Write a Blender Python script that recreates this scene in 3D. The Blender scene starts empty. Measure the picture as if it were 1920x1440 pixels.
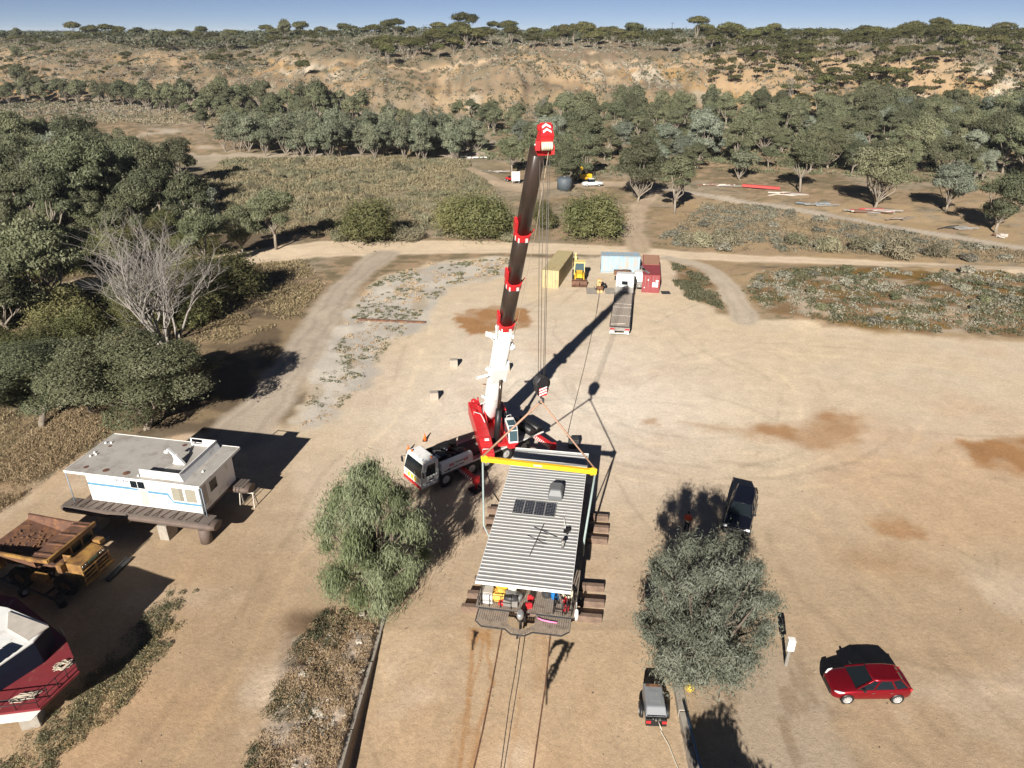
import bpy, bmesh, math, random
import numpy as np
from mathutils import Vector, Matrix
R = math.radians
SC = bpy.context.scene
COL = SC.collection

# ------------------------------------------------------------------ camera, sky, sun, exposure
CAM_H, FPX, PITCH = 33.0, 1333.0, math.atan((720 - 60) / 1333.0)
cam_d = bpy.data.cameras.new('camera'); cam = bpy.data.objects.new('camera', cam_d); COL.objects.link(cam)
cam_d.sensor_width = 36; cam_d.lens = 36 * FPX / 1920; cam_d.clip_start = 0.5; cam_d.clip_end = 20000
cam.location = (0, 0, CAM_H); cam.rotation_euler = (math.pi / 2 - PITCH, 0, 0)
SC.camera = cam
SUN_EL, SUN_AZ = R(26.4), R(15)          # shadows fall 15 degrees right of straight ahead
world = bpy.data.worlds.new('World'); SC.world = world; world.use_nodes = True
wn = world.node_tree; wn.nodes.clear()
wo = wn.nodes.new('ShaderNodeOutputWorld'); wb = wn.nodes.new('ShaderNodeBackground'); ws = wn.nodes.new('ShaderNodeTexSky')
ws.sky_type = 'NISHITA'; ws.sun_disc = False; ws.sun_elevation = SUN_EL; ws.sun_rotation = math.pi + SUN_AZ
ws.altitude = 4000; ws.air_density = 0.5; ws.dust_density = 0.0; ws.ozone_density = 3.0
wb.inputs['Strength'].default_value = 0.05
wt = wn.nodes.new('ShaderNodeVectorMath'); wt.operation = 'MULTIPLY'; wt.inputs[1].default_value = (0.80, 0.67, 0.62)      # dusty, slightly greyed sky
wn.links.new(ws.outputs[0], wt.inputs[0]); wn.links.new(wt.outputs[0], wb.inputs[0]); wn.links.new(wb.outputs[0], wo.inputs[0])
sl = bpy.data.lights.new('sun', 'SUN'); sun = bpy.data.objects.new('sun', sl); COL.objects.link(sun)
sl.energy = 5.0; sl.angle = R(0.5); sl.color = (1.0, 0.94, 0.85)
sun.location = (-20, -60, 80)
sd = Vector((math.sin(SUN_AZ) * math.cos(SUN_EL), math.cos(SUN_AZ) * math.cos(SUN_EL), -math.sin(SUN_EL)))
sun.rotation_euler = sd.to_track_quat('-Z', 'Y').to_euler()
SC.view_settings.view_transform = 'Standard'; SC.view_settings.look = 'None'
SC.view_settings.exposure = 0.97; SC.view_settings.gamma = 1
SC.cycles.max_bounces = 6; SC.cycles.diffuse_bounces = 2; SC.cycles.glossy_bounces = 2
SC.cycles.transmission_bounces = 3; SC.cycles.transparent_max_bounces = 6
SC.cycles.caustics_reflective = False; SC.cycles.caustics_refractive = False

CP, SP = math.cos(PITCH), math.sin(PITCH)
def at(u, v, z=0.0):
    """Point at height z seen at photo position (u, v)."""
    a = (u - 960) / FPX; b = (v - 720) / FPX
    t = (CAM_H - z) / (SP + b * CP)
    return Vector((a * t, (CP - b * SP) * t, z))
def atY(u, v, Y):
    a = (u - 960) / FPX; b = (v - 720) / FPX
    t = Y / (CP - b * SP)
    return Vector((a * t, Y, CAM_H - (SP + b * CP) * t))

# ------------------------------------------------------------------ materials
MATS = {}
def _n(nt, t, **kw):
    n = nt.nodes.new(t)
    for k, v in kw.items(): setattr(n, k, v)
    return n
def pm(name, rgb, rough=0.6, metal=0.0, var=0.12, scale=2.0, dirt=None, dirt_amt=0.35, bump=0.0, spec=0.4, coat=0.0, streak=1.0):
    """A procedural paint / metal / wood: a base colour broken up by noise, with grime patches and a little bump."""
    if name in MATS: return MATS[name]
    m = bpy.data.materials.new(name); m.use_nodes = True; nt = m.node_tree; L = nt.links
    bs = nt.nodes['Principled BSDF']
    tc = _n(nt, 'ShaderNodeTexCoord'); mp = _n(nt, 'ShaderNodeMapping'); mp.inputs['Scale'].default_value = (1, 1, 1 / streak)
    L.new(tc.outputs['Object'], mp.inputs[0])
    nz = _n(nt, 'ShaderNodeTexNoise'); nz.inputs['Scale'].default_value = scale; nz.inputs['Detail'].default_value = 6; nz.inputs['Roughness'].default_value = 0.65
    L.new(mp.outputs[0], nz.inputs['Vector'])
    mr = _n(nt, 'ShaderNodeMapRange'); mr.inputs[1].default_value = 0.25; mr.inputs[2].default_value = 0.75
    mr.inputs[3].default_value = 1 - var; mr.inputs[4].default_value = 1 + var
    L.new(nz.outputs['Fac'], mr.inputs[0])
    mx = _n(nt, 'ShaderNodeVectorMath', operation='SCALE'); mx.inputs[0].default_value = rgb[:3]
    L.new(mr.outputs[0], mx.inputs['Scale'])
    out = mx.outputs[0]
    if dirt:
        n2 = _n(nt, 'ShaderNodeTexNoise'); n2.inputs['Scale'].default_value = scale * 0.9; n2.inputs['Detail'].default_value = 8; n2.inputs['Roughness'].default_value = 0.7
        ad = _n(nt, 'ShaderNodeVectorMath', operation='ADD'); ad.inputs[1].default_value = (7.3, 2.1, 5.5)
        L.new(mp.outputs[0], ad.inputs[0]); L.new(ad.outputs[0], n2.inputs['Vector'])
        m2 = _n(nt, 'ShaderNodeMapRange'); m2.inputs[1].default_value = 0.62 - 0.3 * dirt_amt; m2.inputs[2].default_value = 0.78 - 0.2 * dirt_amt
        L.new(n2.outputs['Fac'], m2.inputs[0])
        mi = _n(nt, 'ShaderNodeMix', data_type='RGBA'); L.new(m2.outputs[0], mi.inputs['Factor'])
        L.new(out, mi.inputs['A']); mi.inputs['B'].default_value = (*dirt, 1); out = mi.outputs['Result']
    L.new(out, bs.inputs['Base Color'])
    bs.inputs['Roughness'].default_value = rough; bs.inputs['Metallic'].default_value = metal
    bs.inputs['Specular IOR Level'].default_value = spec; bs.inputs['Coat Weight'].default_value = coat; bs.inputs['Coat Roughness'].default_value = 0.06
    if bump:
        bp = _n(nt, 'ShaderNodeBump'); bp.inputs['Strength'].default_value = bump; bp.inputs['Distance'].default_value = 0.03
        L.new(nz.outputs['Fac'], bp.inputs['Height']); L.new(bp.outputs[0], bs.inputs['Normal'])
    MATS[name] = m; return m
def glassm(name, rgb=(0.010, 0.014, 0.017), rough=0.08):
    if name in MATS: return MATS[name]
    m = pm(name, rgb, rough, 0, 0.05, 1.0, spec=0.3); return m
def leafm(name, rgb, rgb2, trans=0.25, hv=0.75):
    """Foliage: two leaf colours mixed by a per-leaf attribute and by a per-tree random value, a little light passing through."""
    if name in MATS: return MATS[name]
    m = bpy.data.materials.new(name); m.use_nodes = True; nt = m.node_tree; L = nt.links; nt.nodes.clear()
    out = _n(nt, 'ShaderNodeOutputMaterial')
    at_ = _n(nt, 'ShaderNodeAttribute', attribute_name='leaf'); oi = _n(nt, 'ShaderNodeObjectInfo')
    mi = _n(nt, 'ShaderNodeMix', data_type='RGBA'); L.new(at_.outputs['Fac'], mi.inputs['Factor'])
    mi.inputs['A'].default_value = (*rgb, 1); mi.inputs['B'].default_value = (*rgb2, 1)
    mr = _n(nt, 'ShaderNodeMapRange'); mr.inputs[3].default_value = 1 - 0.5 * hv; mr.inputs[4].default_value = 1 + 0.5 * hv
    L.new(oi.outputs['Random'], mr.inputs[0])
    h = _n(nt, 'ShaderNodeHueSaturation'); L.new(mi.outputs['Result'], h.inputs['Color']); L.new(mr.outputs[0], h.inputs['Value'])
    m2 = _n(nt, 'ShaderNodeMath', operation='MULTIPLY_ADD'); m2.inputs[1].default_value = 7.31; m2.inputs[2].default_value = 0.0
    fr = _n(nt, 'ShaderNodeMath', operation='FRACT'); L.new(oi.outputs['Random'], m2.inputs[0]); L.new(m2.outputs[0], fr.inputs[0])
    m3 = _n(nt, 'ShaderNodeMapRange'); m3.inputs[3].default_value = 0.5 - 0.025 * hv; m3.inputs[4].default_value = 0.5 + 0.02 * hv
    L.new(fr.outputs[0], m3.inputs[0]); L.new(m3.outputs[0], h.inputs['Hue'])
    df = _n(nt, 'ShaderNodeBsdfPrincipled'); df.inputs['Roughness'].default_value = 0.55; df.inputs['Specular IOR Level'].default_value = 0.25
    tr = _n(nt, 'ShaderNodeBsdfTranslucent'); mxs = _n(nt, 'ShaderNodeMixShader'); mxs.inputs[0].default_value = trans
    L.new(h.outputs[0], df.inputs['Base Color']); L.new(h.outputs[0], tr.inputs[0])
    L.new(df.outputs[0], mxs.inputs[1]); L.new(tr.outputs[0], mxs.inputs[2]); L.new(mxs.outputs[0], out.inputs[0])
    MATS[name] = m; return m

# ------------------------------------------------------------------ mesh building
class MB:
    """Collects shapes; build() links them as ONE mesh object."""
    def __init__(s): s.v = []; s.f = []; s.mi = []; s.sm = []; s.k = 0; s.smooth = False
    def mat(s, k): s.k = k; return s
    def add(s, vs, fs):
        o = len(s.v); s.v += [tuple(p) for p in vs]
        for f in fs: s.f.append(tuple(i + o for i in f)); s.mi.append(s.k); s.sm.append(s.smooth)
        return s
    def box(s, c, d, rz=0.0, rx=0.0, ry=0.0, taper=1.0):
        x, y, z = d[0] / 2, d[1] / 2, d[2] / 2; M = Matrix.Rotation(rz, 3, 'Z') @ Matrix.Rotation(ry, 3, 'Y') @ Matrix.Rotation(rx, 3, 'X')
        c = Vector(c); t = taper
        P = [(-x, -y, -z), (x, -y, -z), (x, y, -z), (-x, y, -z), (-x * t, -y * t, z), (x * t, -y * t, z), (x * t, y * t, z), (-x * t, y * t, z)]
        return s.add([M @ Vector(p) + c for p in P], [(3, 2, 1, 0), (4, 5, 6, 7), (0, 1, 5, 4), (1, 2, 6, 5), (2, 3, 7, 6), (3, 0, 4, 7)])
    def bx(s, x0, x1, y0, y1, z0, z1): return s.box(((x0 + x1) / 2, (y0 + y1) / 2, (z0 + z1) / 2), (x1 - x0, y1 - y0, z1 - z0))
    def quad(s, a, b, c, d): return s.add([a, b, c, d], [(0, 1, 2, 3)])
    def bar(s, a, b, w, h=None, up=(0, 0, 1)):
        a, b = Vector(a), Vector(b); h = h or w; d = (b - a).normalized(); u = Vector(up)
        if abs(d.dot(u)) > 0.98: u = Vector((1, 0, 0))
        r = d.cross(u).normalized(); u = r.cross(d); r *= w / 2; u *= h / 2
        P = [a - r - u, a + r - u, a + r + u, a - r + u, b - r - u, b + r - u, b + r + u, b - r + u]
        return s.add(P, [(0, 1, 2, 3), (7, 6, 5, 4), (4, 5, 1, 0), (5, 6, 2, 1), (6, 7, 3, 2), (7, 4, 0, 3)])
    def tube(s, a, b, r, r2=None, n=10, cap=True):
        return s.path([a, b], [r, r if r2 is None else r2], n, cap)
    def path(s, pts, rad, n=8, cap=True):
        pts = [Vector(p) for p in pts]
        if not hasattr(rad, '__len__'): rad = [rad] * len(pts)
        o = len(s.v); ref = None; m = len(pts); sm = s.smooth
        for i, p in enumerate(pts):
            d = (pts[min(i + 1, m - 1)] - pts[max(i - 1, 0)])
            d = d.normalized() if d.length > 1e-9 else Vector((0, 0, 1))
            if ref is None:
                ref = Vector((0, 0, 1)) if abs(d.z) < 0.9 else Vector((1, 0, 0))
            x = d.cross(ref)
            if x.length < 1e-5: x = d.cross(Vector((0.3, 1, 0.1)))
            x.normalize(); y = d.cross(x).normalized(); ref = x.cross(d).normalized()
            for k in range(n):
                t = 2 * math.pi * k / n
                s.v.append(tuple(p + (x * math.cos(t) + y * math.sin(t)) * rad[i]))
        for i in range(m - 1):
            for k in range(n):
                a = o + i * n + k; b = o + i * n + (k + 1) % n
                s.f.append((a, a + n, b + n, b)); s.mi.append(s.k); s.sm.append(True)
        if cap:
            s.f.append(tuple(o + k for k in range(n))); s.mi.append(s.k); s.sm.append(sm)
            s.f.append(tuple(o + (m - 1) * n + k for k in reversed(range(n)))); s.mi.append(s.k); s.sm.append(sm)
        return s
    def loft(s, rings, cap=True, close=True, smooth=False):
        o = len(s.v); n = len(rings[0])
        for r in rings: s.v += [tuple(p) for p in r]
        for i in range(len(rings) - 1):
            for k in range(n if close else n - 1):
                a = o + i * n + k; b = o + i * n + (k + 1) % n
                s.f.append((a, b, b + n, a + n)); s.mi.append(s.k); s.sm.append(smooth)
        if cap:
            s.f.append(tuple(o + k for k in reversed(range(n)))); s.mi.append(s.k); s.sm.append(False)
            s.f.append(tuple(o + (len(rings) - 1) * n + k for k in range(n))); s.mi.append(s.k); s.sm.append(False)
        return s
    def prism(s, poly, a0, a1, axis='y'):
        """A 2-D outline pushed along an axis. axis y: poly is (x, z); axis x: (y, z); axis z: (x, y)."""
        def P(p, a):
            return (p[0], a, p[1]) if axis == 'y' else (a, p[0], p[1]) if axis == 'x' else (p[0], p[1], a)
        return s.loft([[P(p, a0) for p in poly], [P(p, a1) for p in poly]])
    def lathe(s, prof, c=(0, 0, 0), n=16, axis='z'):
        rings = []
        for r, h in prof:
            ring = []
            for k in range(n):
                t = 2 * math.pi * k / n; p = (r * math.cos(t), r * math.sin(t), h)
                if axis == 'x': p = (p[2], p[0], p[1])
                if axis == 'y': p = (p[0], p[2], p[1])
                ring.append((p[0] + c[0], p[1] + c[1], p[2] + c[2]))
            rings.append(ring)
        return s.loft(rings, smooth=True, cap=min(prof[0][0], prof[-1][0]) < 0.01)
    def ball(s, c, r, n=12, m=8, sq=(1, 1, 1)):
        prof = [(max(0.001, math.sin(math.pi * i / m)) * r, -math.cos(math.pi * i / m) * r) for i in range(m + 1)]
        o = len(s.v); s.lathe(prof, (0, 0, 0), n)
        for i in range(o, len(s.v)):
            p = s.v[i]; s.v[i] = (p[0] * sq[0] + c[0], p[1] * sq[1] + c[1], p[2] * sq[2] + c[2])
        return s
    def build(s, name, mats, parent=None, bevel=0.0, seg=1, weighted=False):
        me = bpy.data.meshes.new(name); me.from_pydata(s.v, [], s.f)
        if not isinstance(mats, (list, tuple)): mats = [mats]
        for m in mats: me.materials.append(m)
        me.polygons.foreach_set('material_index', s.mi); me.polygons.foreach_set('use_smooth', s.sm)
        bm = bmesh.new(); bm.from_mesh(me); bmesh.ops.recalc_face_normals(bm, faces=bm.faces)
        if bevel:
            ed = [e for e in bm.edges if len(e.link_faces) == 2 and e.calc_face_angle(0) > 0.6]
            try: bmesh.ops.bevel(bm, geom=ed, offset=bevel, segments=seg, affect='EDGES', profile=0.6, clamp_overlap=True)
            except Exception: pass
        bm.to_mesh(me); bm.free(); me.update()
        o = bpy.data.objects.new(name, me); COL.objects.link(o)
        if parent is not None: o.parent = parent
        return o
def thing(name, label, cat, loc=(0, 0, 0), rz=0.0, group=None):
    o = bpy.data.objects.new(name, None); COL.objects.link(o); o.empty_display_size = 0.3
    o.location = loc; o.rotation_euler = (0, 0, rz); o['label'] = label; o['category'] = cat
    if group: o['group'] = group
    return o
def tag(o, label, cat, group=None):
    o['label'] = label; o['category'] = cat
    if group: o['group'] = group
    return o
def dup(root, loc=None, rz=None, label=None, group=None, scale=None):
    r = root.copy(); COL.objects.link(r)
    if loc is not None: r.location = loc
    if rz is not None: r.rotation_euler = (0, 0, rz)
    if scale is not None: r.scale = scale
    if label: r['label'] = label
    if group: r['group'] = group
    for ch in list(root.children):
        c = ch.copy(); COL.objects.link(c); c.parent = r
        for g in list(ch.children):
            d = g.copy(); COL.objects.link(d); d.parent = c
    return r
def text_mesh(name, s, size, mat, parent, loc, rot, depth=0.006):
    cu = bpy.data.curves.new(name, 'FONT'); cu.body = s; cu.size = size; cu.extrude = depth; cu.align_x = 'CENTER'; cu.align_y = 'CENTER'
    t = bpy.data.objects.new(name + '_tmp', cu); COL.objects.link(t)
    dg = bpy.context.evaluated_depsgraph_get(); dg.update()
    me = bpy.data.meshes.new_from_object(t.evaluated_get(dg)); bpy.data.objects.remove(t, do_unlink=True)
    me.name = name; me.materials.clear(); me.materials.append(mat)
    o = bpy.data.objects.new(name, me); COL.objects.link(o); o.parent = parent; o.location = loc; o.rotation_euler = rot
    return o
# ------------------------------------------------------------------ terrain: height, surface zones, one sheet to the horizon
def _hash(ix, iy, seed):
    h = (ix.astype(np.int64) * 374761393 + iy.astype(np.int64) * 668265263 + seed * 1442695041) & 0xFFFFFFFF
    h = ((h ^ (h >> 13)) * 1274126177) & 0xFFFFFFFF
    h = (h ^ (h >> 16)) & 0xFFFFFFFF
    return h / 4294967295.0
def vnoise(x, y, seed=0):
    x = np.asarray(x, float); y = np.asarray(y, float)
    ix = np.floor(x); iy = np.floor(y); fx = x - ix; fy = y - iy
    fx = fx * fx * (3 - 2 * fx); fy = fy * fy * (3 - 2 * fy)
    a = _hash(ix, iy, seed); b = _hash(ix + 1, iy, seed); c = _hash(ix, iy + 1, seed); d = _hash(ix + 1, iy + 1, seed)
    return (a + (b - a) * fx) * (1 - fy) + (c + (d - c) * fx) * fy
def fbm(x, y, seed=0, oct=4):
    s = 0; a = 0.5; t = 0
    for k in range(oct):
        s = s + a * vnoise(x * 2 ** k, y * 2 ** k, seed + 17 * k); t += a; a *= 0.5
    return s / t
def sst(x, a, b):
    t = np.clip((x - a) / (b - a), 0, 1); return t * t * (3 - 2 * t)
def W(pts, z=0.0): return [tuple(at(u, v, z)[:2]) for u, v in pts]
def polydist(X, Y, poly):
    """Signed distance to a polygon, negative inside."""
    d = np.full(X.shape, 1e18); ins = np.zeros(X.shape, bool); n = len(poly)
    for i in range(n):
        ax, ay = poly[i]; bx, by = poly[(i + 1) % n]; ex, ey = bx - ax, by - ay
        t = np.clip(((X - ax) * ex + (Y - ay) * ey) / (ex * ex + ey * ey + 1e-12), 0, 1)
        d = np.minimum(d, (X - ax - t * ex) ** 2 + (Y - ay - t * ey) ** 2)
        c = ((ay > Y) != (by > Y)) & (X < (bx - ax) * (Y - ay) / ((by - ay) if abs(by - ay) > 1e-9 else 1e-9) + ax)
        ins ^= c
    d = np.sqrt(d); return np.where(ins, -d, d)
def linedist(X, Y, pts, widths=None):
    d = np.full(X.shape, 1e9)
    for i in range(len(pts) - 1):
        ax, ay = pts[i]; bx, by = pts[i + 1]; ex, ey = bx - ax, by - ay
        t = np.clip(((X - ax) * ex + (Y - ay) * ey) / (ex * ex + ey * ey + 1e-12), 0, 1)
        q = np.hypot(X - ax - t * ex, Y - ay - t * ey)
        if widths is not None: q = q - (widths[i] + (widths[i + 1] - widths[i]) * t)
        d = np.minimum(d, q)
    return d
WALL_L = [(-7.95, 33.9), (-8.05, 30.0), (-8.35, 24.0), (-8.6, 18.0)]
def ramp_x0(Y): return -7.9 - 0.045 * (34 - Y)
def hgt(X, Y):
    X = np.asarray(X, float); Y = np.asarray(Y, float)
    h = np.zeros(np.broadcast(X, Y).shape)
    # boat ramp cut down towards the camera between its two retaining walls
    drop = 0.085 * np.clip(32.5 - Y, 0, 12)
    inr = sst(X - ramp_x0(Y), -0.08, 0.08) * (1 - sst(X, 9.0, 9.3))
    h = h - drop * inr
    bank = (1 - sst(X - ramp_x0(Y), -0.35, -0.15)) * sst(X, -14.5, -11.5) * sst(34.5 - Y, 0, 3)
    h = h + bank * (0.15 + 0.55 * fbm(X * 0.7, Y * 0.7, 5))
    # roughness of the scrub country beyond the yard
    far = sst(Y, 122, 150)
    h = h + far * (fbm(X / 9, Y / 9, 11) - 0.5) * 1.2 + sst(Y, 160, 230) * (fbm(X / 40, Y / 40, 12) - 0.5) * 2.0
    rs = sst(X, 32, 40) * sst(Y, 80, 88) * (1 - sst(Y, 104, 110))
    h = h + rs * (0.15 + 0.9 * fbm(X / 4, Y / 4, 14, 3))
    gl = sst(-X, 12, 20) * sst(Y, 60, 66) * (1 - sst(Y, 100, 108)) * (1 - sst(-X, 40, 46))
    h = h + gl * 0.35 * (fbm(X / 5, Y / 5, 15, 3) - 0.3)
    # the hill: a broken cliff, a slope above it and a plateau
    wob = 26 * (fbm(X / 70 + 3, 0 * X, 21) - 0.5) + 16 * (fbm(X / 17, Y / 90, 22) - 0.5)
    y0 = 334 + wob + 70 * sst(-X, 70, 220) - 40 * sst(X, 70, 220)
    t = Y - y0
    cliff = (8.0 - 3 * sst(-X, 80, 200)) * sst(t, 0, 20 + 50 * sst(fbm(X / 33 + 7, 0 * X + 2, 23), 0.4, 0.62))
    up = (19.5 + 1 * sst(-X, 80, 200)) * sst(t, 2, 118 + 110 * sst(-X, 40, 200)) + 3.0 * sst(t, 120, 900)
    gul = (fbm(X / 30, Y / 75, 24) - 0.5) * 13 * sst(t, 5, 50) * (1 - sst(t, 190, 330))
    rill = np.abs(fbm(X / 7, Y / 30, 25, 3) - 0.5) * -8.0 * sst(t, 2, 15) * (1 - sst(t, 70, 170))
    h = h + cliff + up + gul + rill + sst(t, 250, 600) * (fbm(X / 160, Y / 160, 26) - 0.5) * 3
    return h
def gz(x, y): return float(hgt(np.array([x]), np.array([y]))[0])
def on(u, v):
    """Ground point seen at photo position (u, v), found along the ray."""
    a = (u - 960) / FPX; b = (v - 720) / FPX
    d = np.array([a, CP - b * SP, -(SP + b * CP)])
    ts = np.geomspace(25, 3000, 1500); P = d[None] * ts[:, None]; P[:, 2] += CAM_H
    below = P[:, 2] < hgt(P[:, 0], P[:, 1])
    i = int(np.argmax(below)) if below.any() else len(ts) - 1
    return Vector((P[i, 0], P[i, 1], float(hgt(P[i:i + 1, 0], P[i:i + 1, 1])[0])))

ROAD = W([(-500, 640), (0, 572), (120, 540), (250, 512), (400, 490), (520, 476), (600, 467), (700, 465), (800, 463), (900, 463), (1000, 465), (1100, 468), (1200, 472), (1300, 480), (1400, 484), (1500, 488), (1600, 492), (1700, 497), (1800, 502), (1920, 510), (2300, 536)])
ROADW = [3, 3, 3, 3, 4, 5, 5, 5, 4.6, 4.0, 3.6, 3.4, 3.2, 2.6, 2.2, 2.1, 2.1, 2.1, 2.2, 2.3, 2.4]
TRACK_L = W([(720, 478), (680, 505), (645, 540), (612, 590), (575, 650), (540, 705), (495, 765), (440, 815)])
TRACK_LW = [3.0, 2.4, 2.4, 2.4, 2.5, 2.7, 3.0, 3.4]
TRACK_R = W([(1255, 484), (1315, 498), (1350, 520), (1378, 555), (1400, 600)]); TRACK_RW = [1.6, 1.7, 1.7, 1.8, 2.0]
TRACK_F = W([(1200, 468), (1185, 432), (1192, 405), (1205, 380), (1230, 362), (1180, 345), (1080, 345), (980, 352), (930, 340), (880, 315)]); TRACK_FW = [2.6, 2.2, 2.0, 2.0, 1.8, 3, 4, 5, 3, 1.5]
TRACK_G = W([(1240, 352), (1320, 366), (1450, 386), (1600, 413), (1750, 438), (1920, 466), (2300, 530)]); TRACK_GW = [1.2, 2.0, 1.9, 1.9, 1.9, 1.9, 2.0]
TRACK_W = W([(-300, 250), (0, 203), (60, 200), (120, 208), (160, 218), (230, 222), (400, 236), (520, 243)]); TRACK_WW = [2, 2, 2, 2, 2.2, 2, 1.2, 0.6]
YARD = W([(455, 800), (560, 790), (612, 640), (665, 560), (715, 520), (800, 492), (950, 482), (1240, 486), (1270, 510), (1300, 560), (1345, 588), (1440, 600), (1560, 617), (1700, 632), (1920, 640), (2600, 700), (2600, 1700), (-900, 1700), (-900, 1440), (0, 960), (160, 850)])
CRUST = W([(560, 800), (610, 640), (662, 562), (715, 522), (800, 494), (952, 484), (960, 520), (840, 540), (810, 600), (730, 650), (690, 720), (600, 800)])
GREY_R = W([(1290, 1255), (1400, 1230), (1500, 1225), (1560, 1310), (1620, 1440), (1660, 1700), (1270, 1700)])
SCRUB_R = W([(1265, 495), (1330, 520), (1355, 580), (1290, 560), (1262, 525)])
SCRUB_R2 = W([(1395, 545), (1420, 520), (1540, 505), (1920, 517), (2300, 545), (2300, 700), (1920, 632), (1700, 626), (1560, 610), (1440, 590)])
STAINS = [(W([(850, 590), (880, 578), (930, 572), (985, 578), (1000, 598), (985, 615), (935, 622), (880, 630), (865, 612)]), 0.5, 1.0),
          (W([(1290, 795), (1400, 800), (1480, 795), (1540, 768), (1600, 772), (1618, 805), (1600, 830), (1520, 842), (1440, 830), (1380, 815)]), 1.4, 0.9),
          (W([(1790, 825), (1860, 818), (1960, 820), (2050, 850), (2000, 890), (1920, 897), (1850, 880), (1815, 858)]), 0.8, 1.0),
          (W([(1620, 970), (1680, 965), (1740, 990), (1745, 1010), (1700, 1010), (1650, 1000)]), 0.8, 0.7),
          (W([(1195, 783), (1240, 785), (1242, 800), (1200, 800)]), 0.7, 0.6),
          (W([(1560, 1020), (1700, 1030), (1800, 1080), (1700, 1110), (1600, 1080)]), 2.5, 0.4)]
RUST = [(W([(890, 1180), (893, 1200), (884, 1230), (880, 1280), (870, 1330), (862, 1390), (855, 1460)]), 0.14, 1.0),
        (W([(918, 1180), (915, 1220), (922, 1275), (900, 1340), (888, 1400), (880, 1450)]), 0.11, 0.9),
        (W([(905, 1190), (902, 1230), (880, 1300), (874, 1365)]), 0.09, 0.8), (W([(1008, 1185), (1003, 1230), (1005, 1285)]), 0.25, 0.3), (W([(1020, 1188), (1022, 1230), (1015, 1270)]), 0.2, 0.5),
        (W([(860, 1330), (845, 1400), (835, 1450)]), 0.2, 0.35), (W([(886, 1360), (882, 1420)]), 0.3, 0.5), (W([(975, 1290), (962, 1390), (955, 1450)]), 0.12, 0.45)]
OIL = [(W([(1040, 1208), (1052, 1203), (1062, 1206), (1056, 1222), (1046, 1240), (1033, 1262), (1025, 1290), (1026, 1310)]), [0.10, 0.22, 0.16, 0.14, 0.15, 0.10, 0.06, 0.03]),
       (W([(1043, 1204), (1034, 1216), (1030, 1228)]), [0.16, 0.08, 0.04]), (W([(1072, 1206), (1066, 1218), (1061, 1236)]), [0.10, 0.08, 0.02]), (W([(1046, 1243), (1040, 1262), (1035, 1272)]), [0.07, 0.05, 0.02]),
       (W([(1046, 1240), (1034, 1245), (1026, 1262), (1024, 1285)]), [0.06, 0.07, 0.05, 0.03]), (W([(888, 1182), (894, 1186), (890, 1196), (887, 1216)]), [0.05, 0.13, 0.06, 0.04])]
def lin(r, g, b):
    f = lambda c: (c / 255 / 12.92) if c / 255 < 0.04045 else ((c / 255 + 0.055) / 1.055) ** 2.4
    return np.array([f(r), f(g), f(b)])
rng = np.random.default_rng(5)
def arc(c, r, a0, a1, n=24): return [(c[0] + r * math.cos(R(a0 + (a1 - a0) * i / n)), c[1] + r * math.sin(R(a0 + (a1 - a0) * i / n))) for i in range(n + 1)]
WHEELS = [arc((17, 66), r, 170, 400) for r in (10.5, 12.2, 15.2, 17.0)] + [arc((19, 70), r, 150, 330) for r in (21, 22.8)] + \
    [W([(1040, 640), (1060, 720), (1120, 800), (1230, 850), (1500, 880), (1900, 900)]), W([(1058, 640), (1078, 712), (1130, 785), (1250, 832), (1500, 858), (1900, 872)]),
     W([(760, 520), (780, 600), (720, 760), (600, 900), (420, 1200), (240, 1440)]), W([(790, 520), (812, 600), (750, 770), (640, 900), (480, 1200), (330, 1440)]),
     W([(1180, 690), (1400, 640), (1700, 660), (1950, 690)]), W([(1180, 706), (1400, 656), (1700, 680), (1950, 712)]),
     W([(1920, 1380), (1700, 1180), (1560, 1060), (1480, 960)]), W([(1920, 1330), (1720, 1150), (1590, 1040), (1520, 960)]), W([(1840, 1440), (1650, 1260), (1500, 1120), (1440, 1000)]),
     W([(1780, 1440), (1660, 1330), (1500, 1260)]), W([(1740, 1440), (1600, 1340), (1450, 1280)])]
FINE = []
for i in range(46):
    cx, cy = rng.uniform(-6, 48), rng.uniform(28, 92); a0 = rng.uniform(0, 360); r_ = rng.uniform(8, 40); sp_ = rng.uniform(25, 70)
    for o_ in (0.0, 1.6): FINE.append(arc((cx, cy), r_ + o_, a0, a0 + sp_, 14))
for i in range(14):
    x0_, y0_ = rng.uniform(11, 15), rng.uniform(24, 30); FINE.append([(x0_, y0_), (x0_ + rng.uniform(2, 4), y0_ - rng.uniform(-0.6, 1.2)), (x0_ + rng.uniform(5, 8), y0_ - rng.uniform(0, 2.5))])
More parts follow.
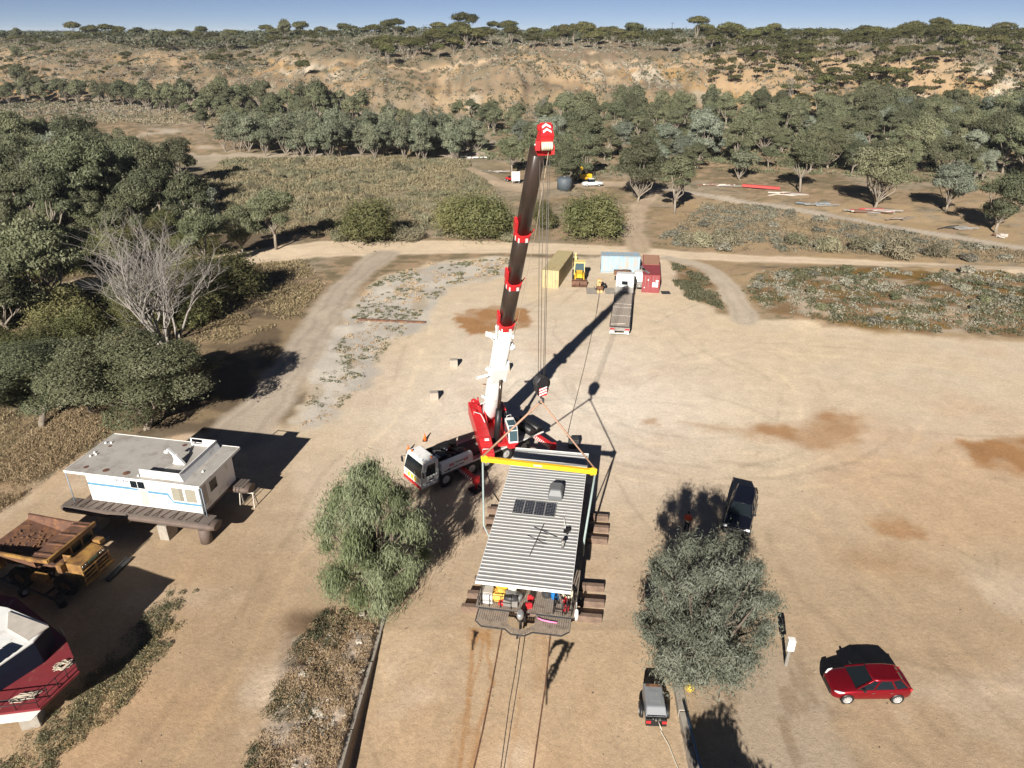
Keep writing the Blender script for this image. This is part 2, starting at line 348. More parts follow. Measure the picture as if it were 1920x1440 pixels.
def zones(X, Y):
    """Albedo of the ground at world points, from the mapped zones plus natural variation."""
    n1 = fbm(X / 3.0, Y / 3.0, 31); n2 = fbm(X / 11.0, Y / 11.0, 32); n3 = fbm(X / 0.9, Y / 0.9, 33, 3); n4 = fbm(X / 45, Y / 45, 34)
    wx = (n1 - 0.5) * 3; wy = (fbm(X / 3.0, Y / 3.0, 35) - 0.5) * 3; sx, sy = wx * 0.4 + (n3 - 0.5) * 0.8, wy * 0.4 + (fbm(X / 0.9, Y / 0.9, 36, 3) - 0.5) * 0.8
    def M(*c): return np.array(c)[None]
    def mix(a, b, t): return a + (b - a) * t[:, None]
    # scrub country: straw, bare pinkish soil and grey litter in streaks
    C = mix(M(0.33, 0.235, 0.15), M(0.20, 0.155, 0.095), sst(n1, 0.35, 0.65))
    C = mix(C, M(0.30, 0.25, 0.185), sst(n2, 0.45, 0.7) * 0.8); C = mix(C, M(0.13, 0.115, 0.065), sst(fbm(X / 1.6, Y / 0.9, 37), 0.52, 0.7) * 0.75)
    # straw paddock right of the crane road
    pd = sst(X, 15, 40) * (1 - sst(Y, 150, 175)); C = mix(C, M(0.40, 0.285, 0.165), pd * sst(n1, 0.35, 0.6) * 0.75)
    # brushy flat in the middle distance
    br = sst(Y, 128, 160) * (1 - sst(Y, 205, 240)) * (1 - sst(X, -12, 5)); C = mix(C, mix(M(0.20, 0.175, 0.11), M(0.27, 0.22, 0.145), sst(n1, 0.4, 0.6)), br * 0.8)
    # litter under the left-hand woods
    wl = sst(-X - 0.42 * Y, -16, -6) * (1 - sst(Y, 150, 190)) * sst(Y, 52, 58); C = mix(C, mix(M(0.115, 0.085, 0.055), M(0.24, 0.175, 0.105), sst(n1, 0.45, 0.7)), wl * 0.9)
    # pale silt near the old river flat
    silt = sst(n4, 0.5, 0.62) * sst(Y, 190, 230) * (1 - sst(Y, 290, 330)); C = mix(C, M(0.42, 0.35, 0.27), silt * sst(n2, 0.45, 0.6))
    # hill colours by steepness
    hm = sst(Y, 240, 300)
    if hm.max() > 0:
        e = 2.0; sl = np.hypot(hgt(X + e, Y) - hgt(X - e, Y), hgt(X, Y + e) - hgt(X, Y - e)) / (2 * e)
        hh = hgt(X, Y)
        H = mix(M(0.21, 0.155, 0.105), M(0.165, 0.135, 0.09), sst(n2, 0.4, 0.65)); H = mix(H, M(0.15, 0.13, 0.085), sst(fbm(X / 4, Y / 6, 41), 0.5, 0.68) * 0.8)
        ye = mix(M(0.35, 0.225, 0.105), M(0.31, 0.23, 0.145), sst(fbm(X / 22, Y / 30, 42), 0.4, 0.62)); ye = mix(ye, M(0.45, 0.38, 0.29), sst(fbm(X / 18, Y / 18, 43), 0.62, 0.72))
        ye = ye * (0.78 + 0.36 * vnoise(hh * 1.5 + n2 * 3, X / 60, 47))[:, None] * (0.86 + 0.28 * fbm(X / 1.7, Y / 3.0, 48, 3))[:, None]
        cl = sst(sl + 0.25 * (n1 - 0.5), 0.15, 0.30) * (1 - sst(hh, 16, 22)); H = mix(H, ye, cl * sst(hh, 0.8, 2.5) * (0.25 + 0.75 * sst(fbm(X / 34 + 5, Y / 50, 49), 0.44, 0.58)))
        sp = sst(fbm(X / 26, Y / 60, 44), 0.53, 0.66) * sst(hh, 5, 9) * (1 - sst(hh, 21, 24)); H = mix(H, M(0.37, 0.26, 0.155), sp * 0.85)
        pl = sst(hh, 20, 25) * sst(Y, 440, 600); H = mix(H, mix(M(0.17, 0.14, 0.085), M(0.10, 0.095, 0.05), sst(n4, 0.4, 0.6)), pl)
        for k, (amp, off) in enumerate(((7, 398), (10, 425))):                     # benched tracks along the hill face
            d = np.abs(Y - off - amp * np.sin(X / 38.0 + k * 2) - X * 0.03 - 40 * sst(-X, 60, 210)); H = mix(H, M(0.44, 0.32, 0.21), (1 - sst(d, 1.2, 2.6)) * sst(n2, 0.3, 0.45) * sst(X, -120, -60))
        C = mix(C, H, hm * sst(hh + 1.5 * (n2 - 0.5), 0.5, 2.0))
    # yard sand
    near = Y < 320; r = np.zeros(X.shape)
    if near.any():
        Xn, Yn = X[near], Y[near]; Cn = C[near]; a = lambda q: q[near]
        yd = polydist(Xn + a(wx), Yn + a(wy), YARD); ym = 1 - sst(yd, -0.5, 1.0)
        S = mix(M(0.56, 0.45, 0.315), M(0.55, 0.455, 0.34), sst(a(n2), 0.35, 0.65)); S = mix(S, M(0.70, 0.62, 0.525), np.exp(-((Xn - 5) / 17) ** 2 - ((Yn - 62) / 17) ** 2) * 0.9); S = mix(S, M(0.365, 0.265, 0.170), ((1 - sst(Yn, 28, 62)) * 0.92 + 0.25 * sst(-Xn, 10, 20) + 0.15 * (a(n1) - 0.5)).clip(0, 1))  # darker near and left: partly damp sand, partly vignette put into the colour
        S = mix(S, M(0.48, 0.31, 0.18), sst(a(n4) * 0.5 + a(n2) * 0.5, 0.5, 0.66) * 0.5); S = mix(S, M(0.53, 0.43, 0.33), sst(fbm(Xn / 7 + 9, Yn / 7, 38), 0.55, 0.75) * 0.55)
        S = S * (0.90 + 0.2 * a(n3))[:, None]
        for k, wl_ in enumerate(WHEELS + FINE):
            bx_ = [p[0] for p in wl_]; by_ = [p[1] for p in wl_]; q = (Xn > min(bx_) - 3) & (Xn < max(bx_) + 3) & (Yn > min(by_) - 3) & (Yn < max(by_) + 3)
            if not q.any(): continue
            d = np.full(Xn.shape, 9.0); br = np.zeros(Xn.shape); d[q] = linedist(Xn[q] + 0.3 * a(wx)[q], Yn[q] + 0.3 * a(wy)[q], wl_); br[q] = fbm(Xn[q] / 3, Yn[q] / 3, 50 + k, 2)
            S = mix(S, S * np.array([1.13, 1.12, 1.09]) if k % 2 else S * (0.84 if k < len(WHEELS) else 0.72), (1 - sst(d, 0.10, 0.42 if k < len(WHEELS) else 0.22)) * sst(br, 0.35, 0.6) * (0.75 if k < len(WHEELS) else 0.45))
        gr = 1 - sst(polydist(Xn + a(wx), Yn + a(wy), GREY_R), -1.5, 1.0)
        S = mix(S, mix(M(0.36, 0.29, 0.215), M(0.26, 0.20, 0.14), sst(fbm(Xn / 0.8, Yn / 2.5, 39), 0.5, 0.68)), gr * 0.8)
        for pl_, soft, amt in STAINS:
            d = polydist(Xn + a(sx) * 1.6, Yn + a(sy) * 1.6, pl_)
            S = mix(S, M(0.33, 0.18, 0.082) * (0.9 + 0.2 * a(n3))[:, None], (1 - sst(d, -soft, soft * 0.6)) * amt * (0.65 + 0.5 * sst(a(n1), 0.3, 0.6)).clip(0, 1))
        for pts, w, amt in RUST:
            d = linedist(Xn + 0.35 * a(sx), Yn + 0.35 * a(sy), pts); S = mix(S, M(0.31, 0.165, 0.07), (1 - sst(d, w * 0.35, w * 1.6)) * amt * 0.65)
        d = polydist(Xn + 0.4 * a(sx), Yn + 0.4 * a(sy), W([(880, 1178), (925, 1180), (920, 1215), (900, 1200), (885, 1205)])); S = mix(S, M(0.33, 0.17, 0.06), (1 - sst(d, -0.3, 0.3)) * 0.6)
        for pts, ws_ in OIL:
            d = linedist(Xn + 0.18 * a(sx), Yn + 0.18 * a(sy), pts, ws_); S = mix(S, M(0.012, 0.010, 0.009), 1 - sst(d, -0.03, 0.05))
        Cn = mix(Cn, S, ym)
        cr = (1 - sst(polydist(Xn + a(wx) * 1.3, Yn + a(wy) * 1.3, CRUST), -1.2, 0.8))
        K = mix(M(0.40, 0.37, 0.33), M(0.50, 0.46, 0.40), sst(a(n1), 0.4, 0.65)); K = mix(K, M(0.37, 0.30, 0.22), sst(fbm(Xn / 2.5 + 4, Yn / 4, 40), 0.56, 0.7) * 0.7)
        Cn = mix(Cn, K, cr * 0.9)
        for poly in (SCRUB_R, SCRUB_R2):
            sr = 1 - sst(polydist(Xn + a(wx), Yn + a(wy), poly), -1.0, 0.5)
            K = mix(M(0.20, 0.13, 0.07), M(0.36, 0.29, 0.215), sst(a(n1), 0.45, 0.65)); K = mix(K, M(0.17, 0.105, 0.035), sst(fbm(Xn / 6, Yn / 2.5, 45), 0.5, 0.62)); Cn = mix(Cn, K, sr)
        # left bank above the ramp, and verge of the left shed yard
        bk = (1 - sst(Xn - ramp_x0(Yn), -0.5, -0.2)) * sst(Xn + 0.35 * a(wx) + 0.12 * (Yn - 24), -13.6, -12.2) * sst(34.8 - Yn, 0, 1.5)
        Cn = mix(Cn, mix(M(0.33, 0.27, 0.215), M(0.20, 0.135, 0.085), sst(a(n1), 0.42, 0.6)), bk)
        for pts, ws_, c, sf in ((ROAD, ROADW, (0.60, 0.48, 0.345), 0.8), (TRACK_L, TRACK_LW, (0.40, 0.335, 0.265), 1.0), (TRACK_R, TRACK_RW, (0.46, 0.385, 0.30), 0.6), (TRACK_F, TRACK_FW, (0.42, 0.325, 0.23), 1.0), (TRACK_G, TRACK_GW, (0.44, 0.375, 0.30), 0.6), (TRACK_W, TRACK_WW, (0.47, 0.36, 0.25), 0.8)):
            d = linedist(Xn + 0.5 * a(wx), Yn + 0.5 * a(wy), pts, ws_); m = 1 - sst(d, -sf, sf * 0.4)
            cc = M(*c) * (0.88 + 0.24 * a(n1))[:, None]; ru = np.abs(d + np.array(ws_).mean() * 0.55); cc = cc * (1 - 0.12 * (1 - sst(ru, 0.1, 0.45)))[:, None]
            Cn = mix(Cn, cc, m); r[near] = np.maximum(r[near], (d < -0.1) * (1.0 if pts is ROAD else 2.0))
        C[near] = Cn
    return np.clip(C, 0.004, 0.8), r

def ground_mat():
    m = bpy.data.materials.new('earth'); m.use_nodes = True; nt = m.node_tree; L = nt.links; bs = nt.nodes['Principled BSDF']
    a = _n(nt, 'ShaderNodeAttribute', attribute_name='earth'); g = _n(nt, 'ShaderNodeNewGeometry')
    def noise(sc, det=6, ro=0.65):
        z = _n(nt, 'ShaderNodeTexNoise'); z.inputs['Scale'].default_value = sc; z.inputs['Detail'].default_value = det; z.inputs['Roughness'].default_value = ro; L.new(g.outputs['Position'], z.inputs['Vector']); return z
    f1, f2, f3 = noise(3.5), noise(0.6, 8, 0.7), noise(14, 4)
    def rng_(n, lo, hi, a0=0.3, a1=0.7):
        q = _n(nt, 'ShaderNodeMapRange'); q.inputs[1].default_value = a0; q.inputs[2].default_value = a1; q.inputs[3].default_value = lo; q.inputs[4].default_value = hi; L.new(n.outputs['Fac'], q.inputs[0]); return q
    m1, m2, m3 = rng_(f1, 0.86, 1.12), rng_(f2, 0.92, 1.08), rng_(f3, 0.84, 1.12)
    p1 = _n(nt, 'ShaderNodeMath', operation='MULTIPLY'); L.new(m1.outputs[0], p1.inputs[0]); L.new(m2.outputs[0], p1.inputs[1])
    p2 = _n(nt, 'ShaderNodeMath', operation='MULTIPLY'); L.new(p1.outputs[0], p2.inputs[0]); L.new(m3.outputs[0], p2.inputs[1])
    # scattered pebbles and scraps
    vo = _n(nt, 'ShaderNodeTexVoronoi'); vo.inputs['Scale'].default_value = 2.2; L.new(g.outputs['Position'], vo.inputs['Vector'])
    pb = _n(nt, 'ShaderNodeMapRange'); pb.inputs[1].default_value = 0.05; pb.inputs[2].default_value = 0.10; pb.inputs[3].default_value = 0.62; pb.inputs[4].default_value = 1.0; L.new(vo.outputs['Distance'], pb.inputs[0])
    p3 = _n(nt, 'ShaderNodeMath', operation='MULTIPLY'); L.new(p2.outputs[0], p3.inputs[0]); L.new(pb.outputs[0], p3.inputs[1])
    v = _n(nt, 'ShaderNodeVectorMath', operation='SCALE'); L.new(a.outputs['Color'], v.inputs[0]); L.new(p3.outputs[0], v.inputs['Scale'])
    L.new(v.outputs[0], bs.inputs['Base Color']); bs.inputs['Roughness'].default_value = 0.95; bs.inputs['Specular IOR Level'].default_value = 0.1
    b1 = _n(nt, 'ShaderNodeBump'); b1.inputs['Strength'].default_value = 0.5; b1.inputs['Distance'].default_value = 0.06; L.new(f1.outputs['Fac'], b1.inputs['Height'])
    b2 = _n(nt, 'ShaderNodeBump'); b2.inputs['Strength'].default_value = 0.4; b2.inputs['Distance'].default_value = 0.02; L.new(f3.outputs['Fac'], b2.inputs['Height']); L.new(b1.outputs[0], b2.inputs['Normal'])
    L.new(b2.outputs[0], bs.inputs['Normal'])
    return m
EARTH = ground_mat()
def grid_object(name, X, Y, Z, Cc, keep=None, lift=0.0):
    ny, nx = X.shape; idx = np.arange(nx * ny).reshape(ny, nx)
    F = np.stack([idx[:-1, :-1], idx[:-1, 1:], idx[1:, 1:], idx[1:, :-1]], -1).reshape(-1, 4)
    if keep is not None: F = F[keep.reshape(-1)]
    used = np.unique(F); remap = np.full(nx * ny, -1); remap[used] = np.arange(len(used)); F = remap[F]
    V = np.stack([X.ravel(), Y.ravel(), Z.ravel() + lift], -1)[used]; me = bpy.data.meshes.new(name)
    me.vertices.add(len(V)); me.vertices.foreach_set('co', V.ravel().astype(np.float32))
    me.loops.add(F.size); me.loops.foreach_set('vertex_index', F.ravel().astype(np.int32))
    me.polygons.add(len(F)); me.polygons.foreach_set('loop_start', np.arange(0, F.size, 4, dtype=np.int32)); me.polygons.foreach_set('loop_total', np.full(len(F), 4, np.int32))
    me.polygons.foreach_set('use_smooth', np.ones(len(F), bool))
    at_ = me.attributes.new('earth', 'FLOAT_COLOR', 'POINT'); c4 = np.ones((len(V), 4), np.float32); c4[:, :3] = Cc[used]; at_.data.foreach_set('color', c4.ravel())
    me.update(); me.validate(); me.materials.append(EARTH)
    o = bpy.data.objects.new(name, me); COL.objects.link(o); o['kind'] = 'structure'; return o
def build_ground():
    vs = np.concatenate([np.linspace(1700, 1445, 30), np.linspace(1440, 240, 640), np.linspace(238, 140, 90)])
    ys = np.array([at(960, v)[1] for v in vs]); ys = np.concatenate([np.linspace(-90, ys[0] - 3, 14), ys])
    tail = [ys[-1]]
    while tail[-1] < 7000: tail.append(tail[-1] + max(2.2, 0.0075 * (tail[-1] - 250)))
    ys = np.concatenate([ys, tail[1:]])
    us = np.concatenate([np.linspace(-3.2, -1.42, 14)[:-1], np.linspace(-1.4, 1.4, 740), np.linspace(1.42, 3.2, 14)[1:]])
    X = us[None] * (np.maximum(ys, 18)[:, None] * 0.80 + 4.0); Y = np.repeat(ys[:, None], len(us), 1)
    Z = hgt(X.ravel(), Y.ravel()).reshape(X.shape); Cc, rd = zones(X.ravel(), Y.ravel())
    cut = int(np.searchsorted(ys, 300))
    n = len(us)
    grid_object('ground', X[:cut + 1], Y[:cut + 1], Z[:cut + 1], Cc[:(cut + 1) * n])
    grid_object('hills', X[cut:], Y[cut:], Z[cut:], Cc[cut * n:])
    rr = rd.reshape(X.shape)[:cut + 1]; q = np.minimum(np.minimum(rr[:-1, :-1], rr[1:, 1:]), np.minimum(rr[:-1, 1:], rr[1:, :-1]))
    for nm, k in (('dirt_road', 1), ('dirt_track', 2)):
        grid_object(nm, X[:cut + 1], Y[:cut + 1], Z[:cut + 1], Cc[:(cut + 1) * n], keep=(q == k), lift=0.004)
build_ground()
# ------------------------------------------------------------------ trees and shrubs
BARK = pm('pale_bark', (0.23, 0.195, 0.155), 0.85, var=0.3, scale=1.5, dirt=(0.12, 0.09, 0.07), bump=0.4, streak=4)
BARKD = pm('dark_bark', (0.13, 0.10, 0.08), 0.9, var=0.3, scale=2.5, dirt=(0.05, 0.04, 0.03), bump=0.5, streak=4)
BARKW = pm('dead_wood', (0.25, 0.228, 0.205), 0.85, var=0.2, scale=2.0, dirt=(0.2, 0.17, 0.14), bump=0.3, streak=4)
L_GUM = leafm('gum_leaf', (0.088, 0.098, 0.050), (0.175, 0.180, 0.108), 0.25)
L_BLUE = leafm('blue_gum_leaf', (0.135, 0.158, 0.112), (0.265, 0.290, 0.222), 0.28)
L_MAL = leafm('mallee_leaf', (0.060, 0.064, 0.022), (0.120, 0.115, 0.045), 0.22)
L_OLV = leafm('olive_leaf', (0.090, 0.098, 0.036), (0.180, 0.172, 0.075), 0.25)
L_WIL = leafm('willow_leaf', (0.092, 0.118, 0.046), (0.225, 0.25, 0.155), 0.3)
L_LIG = leafm('lignum_twig', (0.175, 0.162, 0.10), (0.265, 0.245, 0.16), 0.15)
L_FAR = leafm('far_leaf', (0.055, 0.062, 0.036), (0.095, 0.10, 0.062), 0.2)
L_SALT = leafm('saltbush_leaf', (0.145, 0.14, 0.105), (0.25, 0.235, 0.18), 0.1)
L_DRY = leafm('dry_grass', (0.24, 0.18, 0.098), (0.38, 0.295, 0.18), 0.15)
L_HERB = leafm('herb_leaf', (0.09, 0.098, 0.052), (0.165, 0.16, 0.09), 0.15)
def leaf_mesh(name, P, N, Lx, lw, ll, tint, mats, wood=None, wood_mat=None, rs=None):
    """Diamond leaves: P centres, N normals, Lx long axes, half width lw, half length ll (arrays); tint in 0..1 per leaf. wood: (verts, faces)."""
    n = len(P); B = np.cross(N, Lx); B /= np.linalg.norm(B, axis=1, keepdims=True) + 1e-9
    a = Lx * ll[:, None]; b = B * lw[:, None]
    V = np.stack([P - a, P + b - 0.15 * a, P + a, P - b - 0.15 * a], 1).reshape(-1, 3)
    F = np.arange(4 * n).reshape(n, 4); nw = 0; Fw = None
    me = bpy.data.meshes.new(name)
    if wood is not None:
        Vw = np.array(wood[0]); Fw = np.array(wood[1]); nw = len(Fw); V = np.concatenate([V, Vw]); F = np.concatenate([F, Fw + 4 * n])
    me.vertices.add(len(V)); me.vertices.foreach_set('co', V.astype(np.float32).ravel())
    me.loops.add(F.size); me.loops.foreach_set('vertex_index', F.astype(np.int32).ravel())
    me.polygons.add(len(F)); me.polygons.foreach_set('loop_start', np.arange(0, F.size, 4, dtype=np.int32)); me.polygons.foreach_set('loop_total', np.full(len(F), 4, np.int32))
    mi = np.zeros(len(F), np.int32); mi[n:] = 1; me.polygons.foreach_set('material_index', mi)
    at_ = me.attributes.new('leaf', 'FLOAT', 'FACE'); tt = np.zeros(len(F), np.float32); tt[:n] = tint; at_.data.foreach_set('value', tt)
    me.update(); me.materials.append(mats)
    if wood is not None: me.materials.append(wood_mat)
    return me
def unit(a): return a / (np.linalg.norm(a, axis=-1, keepdims=True) + 1e-9)
def clump_leaves(rs, clumps, n, lw, ll, droop=0.4, flat=0.0, shell=0.55, under=0.35, soft=0.0):
    """Leaves spread through ellipsoid clumps (cx, cy, cz, rx, ry, rz), denser near the outside and on top."""
    c = np.array(clumps); vol = (c[:, 3] * c[:, 4]) ** 1.0; k = rs.choice(len(c), n, p=vol / vol.sum())
    d = unit(rs.normal(size=(n, 3))); low = d[:, 2] < 0; d[low, 2] *= under; d = unit(d)
    r = rs.random(n) ** (1 / 3.0); r = shell + (1 - shell) * r; r = np.where(rs.random(n) < 0.25, r * (1 + 0.45 * rs.random(n)), r)
    if soft: r = np.abs(rs.normal(0, soft, n))
    P = c[k, :3] + d * c[k, 3:6] * r[:, None]
    N = unit(d * 0.9 + rs.normal(size=(n, 3)) * 0.55 + np.array([0, 0, 0.25 + flat]))
    Lx = rs.normal(size=(n, 3)); Lx[:, 2] = Lx[:, 2] * 0.6 - droop * 2; Lx = Lx - N * (Lx * N).sum(1, keepdims=True); Lx = unit(Lx)
    ct = rs.random(len(c)); t = np.clip(0.62 * ct[k] + 0.38 * rs.random(n), 0, 1)
    s = 0.7 + 0.6 * rs.random(n)
    return P, N, Lx, lw * s, ll * s, t
def limbs(rs, base, fork, tips, r0, r1, n=6, sag=0.08):
    m = MB(); m.path([base, (Vector(base) + Vector(fork)) * 0.5 + Vector((rs.normal() * 0.15, rs.normal() * 0.15, 0)), fork], [r0, r0 * 0.82, r0 * 0.7], n)
    for t in tips:
        t = Vector(t); f = Vector(fork); q = f.lerp(t, 0.5) + Vector((rs.normal() * 0.35, rs.normal() * 0.35, -sag * (t - f).length + rs.normal() * 0.2))
        m.path([f + Vector((0, 0, -0.1)), f.lerp(q, 0.5), q, t], [r0 * 0.5, r0 * 0.42, r0 * 0.3, r1], max(4, n - 1), cap=False)
    return m
def wood_of(m):
    return [tuple(v) for v in m.v], [f if len(f) == 4 else (f[0], f[1], f[2], f[3]) for f in m.f if len(f) == 4]
PROTO = {}
def make_tree(key, crown_name, clumps, n, lw, ll, leaf, wood, bark, droop=0.4, flat=0.0, seed=1, single=False, shell=0.55, under=0.35, soft=0.0):
    rs = np.random.default_rng(seed); P, N, Lx, w, l, t = clump_leaves(rs, clumps, n, lw, ll, droop, flat, shell, under, soft)
    if single:
        PROTO[key] = ('one', leaf_mesh('tree', P, N, Lx, w, l, t, leaf, wood_of(wood), bark))
    else:
        cm = leaf_mesh('crown', P, N, Lx, w, l, t, leaf); tm = bpy.data.meshes.new('trunk'); tm.from_pydata(wood.v, [], wood.f); tm.materials.append(bark)
        tm.polygons.foreach_set('use_smooth', [True] * len(tm.polygons)); PROTO[key] = ('two', cm, tm)
def plant(key, name, loc, rz, s, label, cat, group=None, sz=None):
    p = PROTO[key]; q = 0.84 + 0.32 * ((abs(loc[0]) * 7.13 + abs(loc[1]) * 3.7) % 1.0) if group else 1.0; sc = (s * q, s * (1.9 - 0.9 * q if group else 1.0), s * (sz or 1))
    if p[0] == 'one':
        o = bpy.data.objects.new(name, p[1]); COL.objects.link(o)
    else:
        o = bpy.data.objects.new(name, None); COL.objects.link(o); o.empty_display_size = 0.3
        for nm, me in (('trunk', p[2]), ('crown', p[1])):
            c = bpy.data.objects.new(nm, me); COL.objects.link(c); c.parent = o
    o.location = loc; o.rotation_euler = (0, 0, rz); o.scale = sc
    return tag(o, label, cat, group)
def gum(key, h, rx, seed, n=8000, single=False, leaf=L_GUM, bark=BARK, lw=0.11, ll=0.26, k=20, low=0.2, droop=0.5, cr=0.26):
    rs = np.random.default_rng(seed); C = []; cz = h * (low + 1) / 2; rz = h * (1 - low) / 2
    for i in range(k):
        d = unit(rs.normal(size=3)); d[2] = abs(d[2]) * 1.1 - 0.25 if rs.random() < 0.75 else d[2]; d = unit(d); q = 0.45 + 0.42 * rs.random()
        r = rx * cr * (0.75 + 0.6 * rs.random()); C.append((d[0] * rx * q, d[1] * rx * q, cz + d[2] * rz * q, r * 1.1, r * 1.1, r * 0.8))
    C.append((0, 0, cz + rz * 0.6, rx * 0.36, rx * 0.36, rz * 0.4))
    w = limbs(rs, (0, 0, -0.3), (rs.normal() * 0.3, rs.normal() * 0.3, h * low * 0.8), [c[:3] for c in C[: max(6, k // 2)]], 0.028 * h, 0.05, 6)
    make_tree(key, 'crown', C, n, lw, ll, leaf, w, bark, droop=droop, seed=seed + 100, single=single)
def mallee(key, h, rx, seed, n=3200, single=True):
    rs = np.random.default_rng(seed); C = []; m = MB()
    for i in range(11):
        a = 2 * math.pi * (i + rs.random() * 0.7) / 11; q = (0.25 + 0.65 * rs.random()) if i % 3 else 0.15
        r = rx * (0.26 + 0.14 * rs.random()); C.append((math.cos(a) * rx * q, math.sin(a) * rx * q, h * (0.80 + 0.10 * rs.random()) - 0.22 * h * q * q, r * 1.2, r * 1.2, r * 0.62))
        if i % 2 == 0:
            t = Vector(C[-1][:3]); m.path([(rs.normal() * 0.2, rs.normal() * 0.2, -0.3), t * 0.45 + Vector((rs.normal() * 0.3, rs.normal() * 0.3, 0.2)), t], [0.11, 0.08, 0.04], 5, cap=False)
    make_tree(key, 'crown', C, n, 0.17, 0.30, L_MAL, m, BARK, droop=0.1, flat=0.4, seed=seed + 100, single=single, shell=0.3)
def bush(key, h, rx, seed, n, leaf, lw=0.07, ll=0.2, single=True, k=14, bark=BARKD, droop=0.2, soft=0.0):
    rs = np.random.default_rng(seed); C = []; m = MB()
    for i in range(k):
        d = unit(rs.normal(size=3)); d[2] = abs(d[2]); q = 0.35 + 0.4 * rs.random(); r = rx * (0.28 + 0.18 * rs.random())
        C.append((d[0] * rx * q, d[1] * rx * q, h * 0.25 + d[2] * h * 0.55 * q * 1.2, r, r, min(r, h * 0.35)))
        if i % 3 == 0: m.path([(rs.normal() * 0.1, rs.normal() * 0.1, -0.15), Vector(C[-1][:3]) * 0.6, C[-1][:3]], [0.035 * h * 0.4, 0.012 * h, 0.006 * h], 4, cap=False)
    make_tree(key, 'crown', C, n, lw, ll, leaf, m, bark, droop=droop, seed=seed + 100, single=single, shell=0.35, under=0.7, soft=soft)
def dead(key, h, spread, seed, stems=1, lev=3, single=True):
    rs = np.random.default_rng(seed); m = MB()
    def grow(p, d, L, r, lv):
        pts = [p]; rad = [r]; q = p.copy(); dd = d.copy()
        for i in range(4):
            dd = (dd + Vector((rs.normal(), rs.normal(), rs.normal() * 0.7)) * 0.13).normalized(); q = q + dd * L / 4; pts.append(q.copy()); rad.append(r * (1 - 0.17 * (i + 1)))
            if lv > 0 and i >= 1:
                for z in range(2 if rs.random() < 0.6 else 1):
                    b = (dd * 0.9 + Vector((rs.normal(), rs.normal(), abs(rs.normal()) * 0.5)) * 0.55).normalized(); grow(q.copy(), b, L * (0.45 + 0.25 * rs.random()), r * 0.45, lv - 1)
        m.path(pts, rad, 5 if lv > 1 else 4, cap=False)
    for s in range(stems):
        a = rs.random() * 6.28; grow(Vector((rs.normal() * spread * 0.12, rs.normal() * spread * 0.12, -0.3)), Vector((math.cos(a) * spread / h * (0.3 + 0.7 * rs.random()), math.sin(a) * spread / h * (0.3 + 0.7 * rs.random()), 1)).normalized(), h * (0.5 + 0.25 * rs.random()), 0.016 * h, lev)
    tm = bpy.data.meshes.new('dead_tree'); tm.from_pydata(m.v, [], m.f); tm.materials.append(BARKW); tm.polygons.foreach_set('use_smooth', [True] * len(tm.polygons)); PROTO[key] = ('one', tm)
# prototypes
for i, (h_, r_, lo_, k_, c_) in enumerate(((12, 5.0, 0.2, 28, 0.26), (12, 4.0, 0.30, 20, 0.27), (12, 5.9, 0.12, 36, 0.21), (12, 4.5, 0.34, 17, 0.29), (12, 5.3, 0.18, 24, 0.22), (12, 3.6, 0.12, 22, 0.28))): gum('gum%d' % i, h_, r_, 10 + i, n=13000, k=k_, lw=0.085, ll=0.21, low=lo_, cr=c_)
for i in range(2): gum('near%d' % i, 12, 5.3, 15 + i, n=52000, k=27, lw=0.045, ll=0.12, low=0.12, cr=0.235)
for i in range(2): gum('blue%d' % i, 11, 4.6, 20 + i, n=13000, k=28, leaf=L_BLUE, low=0.18, lw=0.095, ll=0.23)
for i in range(5): gum('far%d' % i, 11, (4.6, 3.6, 5.2, 4.0, 3.2)[i], 30 + i, n=5200, single=True, lw=0.15, ll=0.31, k=22)
for i in range(2): gum('thin%d' % i, 7.5, 2.1, 40 + i, n=3600, single=True, leaf=leafm('sapling_leaf', (0.115, 0.130, 0.080), (0.215, 0.225, 0.155), 0.28), lw=0.09, ll=0.24, k=15, low=0.06, cr=0.42)
for i in range(4): mallee('mal%d' % i, 7, 4.6, 50 + i)
for i in range(2): bush('olive%d' % i, 6, 4.2, 60 + i, 22000, L_OLV, 0.055, 0.2, single=False, k=30, soft=0.62)
for i in range(3): bush('lig%d' % i, 1.9, 1.9, 70 + i, 1700, L_LIG, 0.04, 0.26, k=11, droop=-0.4)
for i in range(3): bush('salt%d' % i, 1.0, 1.15, 80 + i, 900, L_SALT, 0.06, 0.14, k=9)
for i in range(2): bush('green%d' % i, 0.9, 1.0, 90 + i, 900, L_HERB, 0.06, 0.15, k=9)
dead('dead0', 10, 3.5, 3); dead('dead1', 9, 3, 4); dead('deadclump', 13, 9, 8, stems=15, lev=3)
# ---- the two trees in front
def hero(key, clumps, n, lw, ll, leaf, base, fork, r0, seed, droop, sf):
    rs = np.random.default_rng(seed); w = limbs(rs, base, fork, [c[:3] for c in clumps], r0, 0.03, 8, 0.02)
    make_tree(key, 'crown', clumps, n, lw, ll, leaf, w, BARKD, droop=droop, seed=seed, shell=0.25, under=0.9, soft=sf)
def hero_at(cx, cy, base_z, disc, top, rmax, seed, k, prof):
    """Clumps in a crown whose radius follows prof over height (fractions)."""
    rs = np.random.default_rng(seed); C = []
    for i in range(k):
        f = (i + 0.5) / k; z = base_z + (top - base_z) * f; rad = rmax * np.interp(f, [p[0] for p in prof], [p[1] for p in prof])
        a = i * 2.399 + rs.normal() * 0.3; q = rad * (0.48 + 0.50 * rs.random()) if i % 5 else rad * 0.25; r = rmax * (0.15 + 0.17 * rs.random()) * (1.12 - 0.3 * f)
        C.append((cx + math.cos(a) * q, cy + math.sin(a) * q, z, r, r, r * 1.1))
    return C
